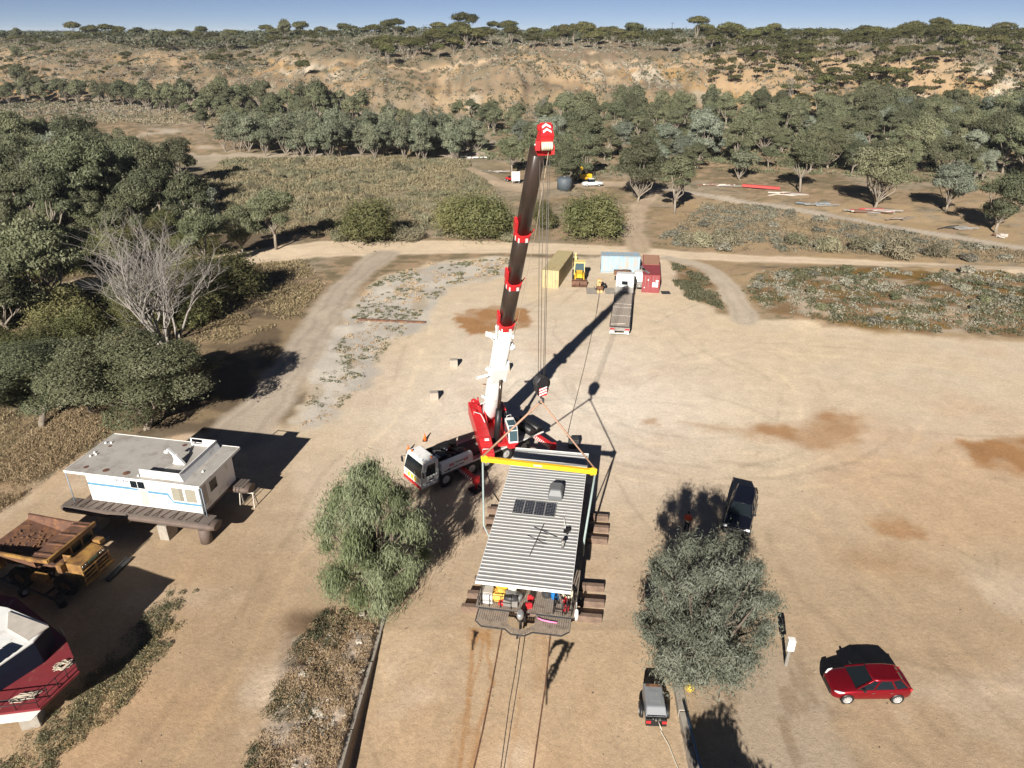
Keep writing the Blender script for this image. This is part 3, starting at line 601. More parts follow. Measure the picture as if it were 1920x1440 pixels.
C1 = hero_at(0, 0, 1.2, 0, 10.2, 3.75, 7, 60, [(0, 0.55), (0.15, 0.85), (0.35, 1.0), (0.6, 0.92), (0.8, 0.62), (1, 0.22)])
hero('weeping', C1, 92000, 0.020, 0.17, L_WIL, (0, 0, -0.3), (0.1, 0.1, 2.4), 0.24, 201, 2.2, 0.56)
L_SILV = leafm('silver_leaf', (0.150, 0.175, 0.125), (0.33, 0.355, 0.28), 0.3)
C2 = hero_at(0, 0, 1.2, 0, 8.8, 4.15, 12, 80, [(0, 0.35), (0.2, 0.78), (0.5, 1.0), (0.8, 0.88), (1, 0.45)])
hero('silver', C2, 125000, 0.024, 0.12, L_SILV, (0, 0, -0.3), (0.0, 0.2, 2.0), 0.26, 202, 0.8, 0.47)
rsT = np.random.default_rng(77)
def rz_(): return float(rsT.random() * 6.28)
plant('weeping', 'gum_tree', at(716, 1143, 0) + Vector((0, 0, gz(*at(716, 1143, 0)[:2]))), 0.4, 1.02, 'weeping green gum in front of the crane cab, at the top of the ramp wall', 'tree')
plant('silver', 'gum_tree', at(1303, 1276, 0), 1.2, 1.0, 'silver grey round gum in the foreground beside the grey trailer', 'tree')
# ---- trees one can pick out
def tr(u, v, vtop, key, label, hproto, name='gum_tree', wid=None, group=None, cat='tree'):
    p = on(u, v); top = atY(u, vtop, p.y + 0.5).z - p.z; s = top / hproto
    return plant(key, name, p, rz_(), wid or s, label, cat, group, sz=(s / wid) if wid else None)
tr(275, 806, 610, 'near0', 'big dark gum directly behind the stranded white houseboat', 12, wid=1.25)
tr(345, 745, 640, 'near1', 'dark gum overhanging the grey track right of the dead thicket', 12, wid=0.85)
tr(80, 800, 640, 'near1', 'dark gum at the left frame edge behind the rusty dump truck', 12, wid=1.15)
tr(175, 775, 655, 'near1', 'dark bushy gum between the frame edge gum and the one behind the houseboat', 12, wid=1.0)
tr(518, 468, 352, 'gum3', 'rounded gum with a bare trunk beside the bend of the sand road', 12)
tr(455, 478, 380, 'gum0', 'grey-green gum leaning over the track left of the road bend', 12)
tr(388, 440, 350, 'blue0', 'pale blue-green gum at the back of the left woods', 11)
tr(430, 560, 460, 'olive0', 'dark olive shrubby tree shading the grey track', 6, name='wattle_tree')
tr(340, 350, 256, 'gum2', 'lone round gum standing clear on the brushy flat', 12)
tr(185, 425, 245, 'gum1', 'largest tall gum of the left woods, with a broad layered crown', 12)
tr(120, 335, 245, 'blue1', 'pale gum at the far edge of the left woods', 11)
tr(40, 330, 205, 'gum3', 'tall gum at the left frame edge near the river flat', 12)
tr(692, 456, 362, 'olive1', 'narrow olive wattle at the roadside left of the broad double wattle', 6, name='wattle_tree')
tr(860, 446, 358, 'olive0', 'left half of the broad double olive wattle behind the road', 6, name='wattle_tree')
tr(908, 448, 352, 'olive1', 'right half of the broad double olive wattle behind the road', 6, name='wattle_tree')
tr(1108, 446, 350, 'olive0', 'dense olive wattle behind the containers, right of the hoist ropes', 6, name='wattle_tree')
tr(1020, 430, 368, 'olive1', 'small olive wattle close beside the crane boom', 6, name='wattle_tree', wid=0.62)
tr(1265, 402, 288, 'gum1', 'gum with a thick trunk at the edge of the straw paddock', 12)
tr(1500, 362, 258, 'gum3', 'gum with a forked trunk behind the long red girder', 12)
tr(1640, 390, 268, 'gum2', 'tall gum throwing a long shadow behind the scrap pile', 12)
tr(1772, 398, 300, 'blue1', 'pale gum between the scrap pile gum and the right frame edge', 11)
tr(1868, 438, 318, 'gum0', 'nearest gum at the right frame edge beside the grey gravel track', 12)
tr(1388, 338, 272, 'thin0', 'small bright green tree alone near the red girder', 7.5, wid=1.6)
tr(1195, 378, 270, 'gum2', 'gum over the parked white vehicle behind the containers', 12)
tr(1060, 352, 270, 'gum0', 'gum behind the boom shading the dark water tank', 12)
tr(960, 330, 255, 'gum3', 'gum left of the boom over the white sign', 12)
plant('deadclump', 'dead_tree', on(318, 640), 0.7, 0.86, 'large bare grey dead thicket tree in the left woods', 'dead tree')
# ---- scattered trees, zone by zone
from math import hypot
def scatter(poly, n, md, seed, prob=None):
    rs = np.random.default_rng(seed); xs = [p[0] for p in poly]; ys = [p[1] for p in poly]; out = []; k = 0
    while len(out) < n and k < n * 40:
        k += 1; x = rs.uniform(min(xs), max(xs)); y = rs.uniform(min(ys), max(ys))
        if polydist(np.array([x]), np.array([y]), poly)[0] > 0: continue
        if any((x - a) ** 2 + (y - b) ** 2 < md * md for a, b in out): continue
        if prob is not None and rs.random() > prob(x, y): continue
        out.append((x, y))
    return out
DC = on(318, 640)
def clear_of(x, y, lines, d): return all(linedist(np.array([x]), np.array([y]), l)[0] > d for l in lines)
ALLT = (ROAD, TRACK_L, TRACK_F, TRACK_G, TRACK_W, TRACK_R)
def zone(poly, n, md, seed, keys, name, label, group, s0, s1, cat='tree', prob=None, clear=3.0, szr=(0.78, 1.25)):
    rs = np.random.default_rng(seed + 1000)
    for x, y in scatter(poly, n, md, seed, prob):
        if not clear_of(x, y, ALLT, clear): continue
        if abs(x - DC.x) < 8.5 and -19 < y - DC.y < 6: continue          # the bare thicket stands clear of the other crowns
        s = rs.uniform(s0, s1); plant(keys[rs.integers(len(keys))], name, (x, y, gz(x, y)), rs.random() * 6.28, s, label, cat, group, sz=rs.uniform(*szr))
def WP(pts): return [tuple(on(u, v)[:2]) for u, v in pts]
G4 = ['gum0', 'gum1', 'gum2', 'gum3', 'gum4', 'gum5']; FA = ['far0', 'far1', 'far2', 'far3', 'far4']; ML = ['mal0', 'mal1', 'mal2', 'mal3']
# belt behind the yard, right of the boom
zone(WP([(985, 330), (1075, 345), (1200, 345), (1330, 322), (1360, 268), (1250, 245), (1040, 250), (960, 280)]), 46, 4.6, 1, G4 + ['blue0'], 'gum_tree', 'grey-green gum in the dense belt behind the containers', 'gums in the belt behind the containers', 0.6, 1.1)
zone(WP([(1360, 318), (1500, 330), (1750, 345), (1950, 372), (2050, 330), (1950, 252), (1600, 232), (1400, 240)]), 118, 5.2, 2, G4 + ['blue0', 'blue1'], 'gum_tree', 'tall grey-green gum in the wood right of the boom, at the foot of the slope', 'gums in the right-hand wood', 0.55, 1.15)
zone(WP([(880, 255), (1000, 250), (1400, 240), (1900, 250), (2050, 228), (1700, 212), (1300, 212), (1000, 222), (860, 232)]), 96, 6, 3, FA + G4[:2], 'black_box_tree', 'grey gum along the foot of the yellow cliff', 'gums along the cliff foot', 0.6, 1.1)  # same gums as the belt in front, no separate species
# rows of saplings across the flat
zone(WP([(410, 285), (520, 300), (860, 302), (905, 285), (860, 268), (600, 258), (440, 262)]), 120, 2.4, 4, ['thin0', 'thin1'], 'sapling', 'slim pale sapling in the thick row across the brushy flat', 'saplings across the flat', 1.0, 1.35)
zone(WP([(380, 262), (600, 258), (860, 262), (890, 240), (700, 232), (520, 232), (380, 240)]), 26, 8, 5, FA, 'gum_tree', 'grey gum in the line behind the sapling row', 'gums behind the saplings', 0.5, 0.75)
# left woods
zone(WP([(-60, 800), (120, 760), (200, 700), (330, 640), (420, 575), (430, 500), (330, 440), (180, 400), (60, 380), (-160, 480)]), 74, 3.8, 6, ['olive0', 'olive1', 'gum1', 'gum3', 'olive0'], 'wattle_tree', 'dark shrubby tree in the thicket of the left woods', 'thicket trees in the left woods', 0.7, 1.05)
zone(WP([(-120, 450), (60, 420), (240, 430), (330, 400), (270, 345), (120, 305), (-100, 300)]), 58, 4.6, 7, G4 + ['olive1'], 'gum_tree', 'dusty green gum crowded in the left woods beyond the sand track', 'gums of the left woods', 0.75, 1.15)
# far left belt on the river flat
zone(WP([(-150, 205), (100, 196), (250, 205), (420, 232), (640, 245), (700, 225), (560, 205), (380, 190), (100, 178), (-150, 182)]), 95, 6.5, 8, FA, 'black_box_tree', 'dark rounded tree in the far line below the eroded hillside', 'trees along the far river flat', 0.7, 1.2)  # far gums, same shapes as along the cliff foot
# mallee on the hill
def hillp(x0, x1, y0, y1): return [(x0, y0), (x1, y0), (x1, y1), (x0, y1)]
def clumpy(sc, th, seed): return lambda x, y: 1.0 if fbm(np.array([x / sc]), np.array([y / sc]), seed)[0] > th else 0.06
zone([(88, 345), (150, 305), (330, 290), (420, 480), (260, 470), (110, 440)], 140, 5.5, 9, ML, 'mallee_tree', 'olive-brown umbrella mallee on the wooded right-hand slope', 'mallees on the right-hand slope', 0.75, 1.2, prob=clumpy(40, 0.30, 71), clear=2)
zone([(-120, 400), (-20, 390), (20, 410), (40, 470), (-120, 480)], 52, 5.0, 10, ML, 'mallee_tree', 'olive-brown mallee in the clumps above the yellow cliff', 'mallees above the cliff', 0.8, 1.2, prob=clumpy(30, 0.5, 72), clear=2)
zone([(20, 425), (120, 440), (260, 455), (420, 470), (420, 560), (10, 520)], 36, 7, 11, ML, 'mallee_tree', 'umbrella mallee on the plateau edge at the right', 'mallees on the plateau edge', 0.9, 1.3, prob=clumpy(36, 0.42, 73), clear=2)
zone([(-420, 500), (-100, 480), (-60, 620), (-420, 680)], 26, 10, 12, ML + ['far0'], 'mallee_tree', 'small dark mallee scattered over the eroded hill at the left', 'mallees on the left-hand hill', 0.7, 1.15, prob=clumpy(45, 0.45, 74), clear=2)
rs_ = np.random.default_rng(13)
for i in range(62):
    x = -400 + 850 * (i + rs_.random()) / 62; y = rs_.uniform(470, 560) + 150 * float(sst(np.array([-x]), 30, 160)[0]); plant(ML[i % 4], 'mallee_tree', (x, y, gz(x, y)), rs_.random() * 6, rs_.uniform(1.0, 1.8), 'dark flat-topped mallee in the row against the sky', 'tree', 'mallees on the skyline', sz=rs_.uniform(0.9, 1.2))
for i, (u, v, k) in enumerate([(650, 235, 'dead0'), (695, 240, 'dead1'), (735, 238, 'dead0'), (1000, 245, 'dead1'), (1010, 232, 'dead0'), (1395, 215, 'dead1'), (800, 228, 'dead1'), (1480, 200, 'dead0'), (60, 420, 'dead0'), (85, 425, 'dead1'), (110, 365, 'dead0'), (250, 360, 'dead1')]):
    p = on(u, v); plant(k, 'dead_tree', p, rz_(), rsT.uniform(1.0, 1.4), 'bare white dead tree standing below the cliff' if i < 8 else 'bare pale dead tree among the gums at the left', 'dead tree', 'bare trees below the cliff' if i < 8 else 'bare trees in the left woods')
rsB = np.random.default_rng(190)
for x, y in scatter(WP([(-80, 780), (110, 745), (200, 690), (330, 650), (450, 560), (430, 480), (330, 430), (180, 395), (-100, 430)]), 120, 2.4, 191):
    if clear_of(x, y, ALLT, 3.2): plant(['olive0', 'olive1', 'lig0'][int(rsB.integers(3))], 'wattle_bush', (x, y, gz(x, y)), rsB.random() * 6, rsB.uniform(0.42, 0.75), 'low dark olive bush in the undergrowth of the left woods', 'bush', 'undergrowth bushes of the left woods')
# far forest on the plateau: one mass nobody could count
def forest(name, pts, seed, leafmat, n_each, rx, rzz, lw, ll, zoff):
    rs = np.random.default_rng(seed); C = [(x, y, gz_ + zoff, rx * s, rx * s, rzz * s) for x, y, gz_, s in pts]
    P, N, Lx, w, l, t = clump_leaves(rs, C, n_each * len(C), lw, ll, 0.1, 0.3, 0.4)
    me = leaf_mesh(name, P, N, Lx, w, l, t, leafmat); o = bpy.data.objects.new(name, me); COL.objects.link(o); o['kind'] = 'stuff'; return o
rs = np.random.default_rng(31); pts = []
for i in range(2600):
    y = 560 + 2600 * rs.random() ** 1.8; x = rs.uniform(-1.0, 1.0) * (0.95 * y + 60)
    if fbm(np.array([x / 90]), np.array([y / 90]), 75)[0] > 0.40 or y > 900: pts.append((x, y, rs.uniform(0.8, 1.4)))
xy = np.array([(p[0], p[1]) for p in pts]); zz = hgt(xy[:, 0], xy[:, 1])
forest('far_woodland', [(p[0], p[1], z, p[2]) for p, z in zip(pts, zz)], 32, L_FAR, 50, 5.5, 2.4, 0.75, 1.0, 4.2)
def umbrella_mass(name, pts, seed):
    """Mallees beyond counting on the slopes: several flat clumps to a tree."""
    rs = np.random.default_rng(seed); C = []
    for x, y in pts:
        h = rs.uniform(4.2, 6.5)
        for k in range(5): C.append((x + rs.normal() * 2.0, y + rs.normal() * 2.0, gz(x, y) + h * rs.uniform(0.75, 1.0), rs.uniform(1.0, 1.7), rs.uniform(1.0, 1.7), rs.uniform(0.7, 1.1)))
    P, N, Lx, w, l, t = clump_leaves(rs, C, 75 * len(C), 0.22, 0.36, 0.1, 0.4, 0.3); n0 = len(P)
    m = MB()
    for x, y in pts:
        z = gz(x, y)
        for k in range(3): m.path([(x + rs.normal() * 0.2, y + rs.normal() * 0.2, z - 0.3), (x + rs.normal() * 1.3, y + rs.normal() * 1.3, z + 4.2)], [0.1, 0.05], 4, cap=False)
    me = leaf_mesh(name, P, N, Lx, w, l, t, L_MAL, wood_of(m), BARK); o = bpy.data.objects.new(name, me); COL.objects.link(o); o['kind'] = 'stuff'
pts = scatter([(88, 345), (150, 305), (330, 290), (420, 480), (260, 470), (110, 440)], 430, 3.0, 91, clumpy(40, 0.26, 71)) + scatter([(10, 430), (120, 440), (260, 455), (420, 470), (420, 600), (0, 560)], 150, 5, 92, clumpy(36, 0.40, 73)) + scatter([(-430, 480), (-100, 440), (-40, 560), (-430, 700)], 130, 5, 93, clumpy(45, 0.48, 74))
umbrella_mass('mallee_scrub', pts, 94)
# ---- ground cover
def cover(name, sample, n, seed, leafmat, r, h, k, lw, ll, droop, up=0.6):
    """Low plants scattered on the ground as one mass of leaves; sample(rs, n) gives x, y."""
    rs = np.random.default_rng(seed); x, y = sample(rs, n); n = len(x); s = 0.5 + rs.random(n) * 0.9
    ii = np.repeat(np.arange(n), k); th = rs.random(n * k) * 6.283; q = np.sqrt(rs.random(n * k)) * r * s[ii]; hz = rs.random(n * k) * h * s[ii] * (1 - 0.6 * (q / (r * s[ii])) ** 2)
    px = x[ii] + np.cos(th) * q; py = y[ii] + np.sin(th) * q; P = np.stack([px, py, hgt(px, py) + hz + 0.02], 1)
    N = unit(rs.normal(size=(n * k, 3)) + np.array([0, -0.25, 0.5])); Lx = rs.normal(size=(n * k, 3)); Lx[:, 2] += up * 2; Lx = unit(Lx - N * (Lx * N).sum(1, keepdims=True))
    f = 0.7 + 0.6 * rs.random(n * k); t = np.clip(0.6 * rs.random(n)[ii] + 0.4 * rs.random(n * k), 0, 1); dist = np.clip(py / 60, 0.8, 3.5)
    me = leaf_mesh(name, P, N, Lx, lw * f * dist, ll * f * dist, t, leafmat); o = bpy.data.objects.new(name, me); COL.objects.link(o); o['kind'] = 'stuff'; return o
def in_poly(poly, dens=None, avoid=None):
    xs = [p[0] for p in poly]; ys = [p[1] for p in poly]
    def f(rs, n):
        x = rs.uniform(min(xs), max(xs), n * 4); y = rs.uniform(min(ys), max(ys), n * 4); k = polydist(x, y, poly) < 0
        if dens is not None: k &= rs.random(n * 4) < dens(x, y)
        for l, w in (avoid or []): k &= linedist(x, y, l) > w
        i = np.nonzero(k)[0][:n]; return x[i], y[i]
    return f
AV = [(ROAD, 5.0), (TRACK_L, 3.4), (TRACK_F, 2.8), (TRACK_G, 2.4), (TRACK_R, 2.2)]
D1 = lambda sc, th, seed: (lambda x, y: sst(fbm(x / sc, y / sc, seed), th - 0.06, th + 0.1))
cover('saltbush_scrub', in_poly(W([(1225, 462), (1330, 372), (1500, 398), (1700, 434), (1920, 470), (2250, 525), (2250, 555), (1920, 500), (1600, 484), (1320, 472)]), D1(6, 0.50, 81), AV), 1300, 91, L_SALT, 0.8, 0.45, 12, 0.05, 0.11, 0)
cover('dry_grass', in_poly(W([(1225, 462), (1330, 372), (1500, 398), (1700, 434), (1920, 470), (2250, 525), (2250, 555), (1920, 500), (1600, 484), (1320, 472)]), D1(4, 0.44, 82), AV), 4200, 92, leafm('straw_twig', (0.19, 0.16, 0.095), (0.30, 0.25, 0.155), 0.15), 0.7, 0.25, 10, 0.025, 0.14, 0)
cover('heath', in_poly(W([(1395, 548), (1425, 520), (1540, 507), (1920, 518), (2250, 545), (2250, 690), (1920, 628), (1700, 622), (1560, 606), (1440, 588)]), D1(3, 0.50, 83)), 1500, 93, L_HERB, 0.65, 0.2, 14, 0.05, 0.12, 0)
cover('saltbush_mat', in_poly(W([(1395, 548), (1425, 520), (1540, 507), (1920, 518), (2250, 545), (2250, 690), (1920, 628), (1700, 622), (1560, 606), (1440, 588)]), D1(4, 0.50, 84)), 1000, 94, L_SALT, 0.7, 0.2, 14, 0.05, 0.11, 0)
cover('verge_weeds', in_poly(W([(1265, 495), (1330, 520), (1355, 580), (1290, 560), (1262, 525)]), D1(2, 0.4, 85), AV), 500, 95, L_HERB, 0.45, 0.25, 12, 0.05, 0.11, 0)
cover('brush', in_poly(W([(400, 440), (540, 440), (660, 452), (980, 455), (960, 400), (900, 330), (870, 300), (600, 297), (420, 300), (330, 380)]), D1(9, 0.46, 86), AV), 3200, 96, L_LIG, 1.0, 0.6, 14, 0.035, 0.16, 0, up=0.9)
cover('dry_brush', in_poly(W([(400, 440), (540, 440), (660, 452), (980, 455), (960, 400), (900, 330), (870, 300), (600, 297), (420, 300), (330, 380)]), D1(5, 0.42, 87), AV), 5200, 97, leafm('straw_twig', (0.19, 0.16, 0.095), (0.30, 0.25, 0.155), 0.15), 0.9, 0.8, 12, 0.025, 0.18, 0, up=0.9)
cover('woodland_litter', in_poly(W([(-60, 980), (150, 860), (330, 720), (440, 640), (560, 600), (610, 540), (560, 480), (300, 480), (-200, 560)]), D1(5, 0.42, 88), AV), 4200, 98, L_DRY, 0.7, 0.35, 12, 0.03, 0.15, 0)
cover('crust_weeds', in_poly(W([(560, 800), (610, 640), (662, 562), (715, 522), (800, 494), (952, 484), (960, 510), (840, 535), (790, 590), (730, 650), (680, 720), (600, 810)]), D1(2.6, 0.50, 89), AV), 700, 99, L_HERB, 0.35, 0.16, 14, 0.03, 0.09, 0)
cover('crust_grass', in_poly(W([(560, 800), (610, 640), (662, 562), (715, 522), (800, 494), (952, 484), (960, 510), (840, 535), (790, 590), (730, 650), (680, 720), (600, 810)]), D1(2.2, 0.50, 101), AV), 500, 102, L_DRY, 0.4, 0.14, 12, 0.025, 0.1, 0)
cover('bank_grass', in_poly([(-13.4, 18), (-8.9, 18), (-8.3, 33.6), (-9.2, 35.5), (-12.2, 33), (-13, 28)], D1(1.3, 0.40, 103)), 1500, 104, L_DRY, 0.28, 0.3, 22, 0.018, 0.09, 0, up=0.8)
cover('bank_weeds', in_poly([(-13.6, 18), (-11, 18), (-10, 33), (-11.5, 35), (-13, 31), (-13.4, 26)], D1(1.2, 0.52, 105)), 330, 106, L_HERB, 0.32, 0.3, 40, 0.022, 0.07, 0)
cover('shed_weeds', in_poly([(-24.5, 20), (-21.2, 27), (-20.5, 31.5), (-20.8, 36), (-22.5, 36), (-23.6, 31), (-27, 20)], D1(1.1, 0.46, 107)), 420, 108, L_HERB, 0.3, 0.22, 40, 0.022, 0.07, 0)
cover('shed_grass', in_poly([(-25.5, 20), (-21.0, 27), (-20.5, 33), (-21.8, 33), (-27, 20)], D1(1.0, 0.45, 109)), 500, 110, L_DRY, 0.25, 0.2, 24, 0.018, 0.08, 0)
cover('fence_grass', in_poly(W([(-80, 1010), (0, 960), (110, 880), (215, 800), (250, 735), (150, 760), (0, 860), (-120, 930)]), D1(2.5, 0.34, 111)), 2600, 112, L_DRY, 0.4, 0.5, 16, 0.022, 0.13, 0, up=0.9)
cover('understorey', in_poly(WP([(900, 300), (1075, 340), (1330, 322), (1500, 332), (1750, 347), (1950, 375), (2050, 330), (1900, 235), (1300, 215), (860, 235)]), D1(9, 0.40, 130), AV), 2600, 131, L_GUM, 1.3, 1.3, 16, 0.05, 0.12, 0)
cover('flat_understorey', in_poly(WP([(-100, 215), (420, 238), (900, 262), (860, 225), (560, 200), (380, 186), (-150, 180)]), D1(10, 0.45, 132), AV), 1500, 133, L_LIG, 1.3, 0.9, 14, 0.05, 0.12, 0)
hs = lambda x0, x1, y0, y1, dens: (lambda rs, n: (lambda x, y: (lambda k: (x[k], y[k]))(np.nonzero(rs.random(len(x)) < dens(x, y))[0][:n]))(rs.uniform(x0, x1, n * 3), rs.uniform(y0, y1, n * 3)))
cover('hill_scrub', hs(-420, 420, 325, 640, D1(22, 0.38, 113)), 20000, 114, L_SALT, 1.0, 0.7, 8, 0.07, 0.12, 0)
cover('hill_heath', hs(-420, 420, 325, 640, D1(26, 0.47, 115)), 12000, 116, L_FAR, 1.3, 1.1, 10, 0.07, 0.13, 0)
# shrubs one can count
def shrubs(pts, keys, name, label, group, s0, s1, seed):
    rs = np.random.default_rng(seed)
    for x, y in pts: plant(keys[rs.integers(len(keys))], name, (x, y, gz(x, y)), rs.random() * 6.28, rs.uniform(s0, s1), label, 'shrub', group, sz=rs.uniform(0.8, 1.2))
LG = ['lig0', 'lig1', 'lig2']; SB = ['salt0', 'salt1', 'salt2']; GB = ['green0', 'green1']
def clearp(pts, d=3.0): return [p for p in pts if clear_of(p[0], p[1], ALLT, d)]
shrubs(clearp(scatter(W([(420, 432), (560, 445), (690, 450), (800, 440), (980, 450), (950, 395), (880, 320), (600, 300), (430, 305), (360, 370)]), 84, 3.0, 41)), LG, 'lignum_bush', 'twiggy olive bush on the flat beyond the sand road', 'bushes on the brushy flat', 0.55, 1.0, 42)
shrubs([tuple(at(u, v)[:2]) for u, v in [(1280, 458), (1320, 460), (1362, 458), (1490, 458), (1548, 470), (1615, 470), (1690, 482), (1750, 480), (640, 452), (740, 445), (765, 452), (960, 452)]], ['lig0', 'lig2'], 'lignum_bush', 'grey-brown rounded bush at the very edge of the sand road', 'bushes along the road', 1.1, 1.7, 43)
shrubs(scatter(W([(1400, 548), (1430, 522), (1540, 510), (1920, 520), (2000, 560), (2000, 640), (1920, 625), (1700, 618), (1560, 602), (1440, 585)]), 30, 3.2, 44), SB + GB, 'saltbush', 'grey-green mounded shrub on the weedy rise at the right', 'shrubs on the right-hand rise', 0.55, 1.15, 45)
shrubs(clearp(scatter(W([(1240, 455), (1340, 378), (1500, 402), (1700, 438), (1920, 474), (1920, 498), (1600, 480), (1330, 470)]), 26, 5, 46)), SB, 'saltbush', 'grey shrub in the straw paddock between the two tracks', 'shrubs in the straw paddock', 0.8, 1.6, 47)

def stones(name, sample, n, seed, rgb, s0, s1):
    """Loose stones and clods lying about."""
    rs = np.random.default_rng(seed); x, y = sample(rs, n); n = len(x); z = hgt(x, y); s = s0 + (s1 - s0) * rs.random(n) ** 3; V = np.array([(-1, -1, -.3), (1, -.8, -.3), (.9, 1, -.3), (-.8, .9, -.3), (-.6, -.5, .6), (.5, -.6, .75), (.6, .5, .55), (-.5, .6, .7)]); F = [(3, 2, 1, 0), (4, 5, 6, 7), (0, 1, 5, 4), (1, 2, 6, 5), (2, 3, 7, 6), (3, 0, 4, 7)]
    a = rs.random(n) * 6.28; P = V[None] * s[:, None, None] * (0.7 + 0.6 * rs.random((n, 1, 3))); c, q = np.cos(a)[:, None], np.sin(a)[:, None]
    X = P[..., 0] * c - P[..., 1] * q + x[:, None]; Y = P[..., 0] * q + P[..., 1] * c + y[:, None]; Z = P[..., 2] * 0.8 + z[:, None]
    me = bpy.data.meshes.new(name); me.from_pydata(np.stack([X, Y, Z], -1).reshape(-1, 3).tolist(), [], [tuple(i + 8 * k for i in f) for k in range(n) for f in F]); me.materials.append(pm(name, rgb, 0.9, var=0.3, scale=1.5)); o = bpy.data.objects.new(name, me); COL.objects.link(o); o['kind'] = 'stuff'
stones('loose_stones', in_poly([(-24, 20), (40, 20), (60, 60), (45, 84), (-14, 84), (-20, 60)], lambda x, y: 0.12 + 0.88 * sst(fbm(x / 5, y / 5, 120), 0.5, 0.7)), 2600, 121, (0.27, 0.215, 0.155), 0.012, 0.06)
stones('bank_rubble', in_poly([(-12.6, 18), (-8.9, 18), (-8.3, 33.2), (-9.6, 35), (-12.0, 30)], D1(1.5, 0.45, 122)), 420, 123, (0.42, 0.38, 0.32), 0.03, 0.22)
stones('yard_litter', in_poly([(-24, 20), (40, 20), (60, 60), (45, 84), (-14, 84), (-20, 60)]), 500, 124, (0.10, 0.075, 0.055), 0.015, 0.06)
# ------------------------------------------------------------------ paints
M_WHITE = pm('white_paint', (0.72, 0.72, 0.70), 0.35, var=0.06, scale=1.2, dirt=(0.40, 0.34, 0.27), dirt_amt=0.2)
M_RED = pm('red_paint', (0.52, 0.022, 0.026), 0.35, var=0.12, scale=1.5, dirt=(0.25, 0.06, 0.04), dirt_amt=0.15)
M_BOOM = pm('dark_boom_paint', (0.035, 0.024, 0.018), 0.33, var=0.15, scale=0.8)
M_BLACK = pm('black_paint', (0.014, 0.014, 0.015), 0.45, var=0.3, scale=3)
M_DGREY = pm('dark_grey_steel', (0.05, 0.05, 0.052), 0.5, 0.2, var=0.25, scale=2.5, dirt=(0.16, 0.12, 0.08), dirt_amt=0.15)
M_GREY = pm('grey_steel', (0.26, 0.25, 0.235), 0.5, 0.3, var=0.2, scale=2.5, dirt=(0.20, 0.15, 0.10), dirt_amt=0.25)
M_RUB = pm('tyre_rubber', (0.022, 0.021, 0.020), 0.85, var=0.3, scale=4, dirt=(0.14, 0.11, 0.08), dirt_amt=0.2)
M_RIM = pm('silver_rim', (0.46, 0.46, 0.455), 0.35, 0.3, var=0.12, scale=4)
M_CHROME = pm('polished_steel', (0.55, 0.55, 0.54), 0.22, 0.9, var=0.08)
M_GLASS = glassm('dark_glass')
M_GLASS2 = glassm('blue_glass', (0.05, 0.085, 0.10))
M_YEL = pm('yellow_paint', (0.74, 0.44, 0.02), 0.4, var=0.08, scale=1.5, dirt=(0.35, 0.22, 0.06), dirt_amt=0.12)
M_HIVIS = pm('yellow_reflective', (0.80, 0.62, 0.04), 0.4, var=0.05)
M_ROPE = pm('steel_rope', (0.12, 0.105, 0.095), 0.5, 0.4)
M_SLING = pm('brown_webbing', (0.36, 0.22, 0.15), 0.8, var=0.15, scale=6)
M_TEAL = pm('pale_green_webbing', (0.27, 0.33, 0.32), 0.75, var=0.15, scale=6)
M_BLUEW = pm('blue_grey_webbing', (0.22, 0.28, 0.34), 0.75, var=0.15, scale=6)
M_ORANGE = pm('orange_plastic', (0.75, 0.14, 0.02), 0.5)
M_TIMBER = pm('sleeper_timber', (0.17, 0.115, 0.085), 0.85, var=0.3, scale=2.5, dirt=(0.09, 0.06, 0.045), bump=0.3, streak=1)
M_DECK = pm('weathered_decking', (0.25, 0.205, 0.165), 0.8, var=0.25, scale=3, dirt=(0.11, 0.085, 0.065), bump=0.2)
M_ROOF = pm('corrugated_zinc', (0.32, 0.32, 0.315), 0.5, 0.1, var=0.12, scale=1.0, dirt=(0.36, 0.34, 0.32), dirt_amt=0.25)
M_CREAM = pm('cream_sheave', (0.66, 0.58, 0.42), 0.5)
M_CONC = pm('concrete', (0.29, 0.26, 0.22), 0.9, var=0.2, scale=2.5, dirt=(0.24, 0.19, 0.15), bump=0.3)
M_RUST = pm('rusty_steel', (0.12, 0.062, 0.042), 0.8, 0.1, var=0.35, scale=2, dirt=(0.26, 0.12, 0.05), dirt_amt=0.4, bump=0.2)
M_SOLAR = pm('solar_cells', (0.012, 0.016, 0.03), 0.18, var=0.1)
M_BLUE = pm('blue_plastic', (0.02, 0.17, 0.46), 0.4)
M_PINK = pm('pink_foam', (0.75, 0.22, 0.42), 0.7)
M_SAND = pm('grey_plate', (0.45, 0.41, 0.36), 0.7, var=0.15, scale=2)

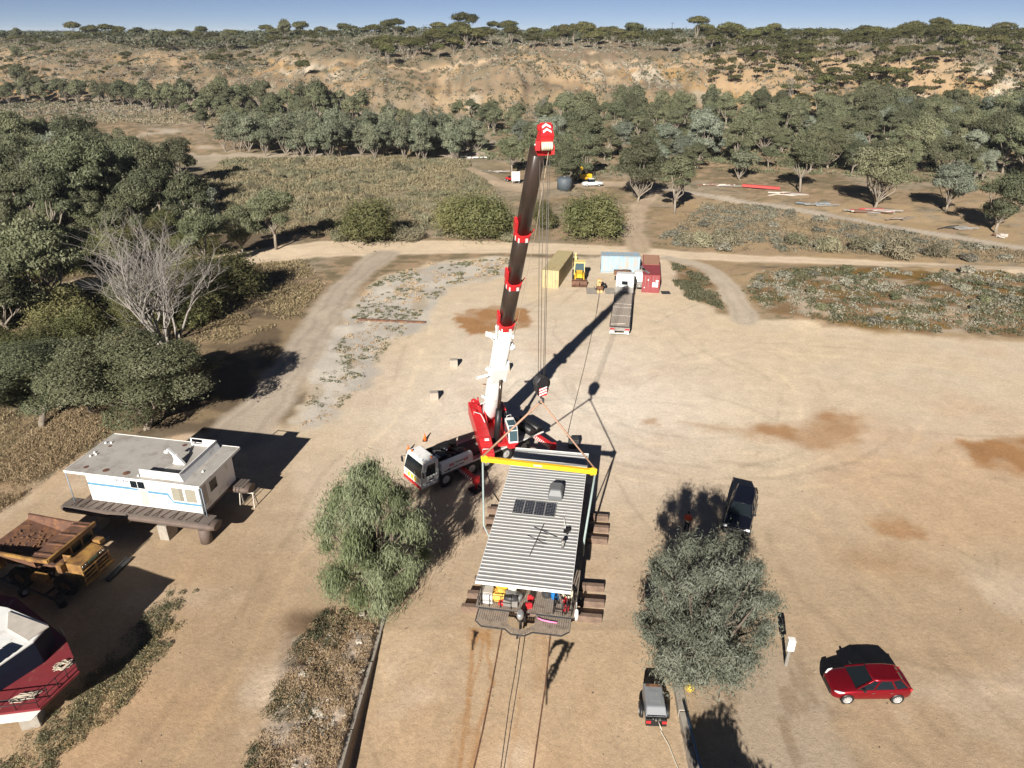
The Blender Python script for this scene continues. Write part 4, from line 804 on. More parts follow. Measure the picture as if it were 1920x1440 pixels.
def xf(mb, M):
    mb.v = [tuple(M @ Vector(p)) for p in mb.v]; return mb
def wheel(parent, c, r, w, rim_r, rim_mat=M_RIM, spokes=0, side=1):
    """A tyre with a rim on the outer side (side = sign of local x)."""
    e = bpy.data.objects.new('wheel', None); COL.objects.link(e); e.parent = parent; e.location = c; e.empty_display_size = 0.2
    t = MB(); t.lathe([(rim_r, -w / 2), (r * 0.94, -w / 2), (r, -w * 0.36), (r, w * 0.36), (r * 0.94, w / 2), (rim_r, w / 2), (rim_r * 0.9, w * 0.3), (rim_r * 0.9, -w * 0.3), (rim_r, -w / 2)], n=28, axis='x'); t.build('tyre', M_RUB, e)
    m = MB(); x = side * w * 0.30
    if spokes:
        m.lathe([(rim_r * 1.0, x + side * 0.05), (rim_r * 0.84, x + side * 0.035), (rim_r * 0.84, x - side * 0.02), (rim_r, x - side * 0.02)], n=26, axis='x')
        m.lathe([(0.001, x + side * 0.045), (rim_r * 0.2, x + side * 0.04), (rim_r * 0.22, x), (0.001, x)], n=12, axis='x')
        for i in range(spokes):
            a = 2 * math.pi * i / spokes; d = Vector((0, math.cos(a), math.sin(a))); m.bar(Vector((x + side * 0.03, 0, 0)) + d * rim_r * 0.15, Vector((x + side * 0.025, 0, 0)) + d * rim_r * 0.88, 0.06 * rim_r / 0.22, 0.03, up=(1, 0, 0))
        m.build('rim', rim_mat, e); k = MB(); k.lathe([(0.001, x - side * 0.03), (rim_r * 0.95, x - side * 0.03), (rim_r * 0.95, x - side * 0.05), (0.001, x - side * 0.05)], n=20, axis='x'); k.build('brake', M_BLACK, e)
    else:
        m.lathe([(rim_r, x + side * 0.06), (rim_r * 0.86, x + side * 0.05), (rim_r * 0.74, x - side * 0.03), (rim_r * 0.45, x - side * 0.01), (rim_r * 0.40, x + side * 0.06), (0.001, x + side * 0.08)], n=24, axis='x')
        for i in range(8): a = 2 * math.pi * i / 8; m.tube((x - side * 0.02, math.cos(a) * rim_r * 0.58, math.sin(a) * rim_r * 0.58), (x + side * 0.015, math.cos(a) * rim_r * 0.58, math.sin(a) * rim_r * 0.58), 0.028, n=6)
        m.build('rim', rim_mat, e)
    return e
def chev_box(mb, c0, c1, w, h, n, up=(0, 0, 1)):
    """A beam with raised slanted stripes on its two sides and top: material 0 body, 1 stripe."""
    c0, c1 = Vector(c0), Vector(c1); mb.mat(0).bar(c0, c1, w, h, up); d = (c1 - c0); L = d.length; d.normalize(); r = d.cross(Vector(up)).normalized(); u = r.cross(d)
    mb.mat(1)
    for i in range(n):
        s = L * (i + 0.3) / n; q = L * 0.45 / n; sl = h * 0.55
        for sg in (-1, 1):
            b = c0 + r * sg * (w / 2 + 0.004); mb.quad(b + d * s - u * h * 0.48, b + d * (s + q) - u * h * 0.48, b + d * min(s + q + sl, L) + u * h * 0.48, b + d * min(s + sl, L) + u * h * 0.48)
    mb.mat(0)

# ------------------------------------------------------------------ the mobile crane
S0 = Vector((-1.35, 52.7, 0)); CR = thing('mobile_crane', 'red and white telescopic mobile crane with its boom raised over the lifted houseboat', 'mobile crane', S0, R(128.6))
bpy.context.view_layer.update(); CINV = (Matrix.Translation(S0) @ Matrix.Rotation(R(128.6), 4, 'Z')).inverted()
m = MB(); m.bx(-0.62, 0.62, -4.1, 7.6, 0.7, 1.34)
for y in (6.1, 3.55, 2.05, -0.04, -1.96): m.tube((-1.0, y, 0.72), (1.0, y, 0.72), 0.13, n=8)
m.build('chassis', M_DGREY, CR)
m = MB(); m.bx(-1.36, 1.36, -4.2, 6.55, 1.345, 1.50); m.mat(1)
for y in np.arange(-4, 3.4, 0.62): m.bx(-1.32, -0.72, y, y + 0.56, 1.503, 1.52); m.bx(0.72, 1.32, y, y + 0.56, 1.503, 1.52)
m.mat(2).bx(-1.385, -1.362, -4.2, 6.5, 1.40, 1.52); m.bx(1.362, 1.385, -4.2, 6.5, 1.40, 1.52)
m.build('deck', [M_GREY, M_SAND, M_WHITE], CR)
for y in (6.1, 3.55, 2.05, -0.04, -1.96):
    for sx in (-1, 1):
        m = MB(); pr = [(math.cos(a) * 0.86, math.sin(a) * 0.86) for a in np.linspace(0.35, math.pi - 0.35, 9)]
        for i in range(8): m.bar((sx * 1.1, y + pr[i][0], 0.72 + min(pr[i][1], 0.66)), (sx * 1.1, y + pr[i + 1][0], 0.72 + min(pr[i + 1][1], 0.66)), 0.03, 0.5, up=(1, 0, 0))
        m.build('mudguard', M_BLACK, CR)
for y in (6.1, 3.55, 2.05, -0.04, -1.96):
    for sx in (-1, 1): wheel(CR, (sx * 1.13, y, 0.74), 0.74, 0.46, 0.36, side=sx)
# driver's cab
m = MB(); prof = [(6.72, 0.78), (8.38, 0.70), (8.46, 1.0), (8.40, 1.62), (8.02, 2.86), (7.85, 2.97), (6.80, 2.97), (6.72, 2.9)]
m.prism(prof, -1.30, 1.30, 'x'); cab = m.build('driver_cab', M_WHITE, CR, bevel=0.05, seg=2)
m = MB(); m.add([(-1.18, 8.405, 1.68), (1.18, 8.405, 1.68), (1.10, 8.07, 2.76), (-1.10, 8.07, 2.76), (-1.18, 8.43, 1.69), (1.18, 8.43, 1.69), (1.10, 8.095, 2.77), (-1.10, 8.095, 2.77)], [(0, 1, 2, 3), (7, 6, 5, 4), (0, 4, 5, 1), (1, 5, 6, 2), (2, 6, 7, 3), (3, 7, 4, 0)]); m.build('windscreen', M_GLASS, cab)
for sx in (-1, 1):
    m = MB(); q = [(7.05, 1.75), (7.92, 1.70), (7.95, 2.1), (7.72, 2.68), (7.05, 2.70)]; m.prism(q, sx * 1.303, sx * 1.322, 'x'); m.build('side_window', M_GLASS, cab)
    m = MB(); m.path([(sx * 1.3, 8.2, 2.5), (sx * 1.55, 8.35, 2.5), (sx * 1.58, 8.36, 1.9)], 0.025, 6); m.box((sx * 1.57, 8.36, 2.15), (0.22, 0.10, 0.45)); m.build('mirror', M_BLACK, cab, bevel=0.02)
m = MB()
for k, (y0, y1, z) in enumerate([(7.15, 7.75, 1.48), (7.2, 7.7, 1.36), (7.25, 7.72, 1.27), (7.5, 7.95, 1.1), (7.15, 7.4, 1.08)]): m.bx(-1.312, -1.303, y0, y1, z, z + 0.07)
m.build('door_lettering', M_BLACK, cab)
m = MB(); m.add([(-0.95, 8.475, 1.15), (0.95, 8.475, 1.15), (0.95, 8.432, 1.52), (-0.95, 8.432, 1.52)], [(0, 1, 2, 3)]); m.mat(1)
for x in (-0.85, -0.35, 0.15, 0.65):
    m.add([(x, 8.481, 1.18), (x + 0.16, 8.481, 1.18), (x + 0.16, 8.437, 1.50), (x, 8.437, 1.50)], [(0, 1, 2, 3)])
m.build('hazard_board', [M_HIVIS, M_WHITE], cab)
m = MB(); m.box((0, 8.46, 0.86), (2.5, 0.14, 0.28)); m.build('bumper', M_RED, cab, bevel=0.03)
m = MB(); m.lathe([(0.09, 0), (0.08, 0.16), (0.001, 0.18)], (0.9, 7.8, 2.97), 10); m.lathe([(0.09, 0), (0.08, 0.16), (0.001, 0.18)], (-0.9, 7.1, 2.97), 10); m.build('beacon', M_ORANGE, cab)
# engine bay behind the cab
m = MB(); m.bx(-0.88, 1.30, 3.3, 6.62, 1.51, 1.66); m.bx(1.22, 1.32, 3.3, 6.62, 1.66, 2.35); m.bx(-0.88, 1.30, 6.55, 6.65, 1.66, 2.5); m.bar((1.25, 3.2, 2.4), (1.25, 6.6, 2.4), 0.06); m.bar((1.25, 0.6, 2.1), (1.25, 3.1, 2.25), 0.08, 0.35); m.build('engine_tray', M_BLACK, CR)
m = MB(); m.box((0.2, 5.6, 1.95), (1.0, 1.3, 0.55)); m.tube((0.8, 4.3, 2.05), (0.8, 5.0, 2.05), 0.30, n=14); m.tube((-0.3, 4.2, 1.9), (0.3, 4.2, 1.9), 0.25, n=14); m.ball((-0.4, 5.2, 2.0), 0.28); m.path([(0.9, 6.2, 1.8), (0.6, 6.0, 2.5), (0.2, 5.6, 2.55), (-0.2, 5.2, 2.3), (-0.3, 4.4, 2.1)], 0.07, 7)
m.mat(1).ball((0.5, 6.0, 2.35), 0.16); m.tube((0.1, 5.0, 2.25), (0.1, 5.0, 2.5), 0.10, n=10); m.box((-0.1, 6.1, 2.3), (0.5, 0.25, 0.12)); m.mat(0); m.lathe([(0.6, 0), (0.6, 0.14), (0.3, 0.2), (0.001, 0.2)], (0.1, 3.7, 1.68), 20)
m.build('engine', [M_BLACK, M_CHROME], CR)
m = MB(); m.bx(-0.85, 1.2, 1.2, 3.25, 1.51, 1.72); m.mat(1).lathe([(0.3, 0), (0.28, 0.03), (0.001, 0.03)], (0.2, 1.75, 1.72), 18); m.build('tarp_cover', [M_BLACK, M_SAND], CR, bevel=0.03)
m = MB(); pr = [(-1.36, 1.52), (-1.36, 2.05), (-1.30, 2.22), (-1.15, 2.30), (-0.92, 2.30), (-0.92, 1.52)]; m.prism(pr, 3.45, 6.45, 'y'); sp = m.build('side_panel', M_WHITE, CR)
m = MB()
for y, w, z, mm in ((4.15, 0.42, 1.96, 0), (5.55, 0.42, 1.94, 0), (4.8, 0.75, 2.02, 1), (4.6, 0.5, 1.68, 1), (5.2, 0.5, 1.66, 1), (5.75, 0.4, 1.64, 1), (6.0, 0.6, 1.56, 1)):
    m.mat(mm).bx(-1.369, -1.362, y - w / 2, y + w / 2, z - (0.11 if mm == 0 else 0.035), z + (0.11 if mm == 0 else 0.035))
    if mm == 0:
        m.mat(2); [m.bx(-1.374, -1.370, y - w / 2 + 0.06, y + w / 2 - 0.06, z + t, z + t + 0.03) for t in (-0.06, 0.03)]
m.build('company_lettering', [M_RED, M_BLACK, M_WHITE], sp)
for (y, xs, xe) in ((4.45, -0.7, -3.15), (4.45, 0.7, 2.6), (-3.75, -0.7, -3.15), (-3.75, 0.7, 3.0)):
    m = MB(); chev_box(m, (xs, y, 0.98), (xe, y, 0.86), 0.42, 0.40, 11); og = m.build('outrigger_beam', [M_RED, M_WHITE], CR)
    m = MB(); m.tube((xe, y, 1.15), (xe, y, 0.12), 0.13, n=12); m.box((xe, y, 0.95), (0.3, 0.5, 0.6)); m.build('jack', M_RED, og)
    m = MB(); m.lathe([(0.3, 0.05), (0.3, 0.11), (0.1, 0.16), (0.001, 0.16)], (xe, y, 0), 16); m.box((xe, y, 0.03), (1.0, 1.0, 0.06)); m.build('pad', M_BLACK, og)
m = MB(); m.tube((-1.3, -3.0, 1.86), (1.2, -3.0, 1.86), 0.34, n=16); m.tube((-1.3, -3.75, 1.80), (1.2, -3.75, 1.80), 0.30, n=16); m.bx(-1.3, 1.3, -4.15, -2.7, 1.51, 1.6); m.build('tool_roll', M_BLACK, CR)
# superstructure
SR = R(62.9)
def sup(name, mb, mats, bevel=0.0, parent=None):
    o = mb.build(name, mats, parent or CR, bevel=bevel)
    if parent is None: o.rotation_euler = (0, 0, SR)
    return o
m = MB(); m.lathe([(1.0, 1.5), (1.0, 1.62), (0.85, 1.64), (0.85, 1.8), (0.001, 1.8)], n=32); sup('turntable', m, M_DGREY)
m = MB(); pr = [(-4.4, 1.85), (3.45, 1.80), (3.65, 1.95), (3.62, 2.45), (2.1, 3.05), (-2.2, 3.2), (-4.4, 3.15)]; m.prism(pr, 0.78, 1.78, 'x'); eh = sup('engine_housing', m, M_RED, 0.05)
m = MB()
for i in range(5): y = 3.5 - i * 0.26; z = 2.50 + i * 0.105; m.bar((0.86, y, z + 0.015), (1.70, y, z + 0.015), 0.05, 0.02)
for y in (1.9, 0.6, -0.8): m.bar((0.80, y, 3.10), (1.76, y, 3.10), 0.03, 0.05)
sup('louvre', m, pm('dark_red_paint', (0.26, 0.012, 0.014), 0.45), parent=eh)
m = MB(); m.path([(1.6, -1.9, 3.2), (1.6, -1.9, 3.45), (1.1, -1.4, 3.45), (1.0, -0.6, 3.4), (0.92, -0.3, 3.2)], 0.035, 6); sup('handrail', m, M_WHITE, parent=eh); m = MB(); m.path([(1.70, 3.3, 2.6), (1.70, 3.3, 2.8), (1.2, 3.35, 2.8)], 0.03, 6); sup('handrail', m, M_WHITE, parent=eh); m = MB(); m.box((1.2, 2.3, 3.06), (0.35, 0.2, 0.12)); sup('roof_lamp', m, M_WHITE, parent=eh)
m = MB(); m.box((1.2, -3.2, 3.32), (0.7, 1.2, 0.25)); m.tube((0.95, -3.9, 3.25), (0.95, -3.9, 3.75), 0.09, n=10); m.box((1.5, -2.4, 3.3), (0.3, 0.5, 0.3)); m.ball((1.3, -4.0, 3.35), 0.28); m.path([(0.9, -2.6, 3.3), (1.2, -2.9, 3.6), (1.5, -3.5, 3.4)], 0.05, 6); sup('exhaust_unit', m, M_RED, parent=eh)
for sx in (-1, 1):
    m = MB(); pr = [(-3.0, 1.8), (1.9, 1.8), (1.75, 2.25), (0.4, 2.3), (-1.5, 3.3), (-2.5, 3.75), (-3.0, 3.5)]; m.prism(pr, sx * 0.60, sx * 0.70, 'x'); sup('side_plate', m, M_RED, 0.02)
m = MB(); m.bx(-0.58, 0.58, -3.0, 1.6, 1.82, 2.05); sup('base_plate', m, M_RED)
m = MB(); m.bx(-1.5, 0.72, -4.7, -3.1, 1.75, 2.75); sup('counterweight', m, M_RED, 0.06)
m = MB(); m.tube((-1.35, -2.4, 2.35), (-0.75, -2.4, 2.35), 0.42, n=18); m.mat(1); m.tube((-1.38, -2.4, 2.35), (-1.34, -2.4, 2.35), 0.55, n=18); m.tube((-0.76, -2.4, 2.35), (-0.72, -2.4, 2.35), 0.55, n=18); m.mat(0); m.box((-1.05, -1.3, 2.3), (0.6, 0.9, 0.7)); m.path([(-0.8, -1.0, 2.6), (-1.0, -0.7, 3.0), (-1.2, -0.9, 2.6), (-0.9, -1.4, 2.9)], 0.05, 6); sup('winch', m, [M_BLACK, M_GREY])
m = MB(); pr = [(-0.1, 1.75), (1.95, 1.75), (2.0, 2.35), (1.75, 3.35), (1.45, 3.62), (-0.05, 3.62), (-0.1, 3.5)]; m.prism(pr, -1.52, -0.72, 'x'); oc = sup('operator_cab', m, M_WHITE, 0.04)
m = MB(); m.bx(-1.535, -0.705, -0.06, 2.0, 1.74, 2.28); sup('lower_panel', m, M_RED, 0.02, parent=oc)
m = MB(); m.add([(-1.45, 2.012, 2.42), (-0.79, 2.012, 2.42), (-0.79, 1.79, 3.30), (-1.45, 1.79, 3.30)], [(0, 1, 2, 3)]); sup('front_window', m, M_GLASS2, parent=oc)
m = MB(); m.add([(-1.45, 1.40, 3.632), (-0.79, 1.40, 3.632), (-0.79, 0.45, 3.632), (-1.45, 0.45, 3.632)], [(0, 1, 2, 3)]); m.add([(-1.45, 1.76, 3.36), (-0.79, 1.76, 3.36), (-0.79, 1.48, 3.61), (-1.45, 1.48, 3.61)], [(0, 1, 2, 3)]); sup('roof_window', m, M_GLASS2, parent=oc)
for x in (-1.525, -0.712):
    m = MB(); q = [(0.15, 2.4), (1.85, 2.4), (1.66, 3.28), (0.15, 3.4)]; m.prism(q, x, x + (0.012 if x > -1 else -0.012), 'x'); sup('side_window', m, M_GLASS2, parent=oc)
m = MB(); m.path([(-1.3, -0.1, 3.65), (-1.3, -0.1, 3.85), (-0.9, 0.1, 3.85), (-0.9, 0.1, 3.65)], 0.025, 6); m.box((-0.85, 1.9, 2.42), (0.3, 0.12, 0.14)); sup('cab_rail', m, M_WHITE, parent=oc)
# boom, built along its own line
BP0, BP1 = Vector((-1.98, 55.0, 3.15)), Vector((1.57, 41.3, 27.85)); BU = (BP1 - BP0).normalized(); BR = BU.cross(Vector((0, 0, 1))).normalized(); BN = BR.cross(BU)   # BN: upper face normal
BL = (BP1 - BP0).length
def bq(t, x=0.0, y=0.0): return BP0 + BU * (BL * t) + BR * x + BN * y
def bring(t, w, h, n=14):
    out = []
    for k in range(n):
        a = 2 * math.pi * (k + 0.5) / n; cx, sy = math.cos(a), math.sin(a); e = 0.55
        out.append(bq(t, math.copysign(abs(cx) ** e, cx) * w / 2, math.copysign(abs(sy) ** (0.5 if sy > 0 else 0.85), sy) * h / 2))
    return out
def boom_part(name, mb, mats, parent=None, bevel=0): xf(mb, CINV); return mb.build(name, mats, parent or CR, bevel=bevel)
m = MB(); m.loft([bring(-0.035, 0.9, 1.0), bring(0.0, 1.16, 1.3), bring(0.425, 1.16, 1.3)], smooth=True); bs_ = boom_part('base_section', m, M_WHITE)
m = MB()
for x in (-0.36, -0.12, 0.12, 0.36): m.bar(bq(0.2, x, -0.655 + abs(x) * 0.25), bq(0.415, x, -0.655 + abs(x) * 0.25), 0.035, 0.03, up=BN)
for x in (-0.3, 0.1): m.box(bq(0.30, x, -0.64), (0.08, 0.08, 0.14)); m.box(bq(0.345, x, -0.64), (0.08, 0.08, 0.14))
boom_part('stiffener', m, pm('mid_grey_paint', (0.42, 0.43, 0.43), 0.4), bs_)  # stiffener ribs and lugs in plain grey
m = MB(); m.bar(bq(0.19, 0, -0.66), bq(0.255, 0, -0.72), 1.25, 0.22, up=BN); m.bar(bq(0.20, 0.5, -0.7), bq(0.285, 0.66, -0.3), 0.16, 0.3, up=BN); m.bar(bq(0.20, -0.5, -0.7), bq(0.27, -0.66, -0.3), 0.16, 0.3, up=BN)
for s in (0.0, 0.12): m.bar(bq(0.222, 0.6, -0.5 + s), bq(0.208, 1.75, -0.45 + s), 0.08)
m.bar(bq(0.215, 1.72, -0.6), bq(0.205, 1.72, -0.2), 0.12); m.bar(bq(0.235, 0.6, -0.4), bq(0.245, 1.0, -0.3), 0.3, 0.2, up=BN); m.bar(bq(0.09, 0.58, -0.3), bq(0.10, 1.0, -0.2), 0.1, 0.22, up=BN); m.bar(bq(0.075, 0.6, -0.4), bq(0.07, 1.1, -0.45), 0.06)
boom_part('ram_bracket', m, M_WHITE, bs_)
m = MB(); m.bar(bq(0.385, 0.6, -0.3), bq(0.395, 1.45, -0.1), 0.10, 0.42, up=BN); m.bar(bq(0.36, 0.6, -0.2), bq(0.392, 1.3, -0.1), 0.08, 0.2, up=BN); m.bar(bq(0.395, 0.7, -0.4), bq(0.43, 0.78, -0.3), 0.14, 0.2, up=BN); m.box(bq(0.335, -0.72, -0.2), (0.25, 0.3, 0.5)); m.tube(bq(0.33, -0.62, -0.2), bq(0.33, -0.98, -0.2), 0.26, n=14); m.box(bq(0.385, -0.62, -0.4), (0.12, 0.12, 0.3)); boom_part('jib_bracket', m, M_WHITE, bs_)
secs = [(0.42, 0.585, 1.02, 1.16), (0.58, 0.745, 0.94, 1.06), (0.74, 0.965, 0.86, 0.97)]
for t0, t1, w, h in secs:
    m = MB(); m.loft([bring(t0, w, h, 18), bring(t1, w, h, 18)], smooth=True); boom_part('telescopic_section', m, M_BOOM)
for t, w, h in ((0.427, 1.26, 1.4), (0.583, 1.12, 1.24), (0.742, 1.04, 1.14)):
    m = MB(); m.loft([bring(t - 0.008, w, h, 18), bring(t + 0.010, w, h, 18)]); m.bar(bq(t + 0.008, w / 2 - 0.05, 0.1), bq(t + 0.04, w / 2 - 0.0, 0.1), 0.16, 0.55, up=BN); m.bar(bq(t, -w / 2, -0.05), bq(t + 0.012, -w / 2 - 0.22, 0.0), 0.08); m.mat(1)
    r0, r1 = bring(t - 0.0095, w * 1.01, h * 1.01, 18), bring(t + 0.004, w * 1.012, h * 1.012, 18)
    for k in range(18):
        if k % 2 == 0: m.quad(r0[k], r0[(k + 1) % 18].lerp(r0[k], 0.35), r1[(k + 1) % 18].lerp(r1[k], 0.2), r1[k].lerp(r1[(k + 1) % 18], 0.2))
    boom_part('collar', m, [M_RED, M_WHITE])
# head
m = MB(); HX = -0.30; HS = 0.66
def hq(t, x, y): return bq(1.0 + (t - 1.0) * 0.78, HX + x * HS, y * HS)
m.add([hq(0.955, -0.62, -0.62), hq(0.955, 0.62, -0.62), hq(0.955, 0.62, 0.55), hq(0.955, -0.62, 0.55), hq(1.012, -0.55, -0.50), hq(1.012, 0.55, -0.50), hq(1.025, 0.48, 0.60), hq(1.025, -0.48, 0.60)], [(3, 2, 1, 0), (4, 5, 6, 7), (0, 1, 5, 4), (1, 2, 6, 5), (2, 3, 7, 6), (3, 0, 4, 7)])
m.tube(hq(1.01, -0.68, 0.62), hq(1.01, 0.6, 0.62), 0.17, n=12); m.box(hq(0.985, 0.74, -0.55), (0.26, 0.4, 0.5)); m.box(hq(0.975, -0.6, -0.7), (0.18, 0.4, 0.5)); m.bar(hq(0.99, -0.52, 0.62), hq(1.022, -0.45, 0.62), 0.12); m.bar(hq(0.99, 0.3, 0.62), hq(1.02, 0.3, 0.62), 0.1)
hd = boom_part('boom_head', m, M_RED)
m = MB()
def hface(x, y): return hq(1.012 + (y + 0.50) / 1.10 * 0.013 + 0.0010, x, y)
for k in (0, 1):
    b = -0.32 + 0.40 * k; wd = 0.36 + 0.02 * k
    m.quad(hface(-wd, b), hface(0, b + 0.24), hface(0, b + 0.44), hface(-wd, b + 0.20)); m.quad(hface(0, b + 0.24), hface(wd, b), hface(wd, b + 0.20), hface(0, b + 0.44))
for k in range(3):
    q = 0.962 + 0.018 * k; m.quad(hq(q, -0.628, -0.4), hq(q + 0.008, -0.624, -0.1), hq(q + 0.014, -0.62, -0.1), hq(q + 0.006, -0.626, -0.4))
boom_part('chevron_marking', m, M_WHITE, hd)
for i in range(5):
    x = -0.38 + 0.19 * i; c = hq(0.985, x, -0.70); m = MB()
    rg = []
    for (rr, dx) in ((0.10, -0.05), (0.30, -0.045), (0.25, 0), (0.30, 0.045), (0.10, 0.05)):
        rg.append([c + BR * dx + (BU * math.cos(a) + BN * math.sin(a)) * rr * 0.85 for a in np.linspace(0, 2 * math.pi, 20, endpoint=False)])
    m.loft(rg, smooth=True); boom_part('sheave', m, M_CREAM, hd)
m = MB(); m.tube(hq(0.985, 0.6, -0.45), hq(0.985, 1.0, -0.45), 0.05, n=6); boom_part('camera_arm', m, M_WHITE, hd)
# luffing ram
la, lb = Vector((-1.30, 51.6, 2.15)), bq(0.205, -0.22, -0.72); lm = la.lerp(lb, 0.52); m = MB(); m.path([la, lm], 0.27, 16); m.tube(la - Vector((0.35, 0.1, 0)), la + Vector((0.35, 0.1, 0)), 0.24, n=12); ram = boom_part('luffing_ram', m, M_BLACK)
m = MB(); m.path([lm, lb], 0.15, 14); boom_part('ram_rod', m, pm('oiled_rod', (0.10, 0.075, 0.06), 0.2, 0.7), ram)
# hoist ropes: four falls down to the block, one back along the boom to the winch
HK = Vector((1.90, 41.2, 11.75))
for dx, dy in ((-0.28, 0.05), (-0.08, -0.05), (0.17, 0.05), (0.27, -0.05)):
    m = MB(); m.path([Vector((HK.x + dx - 0.06, HK.y + dy, 26.55)), Vector((HK.x + dx * 0.75, HK.y + dy, HK.z + 1.2))], 0.019, 5); boom_part('hoist_rope', m, M_ROPE)
m = MB(); m.path([bq(0.985, -0.45, -0.5), bq(0.75, -0.78, -0.25), bq(0.45, -0.86, -0.1), bq(0.03, -0.70, 0.4)], 0.016, 5); boom_part('hoist_rope', m, pm('pale_rope', (0.42, 0.33, 0.25), 0.6))
# ------------------------------------------------------------------ hook block, spreader and slings
HB = thing('hook_block', 'black crane hook block with red and white stripes hanging above the lifted houseboat', 'hook block', HK, R(20))
m = MB(); m.prism([(-0.28, 0.1), (0.28, 0.1), (0.42, 0.55), (0.40, 1.15), (0.2, 1.45), (-0.2, 1.45), (-0.40, 1.15), (-0.42, 0.55)], -0.30, 0.30, 'y'); m.build('block_body', M_BLACK, HB, bevel=0.05)
for y in (-0.2, 0, 0.2):
    m = MB(); m.lathe([(0.1, -0.05), (0.52, -0.05), (0.46, 0), (0.52, 0.05), (0.1, 0.05)], (0, y, 0.98), 20, 'y'); m.build('sheave', M_DGREY, HB)
m = MB(); m.bx(-0.27, 0.27, -0.312, -0.302, 0.14, 0.72); m.mat(1)
for k in range(3): z = 0.16 + k * 0.19; m.quad((-0.26, -0.317, z), (0.26, -0.317, z + 0.14), (0.26, -0.317, z + 0.25), (-0.26, -0.317, z + 0.11))
m.build('warning_plate', [M_RED, M_WHITE], HB)
m = MB(); m.path([(0, 0, 0.15), (0, 0, -0.15), (0.16, 0, -0.28), (0.15, 0, -0.48), (0, 0, -0.56), (-0.15, 0, -0.46), (-0.15, 0, -0.33)], [0.08, 0.08, 0.08, 0.09, 0.08, 0.06, 0.03], 8); m.build('hook', M_DGREY, HB)
SA, SB_ = Vector((-2.04, 42.0, 6.4)), Vector((5.62, 40.38, 6.4)); sc_ = (SA + SB_) / 2; sL = (SB_ - SA).length; sang = math.atan2(SB_.y - SA.y, SB_.x - SA.x)
SPB = thing('spreader_beam', 'long yellow steel spreader beam hanging level over the corrugated roof', 'spreader beam', sc_, sang)
m = MB(); m.bx(-sL / 2 + 0.15, sL / 2 - 0.15, -0.10, 0.10, -0.13, 0.13); m.bx(-sL / 2 + 0.15, sL / 2 - 0.15, -0.13, 0.13, 0.131, 0.16); m.bx(-sL / 2 + 0.15, sL / 2 - 0.15, -0.13, 0.13, -0.16, -0.131); m.build('beam', M_YEL, SPB)
for s in (-1, 1):
    m = MB(); m.prism([(s * (sL / 2 - 0.3), -0.3), (s * (sL / 2 + 0.08), -0.22), (s * (sL / 2 + 0.12), 0.2), (s * (sL / 2 - 0.1), 0.36), (s * (sL / 2 - 0.4), 0.2)], -0.045, 0.045, 'y'); m.tube((s * sL / 2, -0.12, 0.12), (s * sL / 2, 0.12, 0.12), 0.07, n=10); m.tube((s * sL / 2, -0.12, -0.14), (s * sL / 2, 0.12, -0.14), 0.07, n=10); m.build('end_lug', M_YEL, SPB)
m = MB(); m.bx(-0.3, 0.3, -0.106, -0.101, -0.08, 0.08); m.build('rating_plate', M_SAND, SPB)
def sling(name, label, pts, r, mat_, cat='sling', group=None, n=6):
    p0 = Vector(pts[0]); m = MB(); m.path([Vector(p) - p0 for p in pts], r, n); o = m.build(name, mat_); o.location = p0; return tag(o, label, cat, group)
sling('lifting_sling', 'brown webbing sling from the hook to the left end of the yellow beam', [HK + Vector((0, 0, -0.42)), SA + Vector((0, 0, 0.2))], 0.075, M_SLING)
sling('lifting_sling', 'brown webbing sling from the hook to the right end of the yellow beam', [HK + Vector((0, 0, -0.42)), SB_ + Vector((0, 0, 0.2))], 0.06, M_SLING)
def bloc(x, y, z): return Matrix.Rotation(R(-9.28), 3, 'Z') @ Vector((x, y, 0)) + Vector((0.64, 31.94, z))
sling('hull_sling', 'pale sling down the left side of the houseboat to its stern lifting point', [SA + Vector((0, 0, -0.15)), at(907, 985, 1.9), bloc(-3.13, 7.2, 0.75)], [0.075, 0.07, 0.05], M_TEAL)
sling('hull_sling', 'dark sling down the left side of the houseboat to its forward lifting point', [SA + Vector((0, 0, -0.15)), at(926, 925, 2.0), bloc(-3.13, 11.6, 0.75)], [0.05, 0.05, 0.05], M_BLACK)
sling('hull_sling', 'pale sling down the right side of the houseboat to its stern lifting point', [SB_ + Vector((0, 0, -0.15)), at(1095, 1014, 2.6), bloc(3.13, 7.2, 0.75)], [0.08, 0.08, 0.05], M_TEAL)
sling('hull_sling', 'dark sling down the right side of the houseboat to its forward lifting point', [SB_ + Vector((0, 0, -0.15)), bloc(3.18, 10.6, 2.0), bloc(3.13, 11.6, 0.75)], 0.05, M_BLACK)

# ------------------------------------------------------------------ the houseboat in the slings
BT = thing('houseboat', 'houseboat with a corrugated metal roof and timber stern deck hanging in the crane slings', 'houseboat', (0.64, 31.94, 0), R(-9.28))
for sx in (-1, 1):
    m = MB(); rg = []
    for y, f in ((0.4, 0.75), (0.9, 1), (14.6, 1), (15.4, 0.55)): rg.append([(sx * 1.95 + math.cos(a) * 0.85, y, 0.86 + math.sin(a) * 0.36 * f) for a in np.linspace(0, 2 * math.pi, 16, endpoint=False)])
    m.loft(rg, smooth=True); m.build('pontoon', M_DGREY, BT)
m = MB(); m.bx(-3.1, 3.1, 0.75, 15.1, 1.22, 1.30); m.mat(1)
for x in np.arange(-3.05, 3.0, 0.125): m.bx(x, x + 0.105, 0.76, 2.75, 1.303, 1.325)
m.mat(1); m.bx(2.62, 3.1, 2.75, 15.1, 1.303, 1.33); m.bx(-3.1, -2.62, 2.75, 15.1, 1.303, 1.33); m.build('deck', [M_DGREY, M_DECK], BT)
def plank_poly(poly, y0, y1, name):
    return poly
m = MB()
xl = np.arange(-2.80, 2.75, 0.135)
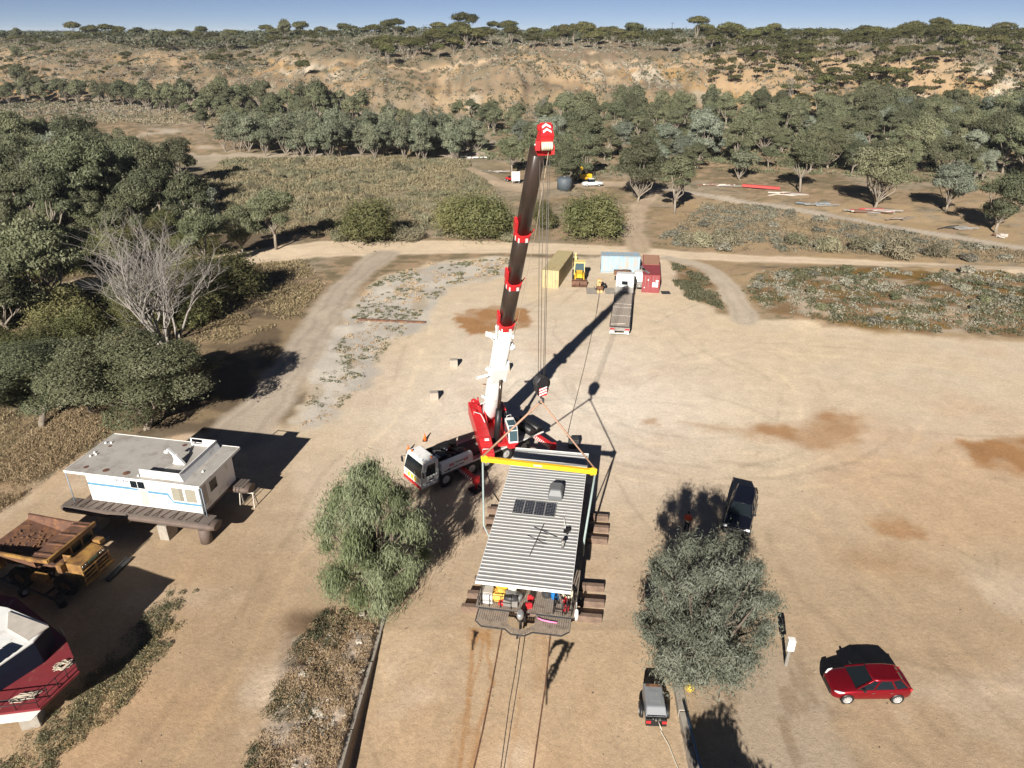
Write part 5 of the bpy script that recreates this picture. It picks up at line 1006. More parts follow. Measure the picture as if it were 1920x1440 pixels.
for x in xl:
    xm = x + 0.055; y0 = -0.62
    if abs(xm) > 2.35: y0 = -0.62 + (abs(xm) - 2.35) * 0.75
    y1 = 0.70
    if abs(xm + 0.15) < 0.78:                                       # the well round the outboard motor
        e = abs(xm + 0.15); m.bx(x, x + 0.115, -0.95 + max(0, e - 0.35) * 0.8, -0.55 + max(0, e - 0.35) * 0.9, 1.17, 1.20)
    else: m.bx(x, x + 0.115, y0, y1, 1.17, 1.20)
m.mat(1); m.bx(-2.85, -0.98, 0.70, 0.76, 1.10, 1.24); m.bx(0.7, 2.85, 0.70, 0.76, 1.10, 1.24)
for a, b in (((-2.85, -0.25), (-2.4, -0.66)), ((-2.4, -0.66), (-0.98, -0.66)), ((-0.98, -0.66), (-0.55, -1.0)), ((-0.55, -1.0), (0.25, -1.0)), ((0.25, -1.0), (0.68, -0.66)), ((0.68, -0.66), (2.4, -0.66)), ((2.4, -0.66), (2.85, -0.25)), ((2.85, -0.25), (2.85, 0.7)), ((-2.85, -0.25), (-2.85, 0.7))): m.bar((*a, 1.15), (*b, 1.15), 0.05, 0.09)
m.box((-0.15, -1.12, 1.1), (0.12, 0.2, 0.1)); m.build('swim_platform', [M_DECK, M_DGREY], BT)
# cabin
m = MB(); m.bx(-2.62, 2.62, 2.72, 14.6, 1.31, 3.86); cb = m.build('cabin', pm('cream_cladding', (0.62, 0.60, 0.54), 0.5, var=0.05, dirt=(0.45, 0.38, 0.3), dirt_amt=0.15), BT)
m = MB(); m.bx(-1.9, -0.72, 2.66, 2.71, 1.5, 3.4); m.build('wall_panel', M_WHITE, cb)
m = MB(); m.bx(-0.70, 0.12, 2.67, 2.71, 1.6, 3.2); m.build('shutter', M_SAND, cb)
m = MB(); m.bx(0.18, 1.18, 2.66, 2.71, 1.32, 3.5); m.mat(1).bx(0.28, 1.08, 2.64, 2.662, 1.42, 3.4); m.build('door', [M_WHITE, M_GLASS], cb)
m = MB(); m.bx(1.3, 2.4, 2.68, 2.71, 2.1, 3.2); m.build('window', M_GLASS, cb)
for sx in (-1, 1):
    for y in (4.2, 6.8, 9.4, 12.0): m = MB(); m.bx(sx * 2.622, sx * 2.645, y, y + 1.3, 2.2, 3.1); m.build('window', M_GLASS, cb)
# corrugated roof: trapezoid ribs run across the boat
m = MB(); prof = []; y = 0.0; pt = 0.335
while y < 14.85:
    prof += [(y, 4.00), (y + 0.19, 4.00), (y + 0.215, 4.033), (y + 0.31, 4.033)]; y += pt
prof.append((min(y, 15.0), 4.0)); back = [(prof[-1][0], 3.965), (0, 3.965)]
m.prism(prof + back, -2.80, 2.80, 'x'); rf = m.build('roof', M_ROOF, BT)
m = MB(); m.bx(-2.83, 2.83, -0.06, -0.005, 3.86, 4.06); m.bx(-2.83, -2.802, 0, 15.0, 3.9, 4.02); m.bx(2.802, 2.83, 0, 15.0, 3.9, 4.02); m.bx(-2.83, 2.83, 15.1, 15.15, 3.88, 4.06); m.build('fascia', M_WHITE, rf)
m = MB(); m.bx(-2.7, 2.7, 0.02, 2.6, 3.90, 3.955); m.build('eave_lining', M_SAND, rf)
for i in range(4):
    x0 = -1.75 + i * 0.72; m = MB(); m.bx(x0, x0 + 0.68, 6.75, 8.3, 4.09, 4.125); sp_ = m.build('solar_panel', M_SOLAR, rf)
    m = MB(); [m.bx(a, b, c, d, 4.105, 4.132) for a, b, c, d in ((x0 - 0.012, x0 + 0.012, 6.74, 8.31), (x0 + 0.668, x0 + 0.692, 6.74, 8.31), (x0 - 0.012, x0 + 0.692, 6.73, 6.76), (x0 - 0.012, x0 + 0.692, 8.29, 8.32))]
    for k in range(1, 9): m.bx(x0, x0 + 0.68, 6.75 + k * 0.172, 6.757 + k * 0.172, 4.126, 4.128)
    for k in range(1, 4): m.bx(x0 + k * 0.17, x0 + k * 0.17 + 0.006, 6.75, 8.3, 4.126, 4.1285)
    m.build('panel_frame', M_RIM, sp_)
m = MB(); m.loft([[(0.42, 8.75, 4.05), (1.42, 8.75, 4.05), (1.42, 10.2, 4.05), (0.42, 10.2, 4.05)], [(0.42, 8.75, 4.35), (1.42, 8.75, 4.35), (1.42, 10.2, 4.35), (0.42, 10.2, 4.35)], [(0.55, 9.0, 4.72), (1.30, 9.0, 4.72), (1.30, 9.95, 4.72), (0.55, 9.95, 4.72)]]); m.build('air_conditioner', pm('grey_plastic', (0.13, 0.135, 0.14), 0.5, var=0.1), rf, bevel=0.06)
m = MB(); m.tube((2.1, 5.2, 4.05), (2.1, 5.2, 4.45), 0.07, n=10); m.box((2.05, 4.95, 4.42), (0.35, 0.22, 0.16)); m.build('roof_vent', M_BLACK, rf)
m = MB(); m.tube((1.95, 3.8, 4.05), (1.95, 3.8, 4.5), 0.09, n=10); m.lathe([(0.16, 4.48), (0.13, 4.58), (0.001, 4.6)], (1.95, 3.8, 0), 12); m.build('flue', M_GREY, rf)
m = MB(); m.tube((0.0, 2.6, 4.10), (0.5, 5.9, 4.10), 0.022, n=5); m.tube((-0.1, 5.5, 4.09), (1.5, 4.7, 4.09), 0.018, n=5); m.tube((-0.4, 4.6, 4.085), (0.9, 3.9, 4.085), 0.014, n=5)
for k in range(6): m.tube((0.15 + k * 0.045, 3.7 + k * 0.32, 4.1), (0.75 + k * 0.03, 3.55 + k * 0.32, 4.1), 0.012, n=4)
m.build('tv_aerial', M_DGREY, rf)
m = MB(); m.path([(1.15, 7.5, 4.08), (1.8, 7.5, 4.08)], 0.02, 5); m.path([(1.15, 6.9, 4.08), (1.75, 6.8, 4.08), (2.0, 5.4, 4.1)], 0.02, 5); m.build('cable', M_WHITE, rf)
# stern rails and posts
def rail(pts, z0, zs, posts, name, mat_):
    m = MB()
    for z in zs: m.path([(x, y, z) for x, y in pts], 0.022, 6)
    for x, y in posts: m.tube((x, y, z0), (x, y, max(zs)), 0.024, n=6)
    m.build(name, mat_, BT)
rail([(-2.85, 2.6), (-2.85, 0.85), (-0.85, 0.85)], 1.3, (1.75, 2.25), [(-2.85, 2.6), (-2.85, 1.7), (-2.85, 0.85), (-2.2, 0.85), (-1.5, 0.85), (-0.85, 0.85)], 'stern_rail', M_BLACK)
rail([(1.75, 0.85), (2.85, 0.85), (2.85, 2.6)], 1.3, (1.55, 1.85, 2.2), [(1.75, 0.85), (2.3, 0.85), (2.85, 0.85), (2.85, 1.7), (2.85, 2.6)], 'stern_rail', M_BLACK)
rail([(1.75, 0.9), (1.75, 2.1)], 1.3, (1.55, 1.85, 2.2), [(1.75, 2.1), (1.75, 1.5)], 'stern_rail', M_BLACK)
for x, y in ((-2.7, 0.95), (0.16, 2.55), (-2.6, 2.4), (2.55, 1.0)):
    m = MB(); m.tube((x, y, 1.3), (x, y, 3.9), 0.035, n=8); m.build('roof_post', M_BLACK if x < 2 else M_DGREY, BT)
m = MB(); m.box((-0.15, 0.55, 1.05), (0.5, 0.16, 0.6)); rg = []
for z, rx_, ry_ in ((1.45, 0.10, 0.14), (1.5, 0.19, 0.30), (1.75, 0.22, 0.36), (1.98, 0.20, 0.33), (2.08, 0.12, 0.2)): rg.append([(-0.15 + math.cos(a) * rx_, 0.12 + math.sin(a) * ry_ - (z - 1.5) * 0.35, z) for a in np.linspace(0, 2 * math.pi, 16, endpoint=False)])
m.mat(1).loft(rg, smooth=True); m.mat(0).box((-0.15, 0.2, 1.0), (0.14, 0.3, 1.0)); m.box((-0.15, 0.0, 0.55), (0.1, 0.55, 0.12)); m.build('outboard_motor', [M_BLACK, pm('silver_cowl', (0.52, 0.54, 0.56), 0.25, 0.6, var=0.05)], BT)
m = MB(); m.path([(3.12, 1.05, 2.3), (3.14, 0.95, 1.9)], 0.015, 5); m.lathe([(0.001, 0.95), (0.10, 1.05), (0.13, 1.4), (0.10, 1.8), (0.001, 1.9)], (3.15, 0.9, 0), 12); m.build('fender', M_WHITE, BT)
# loose things on the stern deck
def bw(x, y, z=1.33): return bloc(x, y, z)
BRZ = R(-9.28)
t = thing('washing_machine', 'white appliance standing at the left corner of the houseboat stern deck', 'appliance', bw(-2.35, 1.35), BRZ); m = MB(); m.box((0, 0, 0.42), (0.6, 0.62, 0.84)); m.build('cabinet', M_WHITE, t, bevel=0.03); m = MB(); m.box((0, 0, 0.865), (0.56, 0.58, 0.04)); m.build('lid', M_SAND, t, bevel=0.01); m = MB(); m.box((0, 0.26, 0.93), (0.56, 0.1, 0.1)); m.build('control_panel', M_GREY, t)
t = thing('washing_machine', 'white cabinet behind the first appliance, against the left stern rail', 'appliance', bw(-2.4, 2.15), BRZ); m = MB(); m.box((0, 0, 0.5), (0.5, 0.5, 1.0)); m.build('cabinet', M_WHITE, t, bevel=0.03); m = MB(); m.box((0, -0.256, 0.5), (0.44, 0.012, 0.9)); m.build('door', M_SAND, t)
def sack(name, label, cat, p, dims, mat_, seed, rz=0.0, spots=None):
    rs = np.random.default_rng(seed); m = MB(); m.ball((0, 0, dims[2] * 0.5), 1, 22, 14)
    for i, v in enumerate(m.v):
        x, y, z = v[0], v[1], v[2] - dims[2] * 0.5; n = 1 + 0.28 * (float(fbm(np.array([x * 2.2 + seed]), np.array([y * 2.2 + z * 1.7]), seed)[0]) - 0.5) * 2; s = lambda q: math.copysign(abs(q) ** 0.7, q)
        m.v[i] = (s(x) * dims[0] / 2 * n, s(y) * dims[1] / 2 * n, max(0.0, (s(z) * 0.5 + 0.5) * dims[2] * n))
    m.smooth = True; o = m.build(name, mat_); o.location = p; o.rotation_euler = (0, 0, BRZ + rz); return tag(o, label, cat)
sp2 = bpy.data.materials.new('spotted_yellow_cloth'); sp2.use_nodes = True; nt = sp2.node_tree; vo = nt.nodes.new('ShaderNodeTexVoronoi'); vo.inputs['Scale'].default_value = 9; cr = nt.nodes.new('ShaderNodeValToRGB'); cr.color_ramp.interpolation = 'CONSTANT'; cr.color_ramp.elements[0].color = (0.75, 0.12, 0.05, 1); cr.color_ramp.elements[1].position = 0.28; cr.color_ramp.elements[1].color = (0.80, 0.50, 0.10, 1)
tc_ = nt.nodes.new('ShaderNodeTexCoord'); nt.links.new(tc_.outputs['Object'], vo.inputs['Vector']); nt.links.new(vo.outputs['Distance'], cr.inputs[0]); nt.links.new(cr.outputs[0], nt.nodes['Principled BSDF'].inputs['Base Color'])
sack('inflatable_toy', 'yellow inflatable with red spots piled on the stern deck', 'inflatable', bw(-1.7, 1.55), (0.85, 0.9, 0.75), sp2, 3)
sack('beanbag', 'bright yellow bag on top of the pile beside the cabin wall', 'bag', bw(-1.6, 2.1, 1.35), (0.9, 0.6, 1.1), M_YEL, 4)
sack('beanbag', 'red bag low against the stern rail in front of the spotted inflatable', 'bag', bw(-1.35, 1.15), (0.7, 0.45, 0.4), M_RED, 5)
sack('tarpaulin_bundle', 'grey folded tarpaulin bundle on the stern deck left of the outboard', 'tarpaulin', bw(-0.82, 1.5), (1.1, 0.9, 0.7), pm('grey_tarp', (0.20, 0.20, 0.20), 0.6, var=0.2, scale=5), 6)
sack('tarpaulin_bundle', 'pale cream cloth bundle lying on the grey tarpaulin', 'cloth', bw(-0.95, 1.95, 1.9), (0.6, 0.5, 0.3), pm('cream_cloth', (0.55, 0.52, 0.42), 0.8), 7)
t = thing('barbecue', 'grey barbecue with a rounded hood beside the stern rail', 'barbecue', bw(-0.9, 1.1), BRZ); m = MB(); m.box((0, 0, 0.35), (0.9, 0.4, 0.5)); m.build('body', M_GREY, t, bevel=0.02); m = MB(); m.lathe([(0.001, -0.42), (0.2, -0.42), (0.22, 0.0), (0.2, 0.42), (0.001, 0.42)], (0, 0, 0.6), 14, 'x'); m.build('hood', M_DGREY, t)
def can(label, x, y, rz, mat_):
    t = thing('fuel_can', label, 'fuel can', bw(x, y), BRZ + rz); m = MB(); m.box((0, 0, 0.2), (0.40, 0.24, 0.40)); m.build('body', mat_, t, bevel=0.04); m = MB(); m.path([(-0.12, 0, 0.4), (-0.1, 0, 0.48), (0.1, 0, 0.48), (0.12, 0, 0.4)], 0.02, 6); m.tube((0.15, 0, 0.4), (0.2, 0, 0.47), 0.03, n=8); m.build('handle', M_BLACK, t)
can('red fuel can nearest the outboard motor on the stern deck', 0.22, 1.1, 0.4, M_RED); can('red fuel can further in, behind the one by the outboard', 0.25, 1.75, -0.3, M_RED); can('small red fuel can at the right stern corner behind the rail', 2.45, 1.25, 0.1, M_RED); can('red fuel can inside the right stern rail, second from the corner', 2.35, 1.9, 0.9, M_RED)
def drum(name, label, x, y, mat_, r=0.29, h=0.88):
    t = thing(name, label, 'drum', bw(x, y), BRZ); m = MB(); m.lathe([(0.001, 0), (r * 0.93, 0), (r, 0.06), (r, h * 0.33), (r * 1.03, h * 0.35), (r, h * 0.37), (r, h * 0.66), (r * 1.03, h * 0.68), (r, h * 0.70), (r, h - 0.05), (r * 0.95, h)], n=20); m.build('body', mat_, t); m = MB(); m.lathe([(r * 0.95, h - 0.03), (r * 0.9, h + 0.01), (0.001, h + 0.01)], n=20); m.build('lid', mat_, t)
drum('plastic_drum', 'bright blue plastic drum under the stern awning', 1.72, 2.28, M_BLUE); drum('plastic_drum', 'dark grey drum left of the blue drum', 1.18, 2.35, M_DGREY, 0.31, 0.8)
t = thing('life_ring', 'white and grey life ring propped at the right end of the stern', 'life ring', bw(2.5, 2.3, 1.75), BRZ); m = MB(); ring = [(math.cos(a) * 0.3, math.sin(a) * 0.28, 0.05 * math.sin(a)) for a in np.linspace(0, 2 * math.pi, 20)]; m.path(ring, 0.075, 8, cap=False); m.build('ring', M_CREAM, t); m = MB(); m.bx(-0.02, 0.02, -0.3, 0.3, -0.42, 0.0); m.build('bracket', M_BLACK, t)
m = MB(); m.path([(-0.5, 0.1, 0.05), (-0.2, -0.02, 0.05), (0.25, -0.08, 0.05), (0.7, -0.1, 0.05)], 0.05, 8); o = m.build('pool_noodle', M_PINK); o.location = bw(1.35, 0.35, 1.2); o.rotation_euler = (0, 0, BRZ); tag(o, 'pink pool noodle lying on the swim platform', 'pool noodle')
def bicycle(label, p, rz):
    t = thing('bicycle', label, 'bicycle', p, rz)
    for y in (-0.5, 0.5):
        m = MB(); m.path([(0, y + math.cos(a) * 0.32, 0.34 + math.sin(a) * 0.32) for a in np.linspace(0, 2 * math.pi, 20)], 0.02, 6, cap=False)
        for a in np.linspace(0, math.pi, 6, endpoint=False): m.tube((0, y - math.cos(a) * 0.31, 0.34 - math.sin(a) * 0.31), (0, y + math.cos(a) * 0.31, 0.34 + math.sin(a) * 0.31), 0.004, n=3)
        m.build('wheel', M_BLACK, t)
    m = MB(); m.path([(0, -0.5, 0.34), (0, -0.1, 0.32), (0, 0.35, 0.8), (0, -0.18, 0.82), (0, -0.5, 0.34)], 0.018, 6); m.path([(0, -0.1, 0.32), (0, -0.2, 0.92)], 0.018, 6); m.path([(0, 0.5, 0.34), (0, 0.33, 0.95)], 0.018, 6); m.build('frame', M_GREY, t)
    m = MB(); m.path([(-0.28, 0.3, 0.98), (0, 0.34, 0.97), (0.28, 0.3, 0.98)], 0.015, 6); m.build('handlebar', M_BLACK, t); m = MB(); m.box((0, -0.2, 0.94), (0.12, 0.24, 0.06)); m.build('saddle', M_BLACK, t, bevel=0.02)
bicycle('dark folding bicycle inside the right stern rail', bw(2.15, 1.45), BRZ + 0.5)
# sleepers under the hull
def timber(l, r_, label):
    l, r_ = Vector(l), Vector(r_); c = (l + r_) / 2; m = MB(); L = (r_ - l).length; m.box((0, 0, 0.235), (L, 0.34, 0.47)); o = m.build('timber_beam', M_TIMBER, bevel=0.015); o.location = (c.x, c.y, gz(c.x, c.y)); o.rotation_euler = (0, 0, math.atan2(r_.y - l.y, r_.x - l.x)); tag(o, label, 'timber beam')
for k, (l, r_) in enumerate((((-1.87, 44.5), (7.25, 43.45)), ((-1.99, 43.19), (7.1, 42.1)), ((-2.15, 42.04), (6.85, 40.75)), ((-2.49, 36.75), (6.05, 35.95)), ((-2.88, 35.39), (5.9, 34.5)), ((-3.19, 34.2), (5.6, 33.2)))):
    timber(l, r_, ['farthest of the three far sleepers under the lifted houseboat', 'middle sleeper of the far set under the lifted houseboat', 'nearest sleeper of the far set under the lifted houseboat', 'farthest of the three near sleepers under the houseboat stern', 'middle sleeper of the near set under the houseboat stern', 'nearest sleeper to the camera under the houseboat stern'][k])
# ------------------------------------------------------------------ the stranded white houseboat
NA = R(-11.0); NV = thing('houseboat', 'white stranded houseboat with a blue stripe and flat grey roof, on brown pontoons', 'houseboat', (-32.2, 43.1, 0), NA)
def nloc(x, y, z=0): return Matrix.Rotation(NA, 3, 'Z') @ Vector((x, y, 0)) + Vector((-32.2, 43.1, z))
M_PON = pm('brown_pontoon', (0.115, 0.085, 0.07), 0.7, var=0.2, scale=1.5, dirt=(0.20, 0.12, 0.07), dirt_amt=0.25, bump=0.1)
M_FELT = pm('grey_roof_felt', (0.34, 0.32, 0.295), 0.85, var=0.12, scale=0.9, dirt=(0.22, 0.19, 0.165), dirt_amt=0.4)
m = MB(); m.bx(-0.02, 10.66, -0.02, 5.30, 4.62, 4.72); rfN = m.build('roof', M_FELT, NV)
m = MB(); [m.bx(*q) for q in ((-0.06, 10.70, -0.06, -0.022, 4.56, 4.75), (-0.06, 10.70, 5.302, 5.34, 4.56, 4.75), (-0.06, -0.022, -0.022, 5.302, 4.56, 4.75), (10.662, 10.70, -0.022, 5.302, 4.56, 4.75))]; m.build('fascia', M_WHITE, rfN)
m = MB()
for x, y, w, h in ((1.2, 0.7, 0.4, 0.16), (2.9, 0.6, 0.5, 0.18), (4.6, 0.55, 0.55, 0.15), (0.9, 3.6, 0.3, 0.2), (6.4, 4.8, 0.4, 0.15)): m.lathe([(w / 2, 0.0), (w / 2.2, 0.004), (0.001, 0.004)], (x, y, 4.721), 9)
m.build('rust_patch', M_RUST, rfN)
# the wrap-round flybridge coaming, sloped at the front
def coam(x0, x1, y, name):
    m = MB(); m.prism([(x0, 4.725), (x1 + 0.25, 4.725), (x1, 5.35), (x0, 5.35)], y, y + 0.05, 'y'); return m.build(name, M_WHITE, NV)
coam(5.9, 9.05, 0.32, 'coaming')
m = MB(); m.prism([(6.9, 4.725), (9.3, 4.725), (9.05, 5.35), (7.9, 5.35), (7.9, 4.85), (7.0, 4.85), (7.0, 5.3), (7.9, 5.3), (7.9, 5.35), (6.9, 5.35)], 4.92, 4.97, 'y'); m.build('coaming', M_WHITE, NV)
m = MB(); m.add([(9.30, 0.32, 4.725), (9.30, 4.97, 4.725), (9.05, 4.97, 5.35), (9.05, 0.32, 5.35), (9.25, 0.32, 4.725), (9.25, 4.97, 4.725), (9.0, 4.97, 5.35), (9.0, 0.32, 5.35)], [(0, 1, 2, 3), (7, 6, 5, 4), (0, 4, 5, 1), (1, 5, 6, 2), (2, 6, 7, 3), (3, 7, 4, 0)]); m.bx(9.06, 9.10, 0.3, 4.97, 5.34, 5.38); m.build('front_coaming', M_WHITE, NV)
m = MB(); m.prism([(7.1, 4.725), (8.1, 4.725), (7.55, 5.5), (7.25, 5.5), (7.30, 5.1)], 2.25, 2.45, 'y'); m.bar((7.4, 2.35, 5.45), (6.9, 2.35, 5.95), 0.2, 0.12); m.tube((7.05, 2.2, 5.75), (6.75, 2.2, 5.75), 0.12, n=10); m.path([(7.2, 2.1, 4.74), (7.0, 1.7, 4.74), (6.95, 1.2, 4.74)], 0.02, 5); m.build('helm_pedestal', M_WHITE, NV)
for i, (x, y) in enumerate(((0.5, 2.0), (0.45, 2.5), (0.75, 2.3), (0.3, 3.9), (0.7, 4.0), (5.7, 0.35), (9.9, 1.7))):
    m = MB(); m.lathe([(0.10, 0), (0.08, 0.06), (0.03, 0.14), (0.001, 0.14)], (x, y, 4.722), 8); m.build('roof_fitting', M_WHITE, rfN)
# walls
m = MB(); m.bx(1.15, 10.15, 0.45, 4.85, 2.02, 4.615); wl = m.build('cabin', M_WHITE, NV)
m = MB(); m.bx(1.16, 5.27, 0.432, 0.447, 3.38, 3.58); m.bx(6.06, 7.55, 0.432, 0.447, 3.26, 3.46); m.prism([(7.55, 3.30), (7.95, 2.62), (7.95, 2.80), (7.68, 3.46), (7.55, 3.46)], 0.432, 0.447, 'y'); m.bx(7.95, 10.14, 0.432, 0.447, 2.62, 2.80); m.build('stripe', pm('pale_blue_paint', (0.10, 0.24, 0.36), 0.5), wl)
for x0, x1, z0, z1, nm in ((4.72, 5.95, 3.55, 4.3, 'window'), (7.95, 8.95, 2.86, 4.05, 'window'), (9.02, 9.95, 2.86, 4.05, 'window')):
    m = MB(); m.bx(x0, x1, 0.425, 0.447, z0, z1); w = m.build('window_frame', M_WHITE, wl)
    m = MB(); m.bx(x0 + 0.05, x1 - 0.05, 0.415, 0.424, z0 + 0.05, z1 - 0.05); w2 = m.build('pane', M_GLASS if z0 > 3 else pm('cream_curtain', (0.20, 0.185, 0.145), 0.8, var=0.15, scale=5), w)
    m = MB()
    if z0 < 3:
        n = 7 if x0 < 8.5 else 10
        for k in range(n): xx = x0 + 0.08 + k * 0.085; m.bx(xx, xx + 0.04, 0.409, 0.414, z0 + 0.06, z1 - 0.06)
        m.build('curtain_fold', pm('curtain_fold_shading', (0.33, 0.31, 0.25), 0.8), w)  # paler strips: shading of the folds put into the colour
    else:
        m.bx(x0 + 0.6, x0 + 0.64, 0.405, 0.414, z0, z1); m.build('mullion', M_WHITE, w)
m = MB(); m.bx(5.28, 6.05, 0.430, 0.447, 2.05, 3.5); m.mat(1).bx(5.36, 5.97, 0.42, 0.429, 2.12, 3.4); m.build('door', [M_WHITE, pm('flyscreen', (0.44, 0.38, 0.35), 0.8, var=0.15, scale=4)], wl)
m = MB(); m.bx(6.25, 6.62, 0.43, 0.446, 2.75, 3.2); m.build('vent_grille', M_SAND, wl)
m = MB(); m.bx(10.152, 10.17, 1.6, 2.7, 2.9, 3.95); m.mat(1).bx(10.171, 10.18, 1.72, 2.58, 3.0, 3.85); m.build('front_window', [M_WHITE, M_GLASS], wl)
m = MB(); m.bx(10.152, 10.165, 0.55, 1.35, 2.5, 4.1); m.build('front_door', M_SAND, wl)
text_mesh('boat_name', 'NOVA', 0.42, pm('navy_lettering', (0.02, 0.03, 0.09), 0.5), wl, (4.05, 0.438, 4.10), (R(90), 0, 0))
m = MB(); m.bx(1.2, 2.1, 0.435, 0.446, 4.3, 4.36); m.bx(2.3, 3.3, 0.435, 0.446, 4.22, 4.28); m.build('trim_line', pm('navy_lettering', (0.02, 0.03, 0.09), 0.5), wl)
# pontoons with flat decks and their triangular rail stubs
for y0 in (-0.15, 4.5):
    m = MB(); rg = []
    for x, s in ((-0.75, 0.8), (-0.35, 1.0), (11.1, 1.0), (11.6, 0.82)): rg.append([(x, y0 + math.cos(a) * 0.62 * s, 1.72 + (math.sin(a) * (0.26 if math.sin(a) > 0 else 0.46)) * s) for a in np.linspace(0, 2 * math.pi, 20, endpoint=False)])
    m.loft(rg, smooth=True); po = m.build('pontoon', M_PON, NV)
    m = MB(); m.bx(-0.6, 11.2, y0 - 0.55, y0 + 0.6, 1.96, 2.0); m.build('pontoon_deck', pm('brown_deck_plate', (0.13, 0.105, 0.09), 0.8, var=0.15, scale=1.5), po)
    if y0 < 1:
        m = MB()
        for i in range(16):
            x = 0.4 + i * 0.66; m.bar((x, y0 + 0.5, 2.02), (x - 0.28, y0 - 0.35, 2.02), 0.045, 0.05)
            if i % 3 != 2: m.bar((x, y0 + 0.5, 2.02), (x + 0.02, y0 - 0.35, 2.02), 0.045, 0.05)
            if i % 2: m.bar((x - 0.28, y0 - 0.35, 2.02), (x + 0.02, y0 - 0.35, 2.02), 0.045, 0.05)
        m.build('deck_bracket', pm('dark_bracket', (0.055, 0.035, 0.028), 0.8), po)
m = MB(); [m.bx(x, x + 0.14, 0.4, 4.4, 1.82, 1.96) for x in (0.6, 3.0, 5.4, 7.8, 10.0)]; m.bx(0.5, 10.1, 0.5, 4.6, 1.965, 2.015); m.build('deck_frame', M_PON, NV)
for x, y in ((0.0, 0.0), (0.0, 5.1), (10.35, 0.25), (10.62, 0.2)): m = MB(); m.tube((x, y, 2.0), (x, y, 4.6), 0.035, n=8); m.build('roof_post', M_BLUEW, NV)
def block(name, p, d, rz, label, mat_=M_CONC, cat='concrete block', group=None, bev=0.02):
    m = MB(); m.box((0, 0, d[2] / 2), d); o = m.build(name, mat_, bevel=bev); o.location = p; o.rotation_euler = (0, 0, rz); return tag(o, label, cat, group)
block('concrete_block', nloc(7.3, -0.05), (0.75, 1.1, 1.27), NA, 'concrete support block under the near pontoon of the stranded houseboat')
block('concrete_block', nloc(1.6, 0.0), (0.8, 1.0, 1.27), NA, 'shaded concrete block under the left end of the stranded houseboat')
block('concrete_block', nloc(2.6, 4.5), (0.8, 1.0, 1.27), NA, 'concrete block under the far pontoon, hidden behind the stranded houseboat')
t = thing('steel_drum', 'upright brown steel pipe propping the front of the near pontoon', 'steel drum', nloc(10.35, -0.1), 0); m = MB(); m.lathe([(0.43, 0.0), (0.43, 1.27), (0.39, 1.27), (0.39, 1.2), (0.001, 1.2)], n=24); m.build('shell', M_PON, t)
t = thing('steel_trestle', 'pale steel trestle under the far pontoon of the stranded houseboat', 'trestle', nloc(11.1, 4.5), NA); m = MB(); m.bar((-0.6, 0, 1.22), (0.6, 0, 1.22), 0.12); m.build('beam', M_SAND, t)
for x, y in ((-0.55, -0.25), (-0.55, 0.25), (0.55, -0.25), (0.55, 0.25)): m = MB(); m.bar((x, y * 0.3, 1.2), (x * 1.1, y, 0), 0.07); m.build('leg', M_SAND, t)

# ------------------------------------------------------------------ the derelict dump truck
M_OLDY = pm('faded_yellow_paint', (0.36, 0.205, 0.055), 0.65, var=0.25, scale=1.2, dirt=(0.13, 0.065, 0.032), dirt_amt=0.9)
DT = thing('dump_truck', 'derelict rusty yellow dump truck at the left frame edge', 'dump truck', (-30.5, 37.5, 0), R(-103.3)); DT.scale = (1, 1, 0.88)
# local +y points along the truck's nose; the nose faces right and towards the camera
def dbed(x, y, z): return (x, y, z)
m = MB(); W2 = 1.75
m.add([(-W2, -3.6, 3.1), (W2, -3.6, 3.1), (W2 * 0.95, 0.2, 2.3), (-W2 * 0.95, 0.2, 2.3)], [(0, 1, 2, 3)])
for s in (-1, 1): m.add([(s * W2, -3.6, 3.1), (s * W2 * 0.95, 0.2, 2.3), (s * (W2 + 0.12), 0.35, 3.45), (s * (W2 + 0.12), -3.5, 3.55)], [(0, 1, 2, 3)]); m.bar((s * (W2 + 0.12), -3.5, 3.52), (s * (W2 + 0.12), 0.4, 3.42), 0.14, 0.1)
m.add([(-W2 * 0.95, 0.2, 2.3), (W2 * 0.95, 0.2, 2.3), (W2 + 0.12, 0.5, 3.5), (-W2 - 0.12, 0.5, 3.5)], [(0, 1, 2, 3)]); m.add([(-W2 * 0.9, -3.55, 2.95), (W2 * 0.9, -3.55, 2.95), (W2 * 0.85, 0.2, 2.1), (-W2 * 0.85, 0.2, 2.1)], [(3, 2, 1, 0)])
bed = m.build('tipper_bed', M_RUST, DT)
m = MB(); CW = 1.95
m.loft([[(-CW, 0.3, 3.40), (CW, 0.3, 3.40), (CW, 1.72, 3.52), (-CW, 1.72, 3.52)], [(-CW, 0.3, 3.50), (CW, 0.3, 3.50), (CW, 1.72, 3.62), (-CW, 1.72, 3.62)]])
for x in (-1.5, -0.5, 0.5, 1.5): m.bar((x, 0.32, 3.55), (x, 1.70, 3.67), 0.12, 0.10)
m.build('canopy', M_RUST, bed)
m = MB(); m.bar((-CW - 0.05, 1.80, 3.56), (CW + 0.05, 1.80, 3.56), 0.16, 0.34); m.bar((CW + 0.08, 0.2, 3.46), (CW + 0.08, 1.85, 3.58), 0.14, 0.3); m.bar((W2 + 0.24, -3.5, 3.5), (W2 + 0.24, 0.2, 3.45), 0.12, 0.26); m.build('canopy_rim', M_OLDY, bed)
m = MB()
for k in range(60):
    rs0 = np.random.default_rng(k + 900); x, y = rs0.uniform(-1.2, 1.2), rs0.uniform(-3.2, -0.2); m.box((x, y, 2.3 + 0.8 * (0.2 - y) / 3.8 + 0.06), (rs0.uniform(0.06, 0.3), rs0.uniform(0.03, 0.12), 0.04), rz=rs0.uniform(0, 3))
m.build('rust_scrap', pm('flaking_rust', (0.19, 0.095, 0.045), 0.9, var=0.3, scale=3), bed)['kind'] = 'stuff'
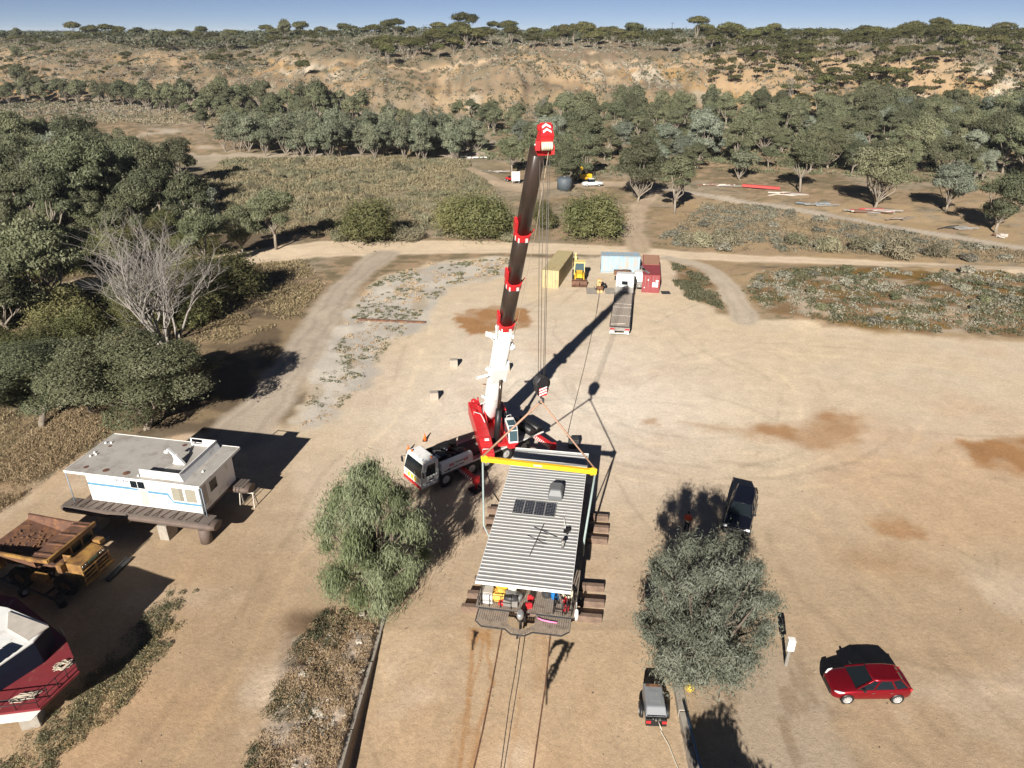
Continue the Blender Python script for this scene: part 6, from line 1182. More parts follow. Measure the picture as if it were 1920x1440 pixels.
m = MB(); m.bx(-0.6, 0.6, -3.6, 2.9, 0.9, 1.5); m.build('chassis', M_RUST, DT)
m = MB(); m.bx(-1.75, 0.15, 0.75, 1.62, 1.5, 2.35); m.bx(-1.75, 0.15, 0.75, 0.82, 2.35, 3.38); [m.bx(x, x + 0.09, 1.54, 1.62, 2.35, 3.38) for x in (-1.75, -0.85, 0.06)]; cbD = m.build('cab', M_OLDY, DT)
m = MB(); m.bx(-1.65, -0.86, 1.565, 1.585, 2.42, 3.32); m.bx(-0.75, 0.05, 1.565, 1.585, 2.42, 3.32); m.build('windscreen', M_GLASS, cbD)
m = MB(); m.loft([[(-1.25, 1.66, 1.4), (1.05, 1.66, 1.4), (1.05, 1.66, 2.50), (-1.25, 1.66, 2.50)], [(-1.10, 2.95, 1.3), (0.95, 2.95, 1.3), (0.95, 2.95, 2.36), (-1.10, 2.95, 2.36)]]); m.bx(-1.75, -1.28, 1.66, 2.5, 2.2, 2.62); m.bx(1.08, 1.45, 1.5, 1.9, 1.9, 2.6); m.build('bonnet', M_OLDY, DT, bevel=0.03)
m = MB(); m.bx(-1.35, 1.2, 3.06, 3.2, 0.75, 1.0); [m.bx(-1.25, 1.1, 3.06, 3.12, z, z + 0.09) for z in (1.2, 1.5, 1.85)]; [m.bx(x, x + 0.1, 3.06, 3.14, 0.95, 1.95) for x in (-1.25, -0.1, 1.0)]; m.build('grille_guard', M_OLDY, DT)
m = MB(); m.bx(-1.05, 0.9, 2.96, 2.99, 1.2, 1.95); m.build('radiator', M_BLACK, DT)
m = MB(); m.bx(-0.45, 0.35, 2.965, 2.985, 2.08, 2.28); m.build('name_plate', pm('faded_green_plate', (0.16, 0.24, 0.16), 0.6), DT)
for x in (-0.95, -0.7, 0.55, 0.8): m = MB(); m.tube((x, 2.94, 2.18), (x, 3.0, 2.18), 0.09, n=12); m.build('headlight', M_CHROME, DT)
m = MB(); m.box((1.95, 0.6, 1.75), (0.5, 1.0, 0.55)); m.box((2.0, 1.2, 1.5), (0.3, 0.4, 0.3)); m.build('fuel_tank', M_OLDY, DT, bevel=0.04)
m = MB(); m.box((1.75, -3.0, 2.4), (0.6, 1.3, 1.2)); m.build('rear_guard', M_OLDY, DT, bevel=0.08)
for x, y in ((-1.35, 1.9), (1.35, 1.9), (-1.4, -1.6), (1.4, -1.6)): wheel(DT, (x, y, 0.85), 0.85, 0.6, 0.42, M_RUST, side=1 if x > 0 else -1)

# ------------------------------------------------------------------ the red-decked boat at the left edge
RB = thing('motor_boat', 'boat with a red foredeck and dark cabin cut off by the left frame edge', 'boat', (-24.0, 28.2, 0), 0)
M_BRED = pm('red_deck_paint', (0.19, 0.026, 0.032), 0.6, var=0.15, scale=2, dirt=(0.30, 0.20, 0.14), dirt_amt=0.12)
def rb(u, v, z): p = at(u, v, z); return (p.x + 24.0, p.y - 28.2, z)
tip, cr1, fs = rb(122, 1195, 2.6), rb(149, 1259, 2.6), rb(75, 1328, 2.6); dl = rb(-120, 1352, 2.6); far_ = rb(30, 1120, 2.6)
ring = [tip, cr1, fs, dl, rb(-400, 1380, 2.6), rb(-400, 1050, 2.6), far_]
m = MB(); low = [(tip[0] - 1.6, tip[1] - 0.3, 0.9), (cr1[0] - 2.2, cr1[1] + 0.9, 0.9), (fs[0] - 1.2, fs[1] + 0.5, 1.1), (dl[0], dl[1] + 0.25, 1.6), (ring[4][0], ring[4][1] + 0.2, 1.5), (ring[5][0], ring[5][1] - 0.5, 0.9), (far_[0] - 0.5, far_[1] - 0.6, 0.9)]; m.loft([low, [(p[0], p[1], 2.45) for p in ring]]); m.build('hull', M_WHITE, RB)
m = MB(); m.loft([[(p[0], p[1], 2.452) for p in ring], [(p[0], p[1], 2.6) for p in ring]]); m.build('foredeck', M_BRED, RB)
cA = [rb(105, 1205, 2.62), rb(83, 1242, 2.62), rb(-60, 1335, 2.62), rb(-400, 1345, 2.62), rb(-400, 1090, 2.62), rb(20, 1150, 2.62)]
tA = [rb(92, 1174, 4.15), rb(64, 1206, 4.15), rb(-40, 1278, 4.15), rb(-400, 1290, 4.15), rb(-400, 1070, 4.15), rb(16, 1142, 4.15)]
m = MB(); m.loft([cA, tA]); m.build('cabin', pm('navy_canvas', (0.012, 0.018, 0.036), 0.6, var=0.15, scale=2, spec=0.15), RB)
m = MB(); cx_ = sum(p[0] for p in tA) / 6; cy_ = sum(p[1] for p in tA) / 6; up_ = [(p[0], p[1], 4.30) for p in tA]; m.loft([[(p[0], p[1], 4.152) for p in tA], up_]); rfB = m.build('cabin_roof', M_WHITE, RB, bevel=0.04)
hp = [rb(92, 1176, 4.31), rb(52, 1202, 4.31), rb(14, 1180, 4.31), rb(16, 1148, 4.31)]; m = MB(); m.loft([hp, [(p[0] * 0.995, p[1] * 0.995, 4.38) for p in hp]]); m.build('hatch', M_SAND, rfB)
for k in range(3):
    a, b, c, d = rb(18 - 14 * k, 1206 + 10 * k, 4.33), rb(40 - 14 * k, 1213 + 10 * k, 4.33), rb(27 - 14 * k, 1224 + 10 * k, 4.33), rb(4 - 14 * k, 1215 + 10 * k, 4.33); m = MB(); m.loft([[a, b, c, d], [(q[0], q[1], 4.36) for q in (a, b, c, d)]]); m.build('solar_panel', M_SOLAR, rfB)
m = MB(); rp = [cr1, tuple(Vector(cr1).lerp(Vector(fs), 0.5)), fs, dl]; inn = 0.12
for z in (0.35, 0.75): m.path([(p[0] - 0.1, p[1] + 0.06, 2.6 + z) for p in rp], 0.022, 6)
for i in range(7): q = Vector(cr1).lerp(Vector(fs), i / 4.0) if i < 5 else Vector(fs).lerp(Vector(dl), (i - 4) * 0.22); m.tube((q.x - 0.1, q.y + 0.06, 2.6), (q.x - 0.1, q.y + 0.06, 3.36), 0.022, n=6)
m.build('deck_rail', M_BLACK, RB)
m = MB(); m.path([(tip[0], tip[1], 2.6), (tip[0] - 0.02, tip[1], 3.0), (tip[0] - 0.12, tip[1] + 0.02, 3.35)], 0.03, 6); m.ball((tip[0] - 0.12, tip[1] + 0.02, 3.38), 0.05); m.build('bow_light', M_GREY, RB)
def rope_pile(label, c, rx_, ry_, seed, rz):
    rs = np.random.default_rng(seed); m = MB(); pts = []
    for i in range(90): a = i * 0.9 + rs.normal() * 0.5; q = 0.35 + 0.65 * rs.random(); pts.append((math.cos(a) * rx_ * q, math.sin(a) * ry_ * q, 0.03 + 0.10 * rs.random()))
    sm = []
    for i in range(len(pts) - 1): sm += [pts[i], tuple((Vector(pts[i]) + Vector(pts[i + 1])) / 2 + Vector((rs.normal() * 0.04, rs.normal() * 0.04, 0)))]
    m.path(sm, 0.018, 5); o = m.build('mooring_rope', pm('pale_rope_fibre', (0.50, 0.44, 0.35), 0.8)); o.location = c; o.rotation_euler = (0, 0, rz); tag(o, label, 'rope')
rope_pile('tangled pale rope near the bow corner of the red foredeck', at(118, 1250, 2.6), 0.55, 0.42, 1, 0.5); rope_pile('tangled pale rope behind the rail along the side of the red foredeck', at(50, 1308, 2.6), 0.8, 0.33, 2, 0.35)
for i, (x, y) in enumerate(((-1.5, -2.2), (-2.0, 0.2))): block('concrete_block', Vector((-24.0 + x, 28.2 + y, 0)), (0.9, 0.9, 0.76), 0.3, ['concrete block propping the near side of the red-decked boat', 'concrete block propping the far side of the red-decked boat'][i])
# shaded clutter between the boat and the dump truck
t = thing('boat_trailer', 'dark steel frame trailer lying in the shade behind the dump truck', 'trailer', at(60, 1092, 0), R(-22)); m = MB(); m.bar((-4, 0.6, 0.5), (3.5, 0.6, 0.5), 0.14); m.bar((-4, -0.9, 0.5), (3.5, -0.9, 0.5), 0.14); [m.bar((x, -0.9, 0.5), (x, 0.6, 0.5), 0.1) for x in (-3.5, -1.5, 0.5, 2.5, 3.4)]; m.build('frame', M_DGREY, t)
for y in (-1.05, 0.75): wheel(t, (0.8, y, 0.36), 0.36, 0.22, 0.2, side=1)
t = thing('oil_drum', 'dark drum standing in the shade beside the boat trailer', 'drum', at(118, 1135, 0)); m = MB(); m.lathe([(0.3, 0), (0.3, 0.88), (0.27, 0.88), (0.27, 0.85), (0.001, 0.85)], n=18); m.build('shell', M_BLACK, t)
def beam_on(u0, v0, u1, v1, w, h, mat_, name, label, cat, z=0.0):
    a, b = on(u0, v0), on(u1, v1); m = MB(); d = b - a; m.bar((0, 0, h / 2 + z), (d.x, d.y, d.z + h / 2 + z), w, h); o = m.build(name, mat_); o.location = a; return tag(o, label, cat)
beam_on(203, 1092, 246, 1050, 0.30, 0.16, M_DGREY, 'steel_channel', 'dark steel channel on the ground right of the dump truck', 'steel channel')
beam_on(196, 1088, 240, 1046, 0.10, 0.10, M_GREY, 'steel_pipe', 'thin pale pipe lying against the dark steel channel', 'pipe')
beam_on(192, 1017, 207, 1007, 0.06, 0.05, M_WHITE, 'timber_offcut', 'thin white stick in the shadow of the stranded houseboat', 'stick')

# ------------------------------------------------------------------ containers
def container(label, p0, rz, L, col, name='shipping_container', doors=True, Wd=2.44, Hh=2.59, roofmat=None, corr=True):
    """Origin at the near-left bottom corner; local x is the width, y the length."""
    t = thing(name, label, 'shipping container', p0, rz); m = MB()
    n = max(2, int(L / 0.28))
    def wallpts(x, s):
        return [(x + (0.035 * s if (k // 2) % 2 else 0), L * k / n) for k in range(n + 1)]
    for x, s in ((0.05, 1), (Wd - 0.05, -1)):
        pts = wallpts(x, s); m.loft([[(px, py, 0.15) for px, py in pts], [(px, py, Hh - 0.1) for px, py in pts]], cap=False, close=False)
    xs = [Wd * k / 9 for k in range(10)]; bp = [(x, L - 0.06 + (0.03 if (k // 2) % 2 else 0)) for k, x in enumerate(xs)]; m.loft([[(a, b, 0.15) for a, b in bp], [(a, b, Hh - 0.1) for a, b in bp]], cap=False, close=False)
    if not doors: m.bx(0.06, Wd - 0.06, 0.03, 0.07, 0.15, Hh - 0.1)
    m.build('wall', col, t)
    m = MB(); pr = []
    for k in range(n + 1): pr.append((L * k / n, Hh - 0.03 + (0.02 if k % 2 else 0)))
    m.prism(pr + [(L, Hh - 0.06), (0, Hh - 0.06)], 0.08, Wd - 0.08, 'x'); m.build('roof', roofmat or col, t)
    m = MB()
    for x in (0.0, Wd - 0.12):
        for y in (0, L - 0.12): m.bx(x, x + 0.12, y, y + 0.12, 0, Hh)
    for z in (0, Hh - 0.13): m.bx(0.125, Wd - 0.125, 0.01, 0.10, z, z + 0.12); m.bx(0.125, Wd - 0.125, L - 0.10, L - 0.01, z, z + 0.12); m.bx(0.0, 0.09, 0.125, L - 0.125, z, z + 0.12); m.bx(Wd - 0.09, Wd, 0.125, L - 0.125, z, z + 0.12)
    m.build('frame', col, t)
    m = MB(); m.bx(0.1, Wd - 0.1, 0.1, L - 0.1, 0.1, 0.15); m.build('floor', M_DECK, t)
    if doors:
        for s in (0, 1):
            x0 = 0.13 + s * (Wd / 2 - 0.125); m = MB(); m.bx(x0, x0 + Wd / 2 - 0.14, 0.04, 0.09, 0.13, Hh - 0.14)
            for z in (0.45, 0.95, 1.45, 1.95): m.bx(x0 + 0.06, x0 + Wd / 2 - 0.2, 0.022, 0.039, z, z + 0.22)
            d = m.build('door', col, t)
            m = MB()
            for xx in (0.3, 0.75): m.tube((x0 + xx, 0.0, 0.12), (x0 + xx, 0.0, Hh - 0.12), 0.022, n=6)
            m.build('lock_rod', M_GREY, d)
    return t
M_CY = pm('faded_sand_yellow', (0.40, 0.33, 0.175), 0.6, var=0.1, dirt=(0.25, 0.15, 0.07), dirt_amt=0.2, streak=3)
M_CB = pm('faded_pale_blue', (0.25, 0.37, 0.46), 0.6, var=0.15, scale=1.6, dirt=(0.38, 0.33, 0.27), dirt_amt=0.6, streak=3)
M_CRD = pm('container_red', (0.24, 0.048, 0.052), 0.55, var=0.12, dirt=(0.20, 0.06, 0.05), dirt_amt=0.2, streak=3)
M_CBR = pm('rust_brown_roof', (0.34, 0.19, 0.12), 0.7, var=0.12)
container('sand yellow shipping container at the back of the yard, left of the backhoe', (4.31, 98.2, 0), R(-15.5), 10.6, M_CY)
container('faded pale blue shipping container with rust stains, side on behind the truck cab', (13.75, 107.6, 0.0), R(-90 - 4), 5.85, M_CB, doors=True)
container('dark red shipping container with white door stickers, nearest of the two behind the truck', (18.3, 95.9, 0), R(-9.5), 5.0, M_CRD)
ct = container('rust brown roofed shipping container directly behind the dark red one', (19.15, 101.0, 0), R(-9.5), 5.0, M_CRD, doors=False, roofmat=M_CBR)
cR = [o for o in bpy.data.objects if o.get('label', '').startswith('dark red shipping')][0]
for q in ((1.42, 1.78, 0.85, 1.55), (1.86, 2.2, 0.85, 1.55), (1.85, 2.25, 1.68, 1.86), (0.75, 0.9, 1.75, 1.95), (0.3, 0.42, 0.65, 0.8)): m = MB(); m.bx(q[0], q[1], -0.015, -0.005, q[2], q[3]); m.build('door_sticker', M_WHITE, cR)
for i, (x, y, L, a) in enumerate(((18.95, 97.6, 2.2, 0.25), (18.75, 98.6, 2.2, 0.05))):
    m = MB(); m.box((0, 0, 0.04), (0.35, L, 0.07)); o = m.build('plank', M_GREY); o.location = (x, y, 2.60); o.rotation_euler = (0, 0, a); tag(o, ['grey plank lying along the dark red container roof, nearer its left edge', 'second grey plank on the dark red container roof, further back'][i], 'plank')
m = MB(); m.box((0, 0, 0.02), (1.25, 1.25, 0.04)); o = m.build('steel_plate', M_DGREY); o.location = (21.7, 95.7, 0); tag(o, 'dark square plate on the ground right of the dark red container', 'steel plate')
block('timber_crate', at(1167, 514, 0), (2.6, 0.8, 0.6), R(-5), 'brown timber bearers stacked in front of the pale blue container', M_RUST, 'crate')
# ------------------------------------------------------------------ backhoe loader
BK = thing('backhoe_loader', 'yellow backhoe loader with its front bucket down between the containers', 'backhoe', (9.9, 100.9, 0), R(180 - 4))
M_BY = pm('machine_yellow', (0.68, 0.40, 0.03), 0.45, var=0.1, dirt=(0.30, 0.18, 0.07), dirt_amt=0.2)
M_BYP = pm('pale_machine_yellow', (0.70, 0.55, 0.22), 0.55, var=0.1)
m = MB(); m.bx(-0.42, 0.42, -1.6, 1.6, 0.6, 1.0); m.build('chassis', M_BLACK, BK)
m = MB(); m.loft([[(-0.45, 0.1, 1.0), (0.45, 0.1, 1.0), (0.45, 0.1, 1.75), (-0.45, 0.1, 1.75)], [(-0.42, 1.75, 1.0), (0.42, 1.75, 1.0), (0.42, 1.75, 1.55), (-0.42, 1.75, 1.55)]]); m.build('bonnet', M_BY, BK, bevel=0.05)
m = MB(); [m.bar((x, y, 1.2), (x * 0.9, y * 0.95, 2.75), 0.09) for x in (-0.75, 0.75) for y in (-1.3, 0.05)]; m.bx(-0.8, 0.8, -1.4, 0.1, 2.75, 2.87); m.bx(-0.8, 0.8, -1.4, 0.1, 1.0, 1.2); cbk = m.build('cab', M_BYP, BK)
m = MB(); m.bx(-0.68, 0.68, 0.03, 0.05, 1.45, 2.7); m.bx(-0.66, 0.66, -1.33, -1.31, 1.3, 2.7); [m.bx(x, x + 0.02, -1.25, 0.0, 1.3, 2.7) for x in (-0.73, 0.71)]; m.build('window', M_GLASS2, cbk)
m = MB(); m.prism([(2.15, 0.1), (2.9, 0.05), (2.95, 0.12), (2.35, 0.25), (2.2, 0.7), (2.45, 1.0), (2.4, 1.05), (2.1, 0.75)], -1.1, 1.1, 'x'); m.mat(1).bx(-0.03, 0.03, 2.2, 2.85, 0.12, 0.6); m.build('loader_bucket', [M_RUST, M_BLACK], BK)
for x in (-0.62, 0.62): m = MB(); m.path([(x, 0.0, 1.5), (x, 1.3, 1.4), (x, 2.0, 0.7), (x, 2.2, 0.45)], 0.09, 8); m.tube((x * 0.8, 0.6, 0.95), (x * 0.8, 1.6, 1.1), 0.05, n=8); m.build('loader_arm', M_BY, BK)
m = MB(); m.path([(0.35, -1.7, 0.9), (0.4, -2.0, 1.6), (0.6, -2.1, 3.3)], [0.16, 0.2, 0.14], 8); m.path([(0.6, -2.1, 3.3), (0.6, -1.6, 3.7)], 0.13, 8); m.path([(0.6, -2.0, 3.35), (0.65, -2.9, 2.0)], [0.14, 0.09], 8); m.build('backhoe_boom', M_BYP, BK)
m = MB(); m.box((0.65, -3.0, 1.8), (0.5, 0.5, 0.5), rx=0.4); m.build('backhoe_bucket', M_RUST, BK)
for x in (-0.8, 0.8): wheel(BK, (x, -1.0, 0.72), 0.72, 0.45, 0.38, M_BYP, side=1 if x > 0 else -1); wheel(BK, (x, 1.35, 0.45), 0.45, 0.3, 0.25, M_BYP, side=1 if x > 0 else -1)
# ------------------------------------------------------------------ yellow winch on its slab
t = thing('cable_winch', 'pale yellow cable winch standing on a concrete slab beside the truck', 'winch', (12.45, 96.8, 0), R(-3))
m = MB(); m.box((0, 0, 0.15), (0.8, 2.2, 0.3)); m.box((0, 0.9, 0.8), (0.6, 0.6, 1.1)); m.box((0, 0.2, 0.7), (0.25, 1.2, 0.9)); m.build('body', pm('peeling_yellow', (0.58, 0.38, 0.17), 0.7, var=0.2, scale=2, dirt=(0.30, 0.16, 0.08)), t, bevel=0.03)
m = MB(); m.tube((-0.4, -0.6, 0.55), (0.4, -0.6, 0.55), 0.25, n=16); [m.tube((x, -0.6, 0.55), (x + 0.04, -0.6, 0.55), 0.42, n=18) for x in (-0.44, 0.4)]; m.build('drum', M_RUST, t)
m = MB(); m.tube((0.5, 0.3, 0.6), (0.95, 0.3, 0.6), 0.28, n=14); m.box((0.75, 0.8, 0.5), (0.4, 0.4, 0.5)); m.build('motor', M_BLACK, t); m = MB(); m.path([(-0.4, -0.9, 0.5), (-0.75, -1.0, 0.6), (-0.8, -0.9, 0.9)], 0.05, 6); m.build('lever', M_DGREY, t)
for i, (x, w) in enumerate(((11.3, 1.5), (13.9, 1.4))): block('concrete_slab', Vector((x, 96.3, 0)), (w, 3.0, 0.06), R(-3), ['thin concrete slab left of the pale yellow winch', 'thin concrete slab between the winch and the truck'][i], M_CONC, 'slab', bev=0.0)
def cable(label, pts, r, mat_=M_ROPE, name='winch_cable'):
    p0 = Vector(pts[0]); m = MB(); m.path([Vector(p) - p0 for p in pts], r, 5); o = m.build(name, mat_); o.location = p0; tag(o, label, 'cable')
def gp(u, v, dz): p = on(u, v); return Vector((p.x, p.y, p.z + dz))
cable('long steel winch cable running down the yard from the winch to the crane', [(12.4, 96.0, 0.5), gp(1118, 590, 0.05), gp(1095, 690, 0.05), gp(1070, 790, 0.05), gp(1063, 822, 0.1)], 0.028)
cable('left of the two close cables running down the ramp from the swim platform', [gp(975, 1195, 0.03), gp(966, 1260, 0.03), gp(955, 1320, 0.03), gp(938, 1450, 0.03), gp(912, 1660, 0.03)], 0.022)
cable('right of the two close cables running down the ramp from the swim platform', [gp(985, 1190, 0.03), gp(976, 1250, 0.03), gp(963, 1330, 0.03), gp(944, 1450, 0.03), gp(920, 1660, 0.03)], 0.022)
for lab, pts in (('left steel rail buried in the boat ramp', [(941, 1180), (921, 1290), (905, 1370), (887, 1450), (842, 1660)]), ('right steel rail buried in the boat ramp beside the oil spill', [(1032, 1188), (1022, 1290), (1010, 1370), (999, 1450), (972, 1660)])):
    q = [on(u, v) for u, v in pts]; p0 = q[0]; m = MB()
    for a, b in zip(q[:-1], q[1:]): m.bar(a - p0 + Vector((0, 0, 0.02)), b - p0 + Vector((0, 0, 0.02)), 0.07, 0.10)
    o = m.build('ramp_rail', M_RUST); o.location = p0; tag(o, lab, 'rail')
# ------------------------------------------------------------------ truck and flatbed
TR = thing('flatbed_truck', 'white cab truck with a long empty flatbed trailer parked in front of the red container', 'truck', (12.95, 79.6, 0), R(-10.3))
m = MB(); m.bx(-1.22, 1.22, 0.0, 12.6, 1.18, 1.30); m.mat(1)
for x in np.arange(-1.15, 1.1, 0.19): m.bx(x, x + 0.165, 0.15, 12.5, 1.302, 1.33)
m.mat(2)
for y in (3.6, 6.6, 7.9): m.bx(-1.24, 1.24, y, y + 0.07, 1.332, 1.36)
m.bar((-1.1, 0.5, 1.36), (0.6, 0.9, 1.36), 0.07); m.mat(0); m.bx(-1.24, -1.19, 0, 12.6, 1.12, 1.36); m.bx(1.19, 1.24, 0, 12.6, 1.12, 1.36); m.build('flatbed', [M_DGREY, pm('bleached_decking', (0.37, 0.31, 0.255), 0.85, var=0.25, scale=3), M_SAND], TR)
m = MB(); m.bx(-1.22, 1.22, 12.45, 12.6, 1.36, 2.1); m.build('headboard', M_GREY, TR)
m = MB(); m.bx(-0.45, 0.45, 0.2, 13, 0.75, 1.17); m.build('chassis', M_DGREY, TR)
m = MB(); m.bx(-1.2, 1.2, -0.08, -0.01, 0.75, 1.18); m.build('tail_board', M_GREY, TR)
for x0, mm, nm in ((-1.15, M_RED, 'tail_light'), (0.62, M_RED, 'tail_light'), (-1.15, M_WHITE, 'mudflap'), (0.55, M_WHITE, 'mudflap')):
    m = MB(); z = (0.92, 1.08) if nm == 'tail_light' else (0.45, 0.74); m.bx(x0, x0 + 0.55, -0.10, -0.082, *z); m.build(nm, mm, TR)
m = MB(); m.bx(-1.2, 1.2, -0.1, -0.03, 0.38, 0.46); m.build('bumper_bar', M_WHITE, TR)
for y in (1.5, 2.8, 4.1): [wheel(TR, (s * 1.0, y, 0.5), 0.5, 0.42, 0.28, side=s) for s in (-1, 1)]
for y in (11.5, 12.8, 16.2): [wheel(TR, (s * 1.02, y, 0.5), 0.5, 0.35, 0.28, side=s) for s in (-1, 1)]
m = MB(); pr = [(13.6, 0.9), (16.6, 0.7), (16.75, 1.2), (16.5, 2.2), (16.0, 2.95), (15.4, 3.35), (14.0, 3.45), (13.6, 3.2)]; m.prism(pr, -1.2, 1.2, 'x'); ck = m.build('cab', M_WHITE, TR, bevel=0.12)
m = MB(); m.bx(-0.4, 0.4, 13.56, 13.59, 2.1, 2.6); m.build('rear_window', M_GLASS, ck); m = MB(); m.path([(-0.5, 15.3, 3.45), (-0.45, 15.4, 3.65), (0.45, 15.4, 3.65), (0.5, 15.3, 3.45)], 0.05, 6); m.build('roof_bar', M_BLACK, ck)
m = MB(); m.add([(-1.05, 16.53, 2.2), (1.05, 16.53, 2.2), (1.0, 16.06, 2.95), (-1.0, 16.06, 2.95)], [(0, 1, 2, 3)]); m.build('windscreen', M_GLASS, ck)
for s in (-1, 1): m = MB(); m.box((s * 1.4, 16.0, 2.2), (0.2, 0.15, 0.6)); m.bar((s * 1.2, 16.0, 2.4), (s * 1.4, 16.0, 2.4), 0.04); m.build('mirror', M_BLACK, ck)
m = MB(); m.bx(-0.9, 0.9, 13.2, 13.5, 0.95, 1.6); m.tube((-0.9, 13.3, 1.4), (-0.9, 13.3, 2.4), 0.08, n=8); m.bx(0.2, 0.9, 12.7, 13.1, 1.3, 1.7); m.build('air_tank', M_CHROME, TR)
m = MB(); m.bx(-1.2, 1.2, 12.7, 13.5, 1.2, 1.3); m.build('turntable_plate', M_WHITE, TR)
# small white machine beside the cab
t = thing('mobile_pump', 'white hooded pump on wheels standing between the truck cab and the red container', 'pump', at(1196, 541, 0), R(-8)); m = MB(); m.prism([(-0.9, 0.9), (0.9, 0.9), (0.95, 1.8), (0.5, 2.5), (-0.4, 2.6), (-0.9, 1.9)], -0.6, 0.9, 'y'); m.build('hood', M_WHITE, t, bevel=0.1)
m = MB(); m.box((0.2, -1.0, 0.9), (0.9, 0.6, 0.7)); m.tube((-0.3, -1.3, 0.8), (0.6, -1.3, 0.8), 0.22, n=12); m.build('engine', M_GREY, t); [wheel(t, (s * 0.95, 0.1, 0.38), 0.38, 0.22, 0.2, side=s) for s in (-1, 1)]

# ------------------------------------------------------------------ cars
def sect(y, hw, zb, zt, crown=0.03, tuck=0.93):
    """One body cross-section, 12 points."""
    zm = zb + (zt - zb) * 0.45
    h = [(hw * 0.80, zb), (hw * tuck, zb + 0.05), (hw, zm), (hw * 0.985, zt - 0.14), (hw * 0.90, zt - 0.03), (hw * 0.5, zt + crown * 0.7)]
    return [(x, y, z) for x, z in h] + [(-x, y, z) for x, z in reversed(h)]
def subsurf(o, l=2):
    md = o.modifiers.new('smooth', 'SUBSURF'); md.levels = 1; md.render_levels = l
    for p in o.data.polygons: p.use_smooth = True
    return o
def car(name, label, cat, loc, rz, paint, st, gh_base, gh_top, zb, zr, wb, wr, ww, track, rims, rimr):
    t = thing(name, label, cat, loc, rz); m = MB(); m.loft([sect(*s) for s in st], smooth=True); body = subsurf(m.build('body', paint, t))
    def gring(o, z): return [(x, y, z) for x, y in o]
    m = MB(); zg = zr - 0.07; m.loft([gring(gh_base, zb - 0.06), gring(gh_base, zb), gring(gh_top, zg)], smooth=False); gl = m.build('window', M_GLASS, t)
    m = MB(); cxx = [(x * 1.015, y) for x, y in gh_top]; inn = [(x * 0.86, y * 0.94 + (sum(q[1] for q in gh_top) / len(gh_top)) * 0.06) for x, y in gh_top]; m.loft([gring(cxx, zg - 0.01), gring(cxx, zg + 0.02), gring(inn, zr)], smooth=True); m.build('roof', paint, t)
    m = MB(); n = len(gh_base)
    for i in range(n):
        a = Vector((*gh_base[i], zb)); b = Vector((*gh_top[i], zg)); m.bar(a * 1.0, b, 0.085, 0.06)
    m.build('pillar', paint, t)
    m = MB()
    for s in (-1, 1): m.box((s * (max(p[0] for p in gh_base) + 0.14), gh_base[0][1] - 0.35, zb + 0.06), (0.2, 0.14, 0.15))
    m.build('mirror', M_BLACK, t, bevel=0.03)
    for y in wb:
        for s in (-1, 1):
            m = MB(); m.lathe([(0.001, 0), (wr * 1.14, 0), (wr * 1.14, s * 0.012), (0.001, s * 0.012)], (s * (track - 0.012), y, wr), 24, 'x'); m.build('wheel_arch', M_BLACK, t)
            wheel(t, (s * (track - ww / 2 + 0.02), y, wr), wr, ww, rimr, M_RIM, rims, s)
    return t
M_CRED = pm('metallic_red', (0.30, 0.008, 0.018), 0.34, 0.7, var=0.04, coat=0.5)
M_CBLK = pm('metallic_black', (0.006, 0.007, 0.013), 0.25, 0.2, var=0.1, coat=0.7)
carF, carR = at(1588, 1311, 0.32), at(1682.5, 1310.5, 0.32); dirc = (carF - carR).normalized(); ang = math.atan2(dirc.y, dirc.x) - math.pi / 2
off = Matrix.Rotation(ang, 3, 'Z') @ Vector((-0.86, 0, 0))   # the near side wheels are on the car's left
RC = (carF + carR) / 2 - off; RC.z = 0
st = [(2.16, 0.52, 0.30, 0.62, 0.02), (2.10, 0.70, 0.24, 0.70, 0.03), (1.85, 0.84, 0.20, 0.80, 0.04), (1.30, 0.895, 0.19, 0.90, 0.05), (0.85, 0.90, 0.18, 0.97, 0.05), (0.0, 0.90, 0.18, 1.0, 0.02), (-1.0, 0.90, 0.18, 1.03, 0.02), (-1.7, 0.89, 0.20, 1.05, 0.02), (-2.05, 0.83, 0.26, 1.03, 0.0), (-2.2, 0.72, 0.34, 0.92, 0.0)]
gb = [(0.78, 0.95), (0.80, 0.0), (0.80, -1.2), (0.72, -1.95), (-0.72, -1.95), (-0.80, -1.2), (-0.80, 0.0), (-0.78, 0.95)]; gt = [(0.56, 0.05), (0.60, -0.35), (0.60, -1.0), (0.52, -1.55), (-0.52, -1.55), (-0.60, -1.0), (-0.60, -0.35), (-0.56, 0.05)]
c = car('hatchback_car', 'shiny dark red hatchback with silver alloy wheels parked alone on the sand', 'car', RC, ang, M_CRED, st, gb, gt, 1.0, 1.45, (1.37, -1.37), 0.32, 0.22, 0.90, 10, 0.235)
for s in (-1, 1): m = MB(); m.path([(s * 0.60, 2.02, 0.68), (s * 0.78, 1.82, 0.74), (s * 0.85, 1.58, 0.79)], [0.05, 0.07, 0.03], 8); m.build('headlight', pm('clear_lamp', (0.75, 0.75, 0.75), 0.1), c); m = MB(); m.path([(s * 0.80, -2.0, 0.88), (s * 0.70, -2.12, 0.90)], 0.07, 8); m.build('tail_light', M_RED, c)
m = MB(); m.prism([(-0.5, 0.35), (0.5, 0.35), (0.42, 0.6), (-0.42, 0.6)], 2.13, 2.19, 'y'); m.build('grille', M_BLACK, c); m = MB(); m.prism([(-1.35, 1.45), (-1.6, 1.45), (-1.58, 1.53)], -0.03, 0.03, 'x'); m.build('roof_aerial', M_CRED, c)
for s in (-1, 1):
    for y in (0.05, -0.95): m = MB(); m.box((s * 0.905, y, 0.80), (0.02, 0.16, 0.025)); m.build('door_handle', M_CHROME, c)
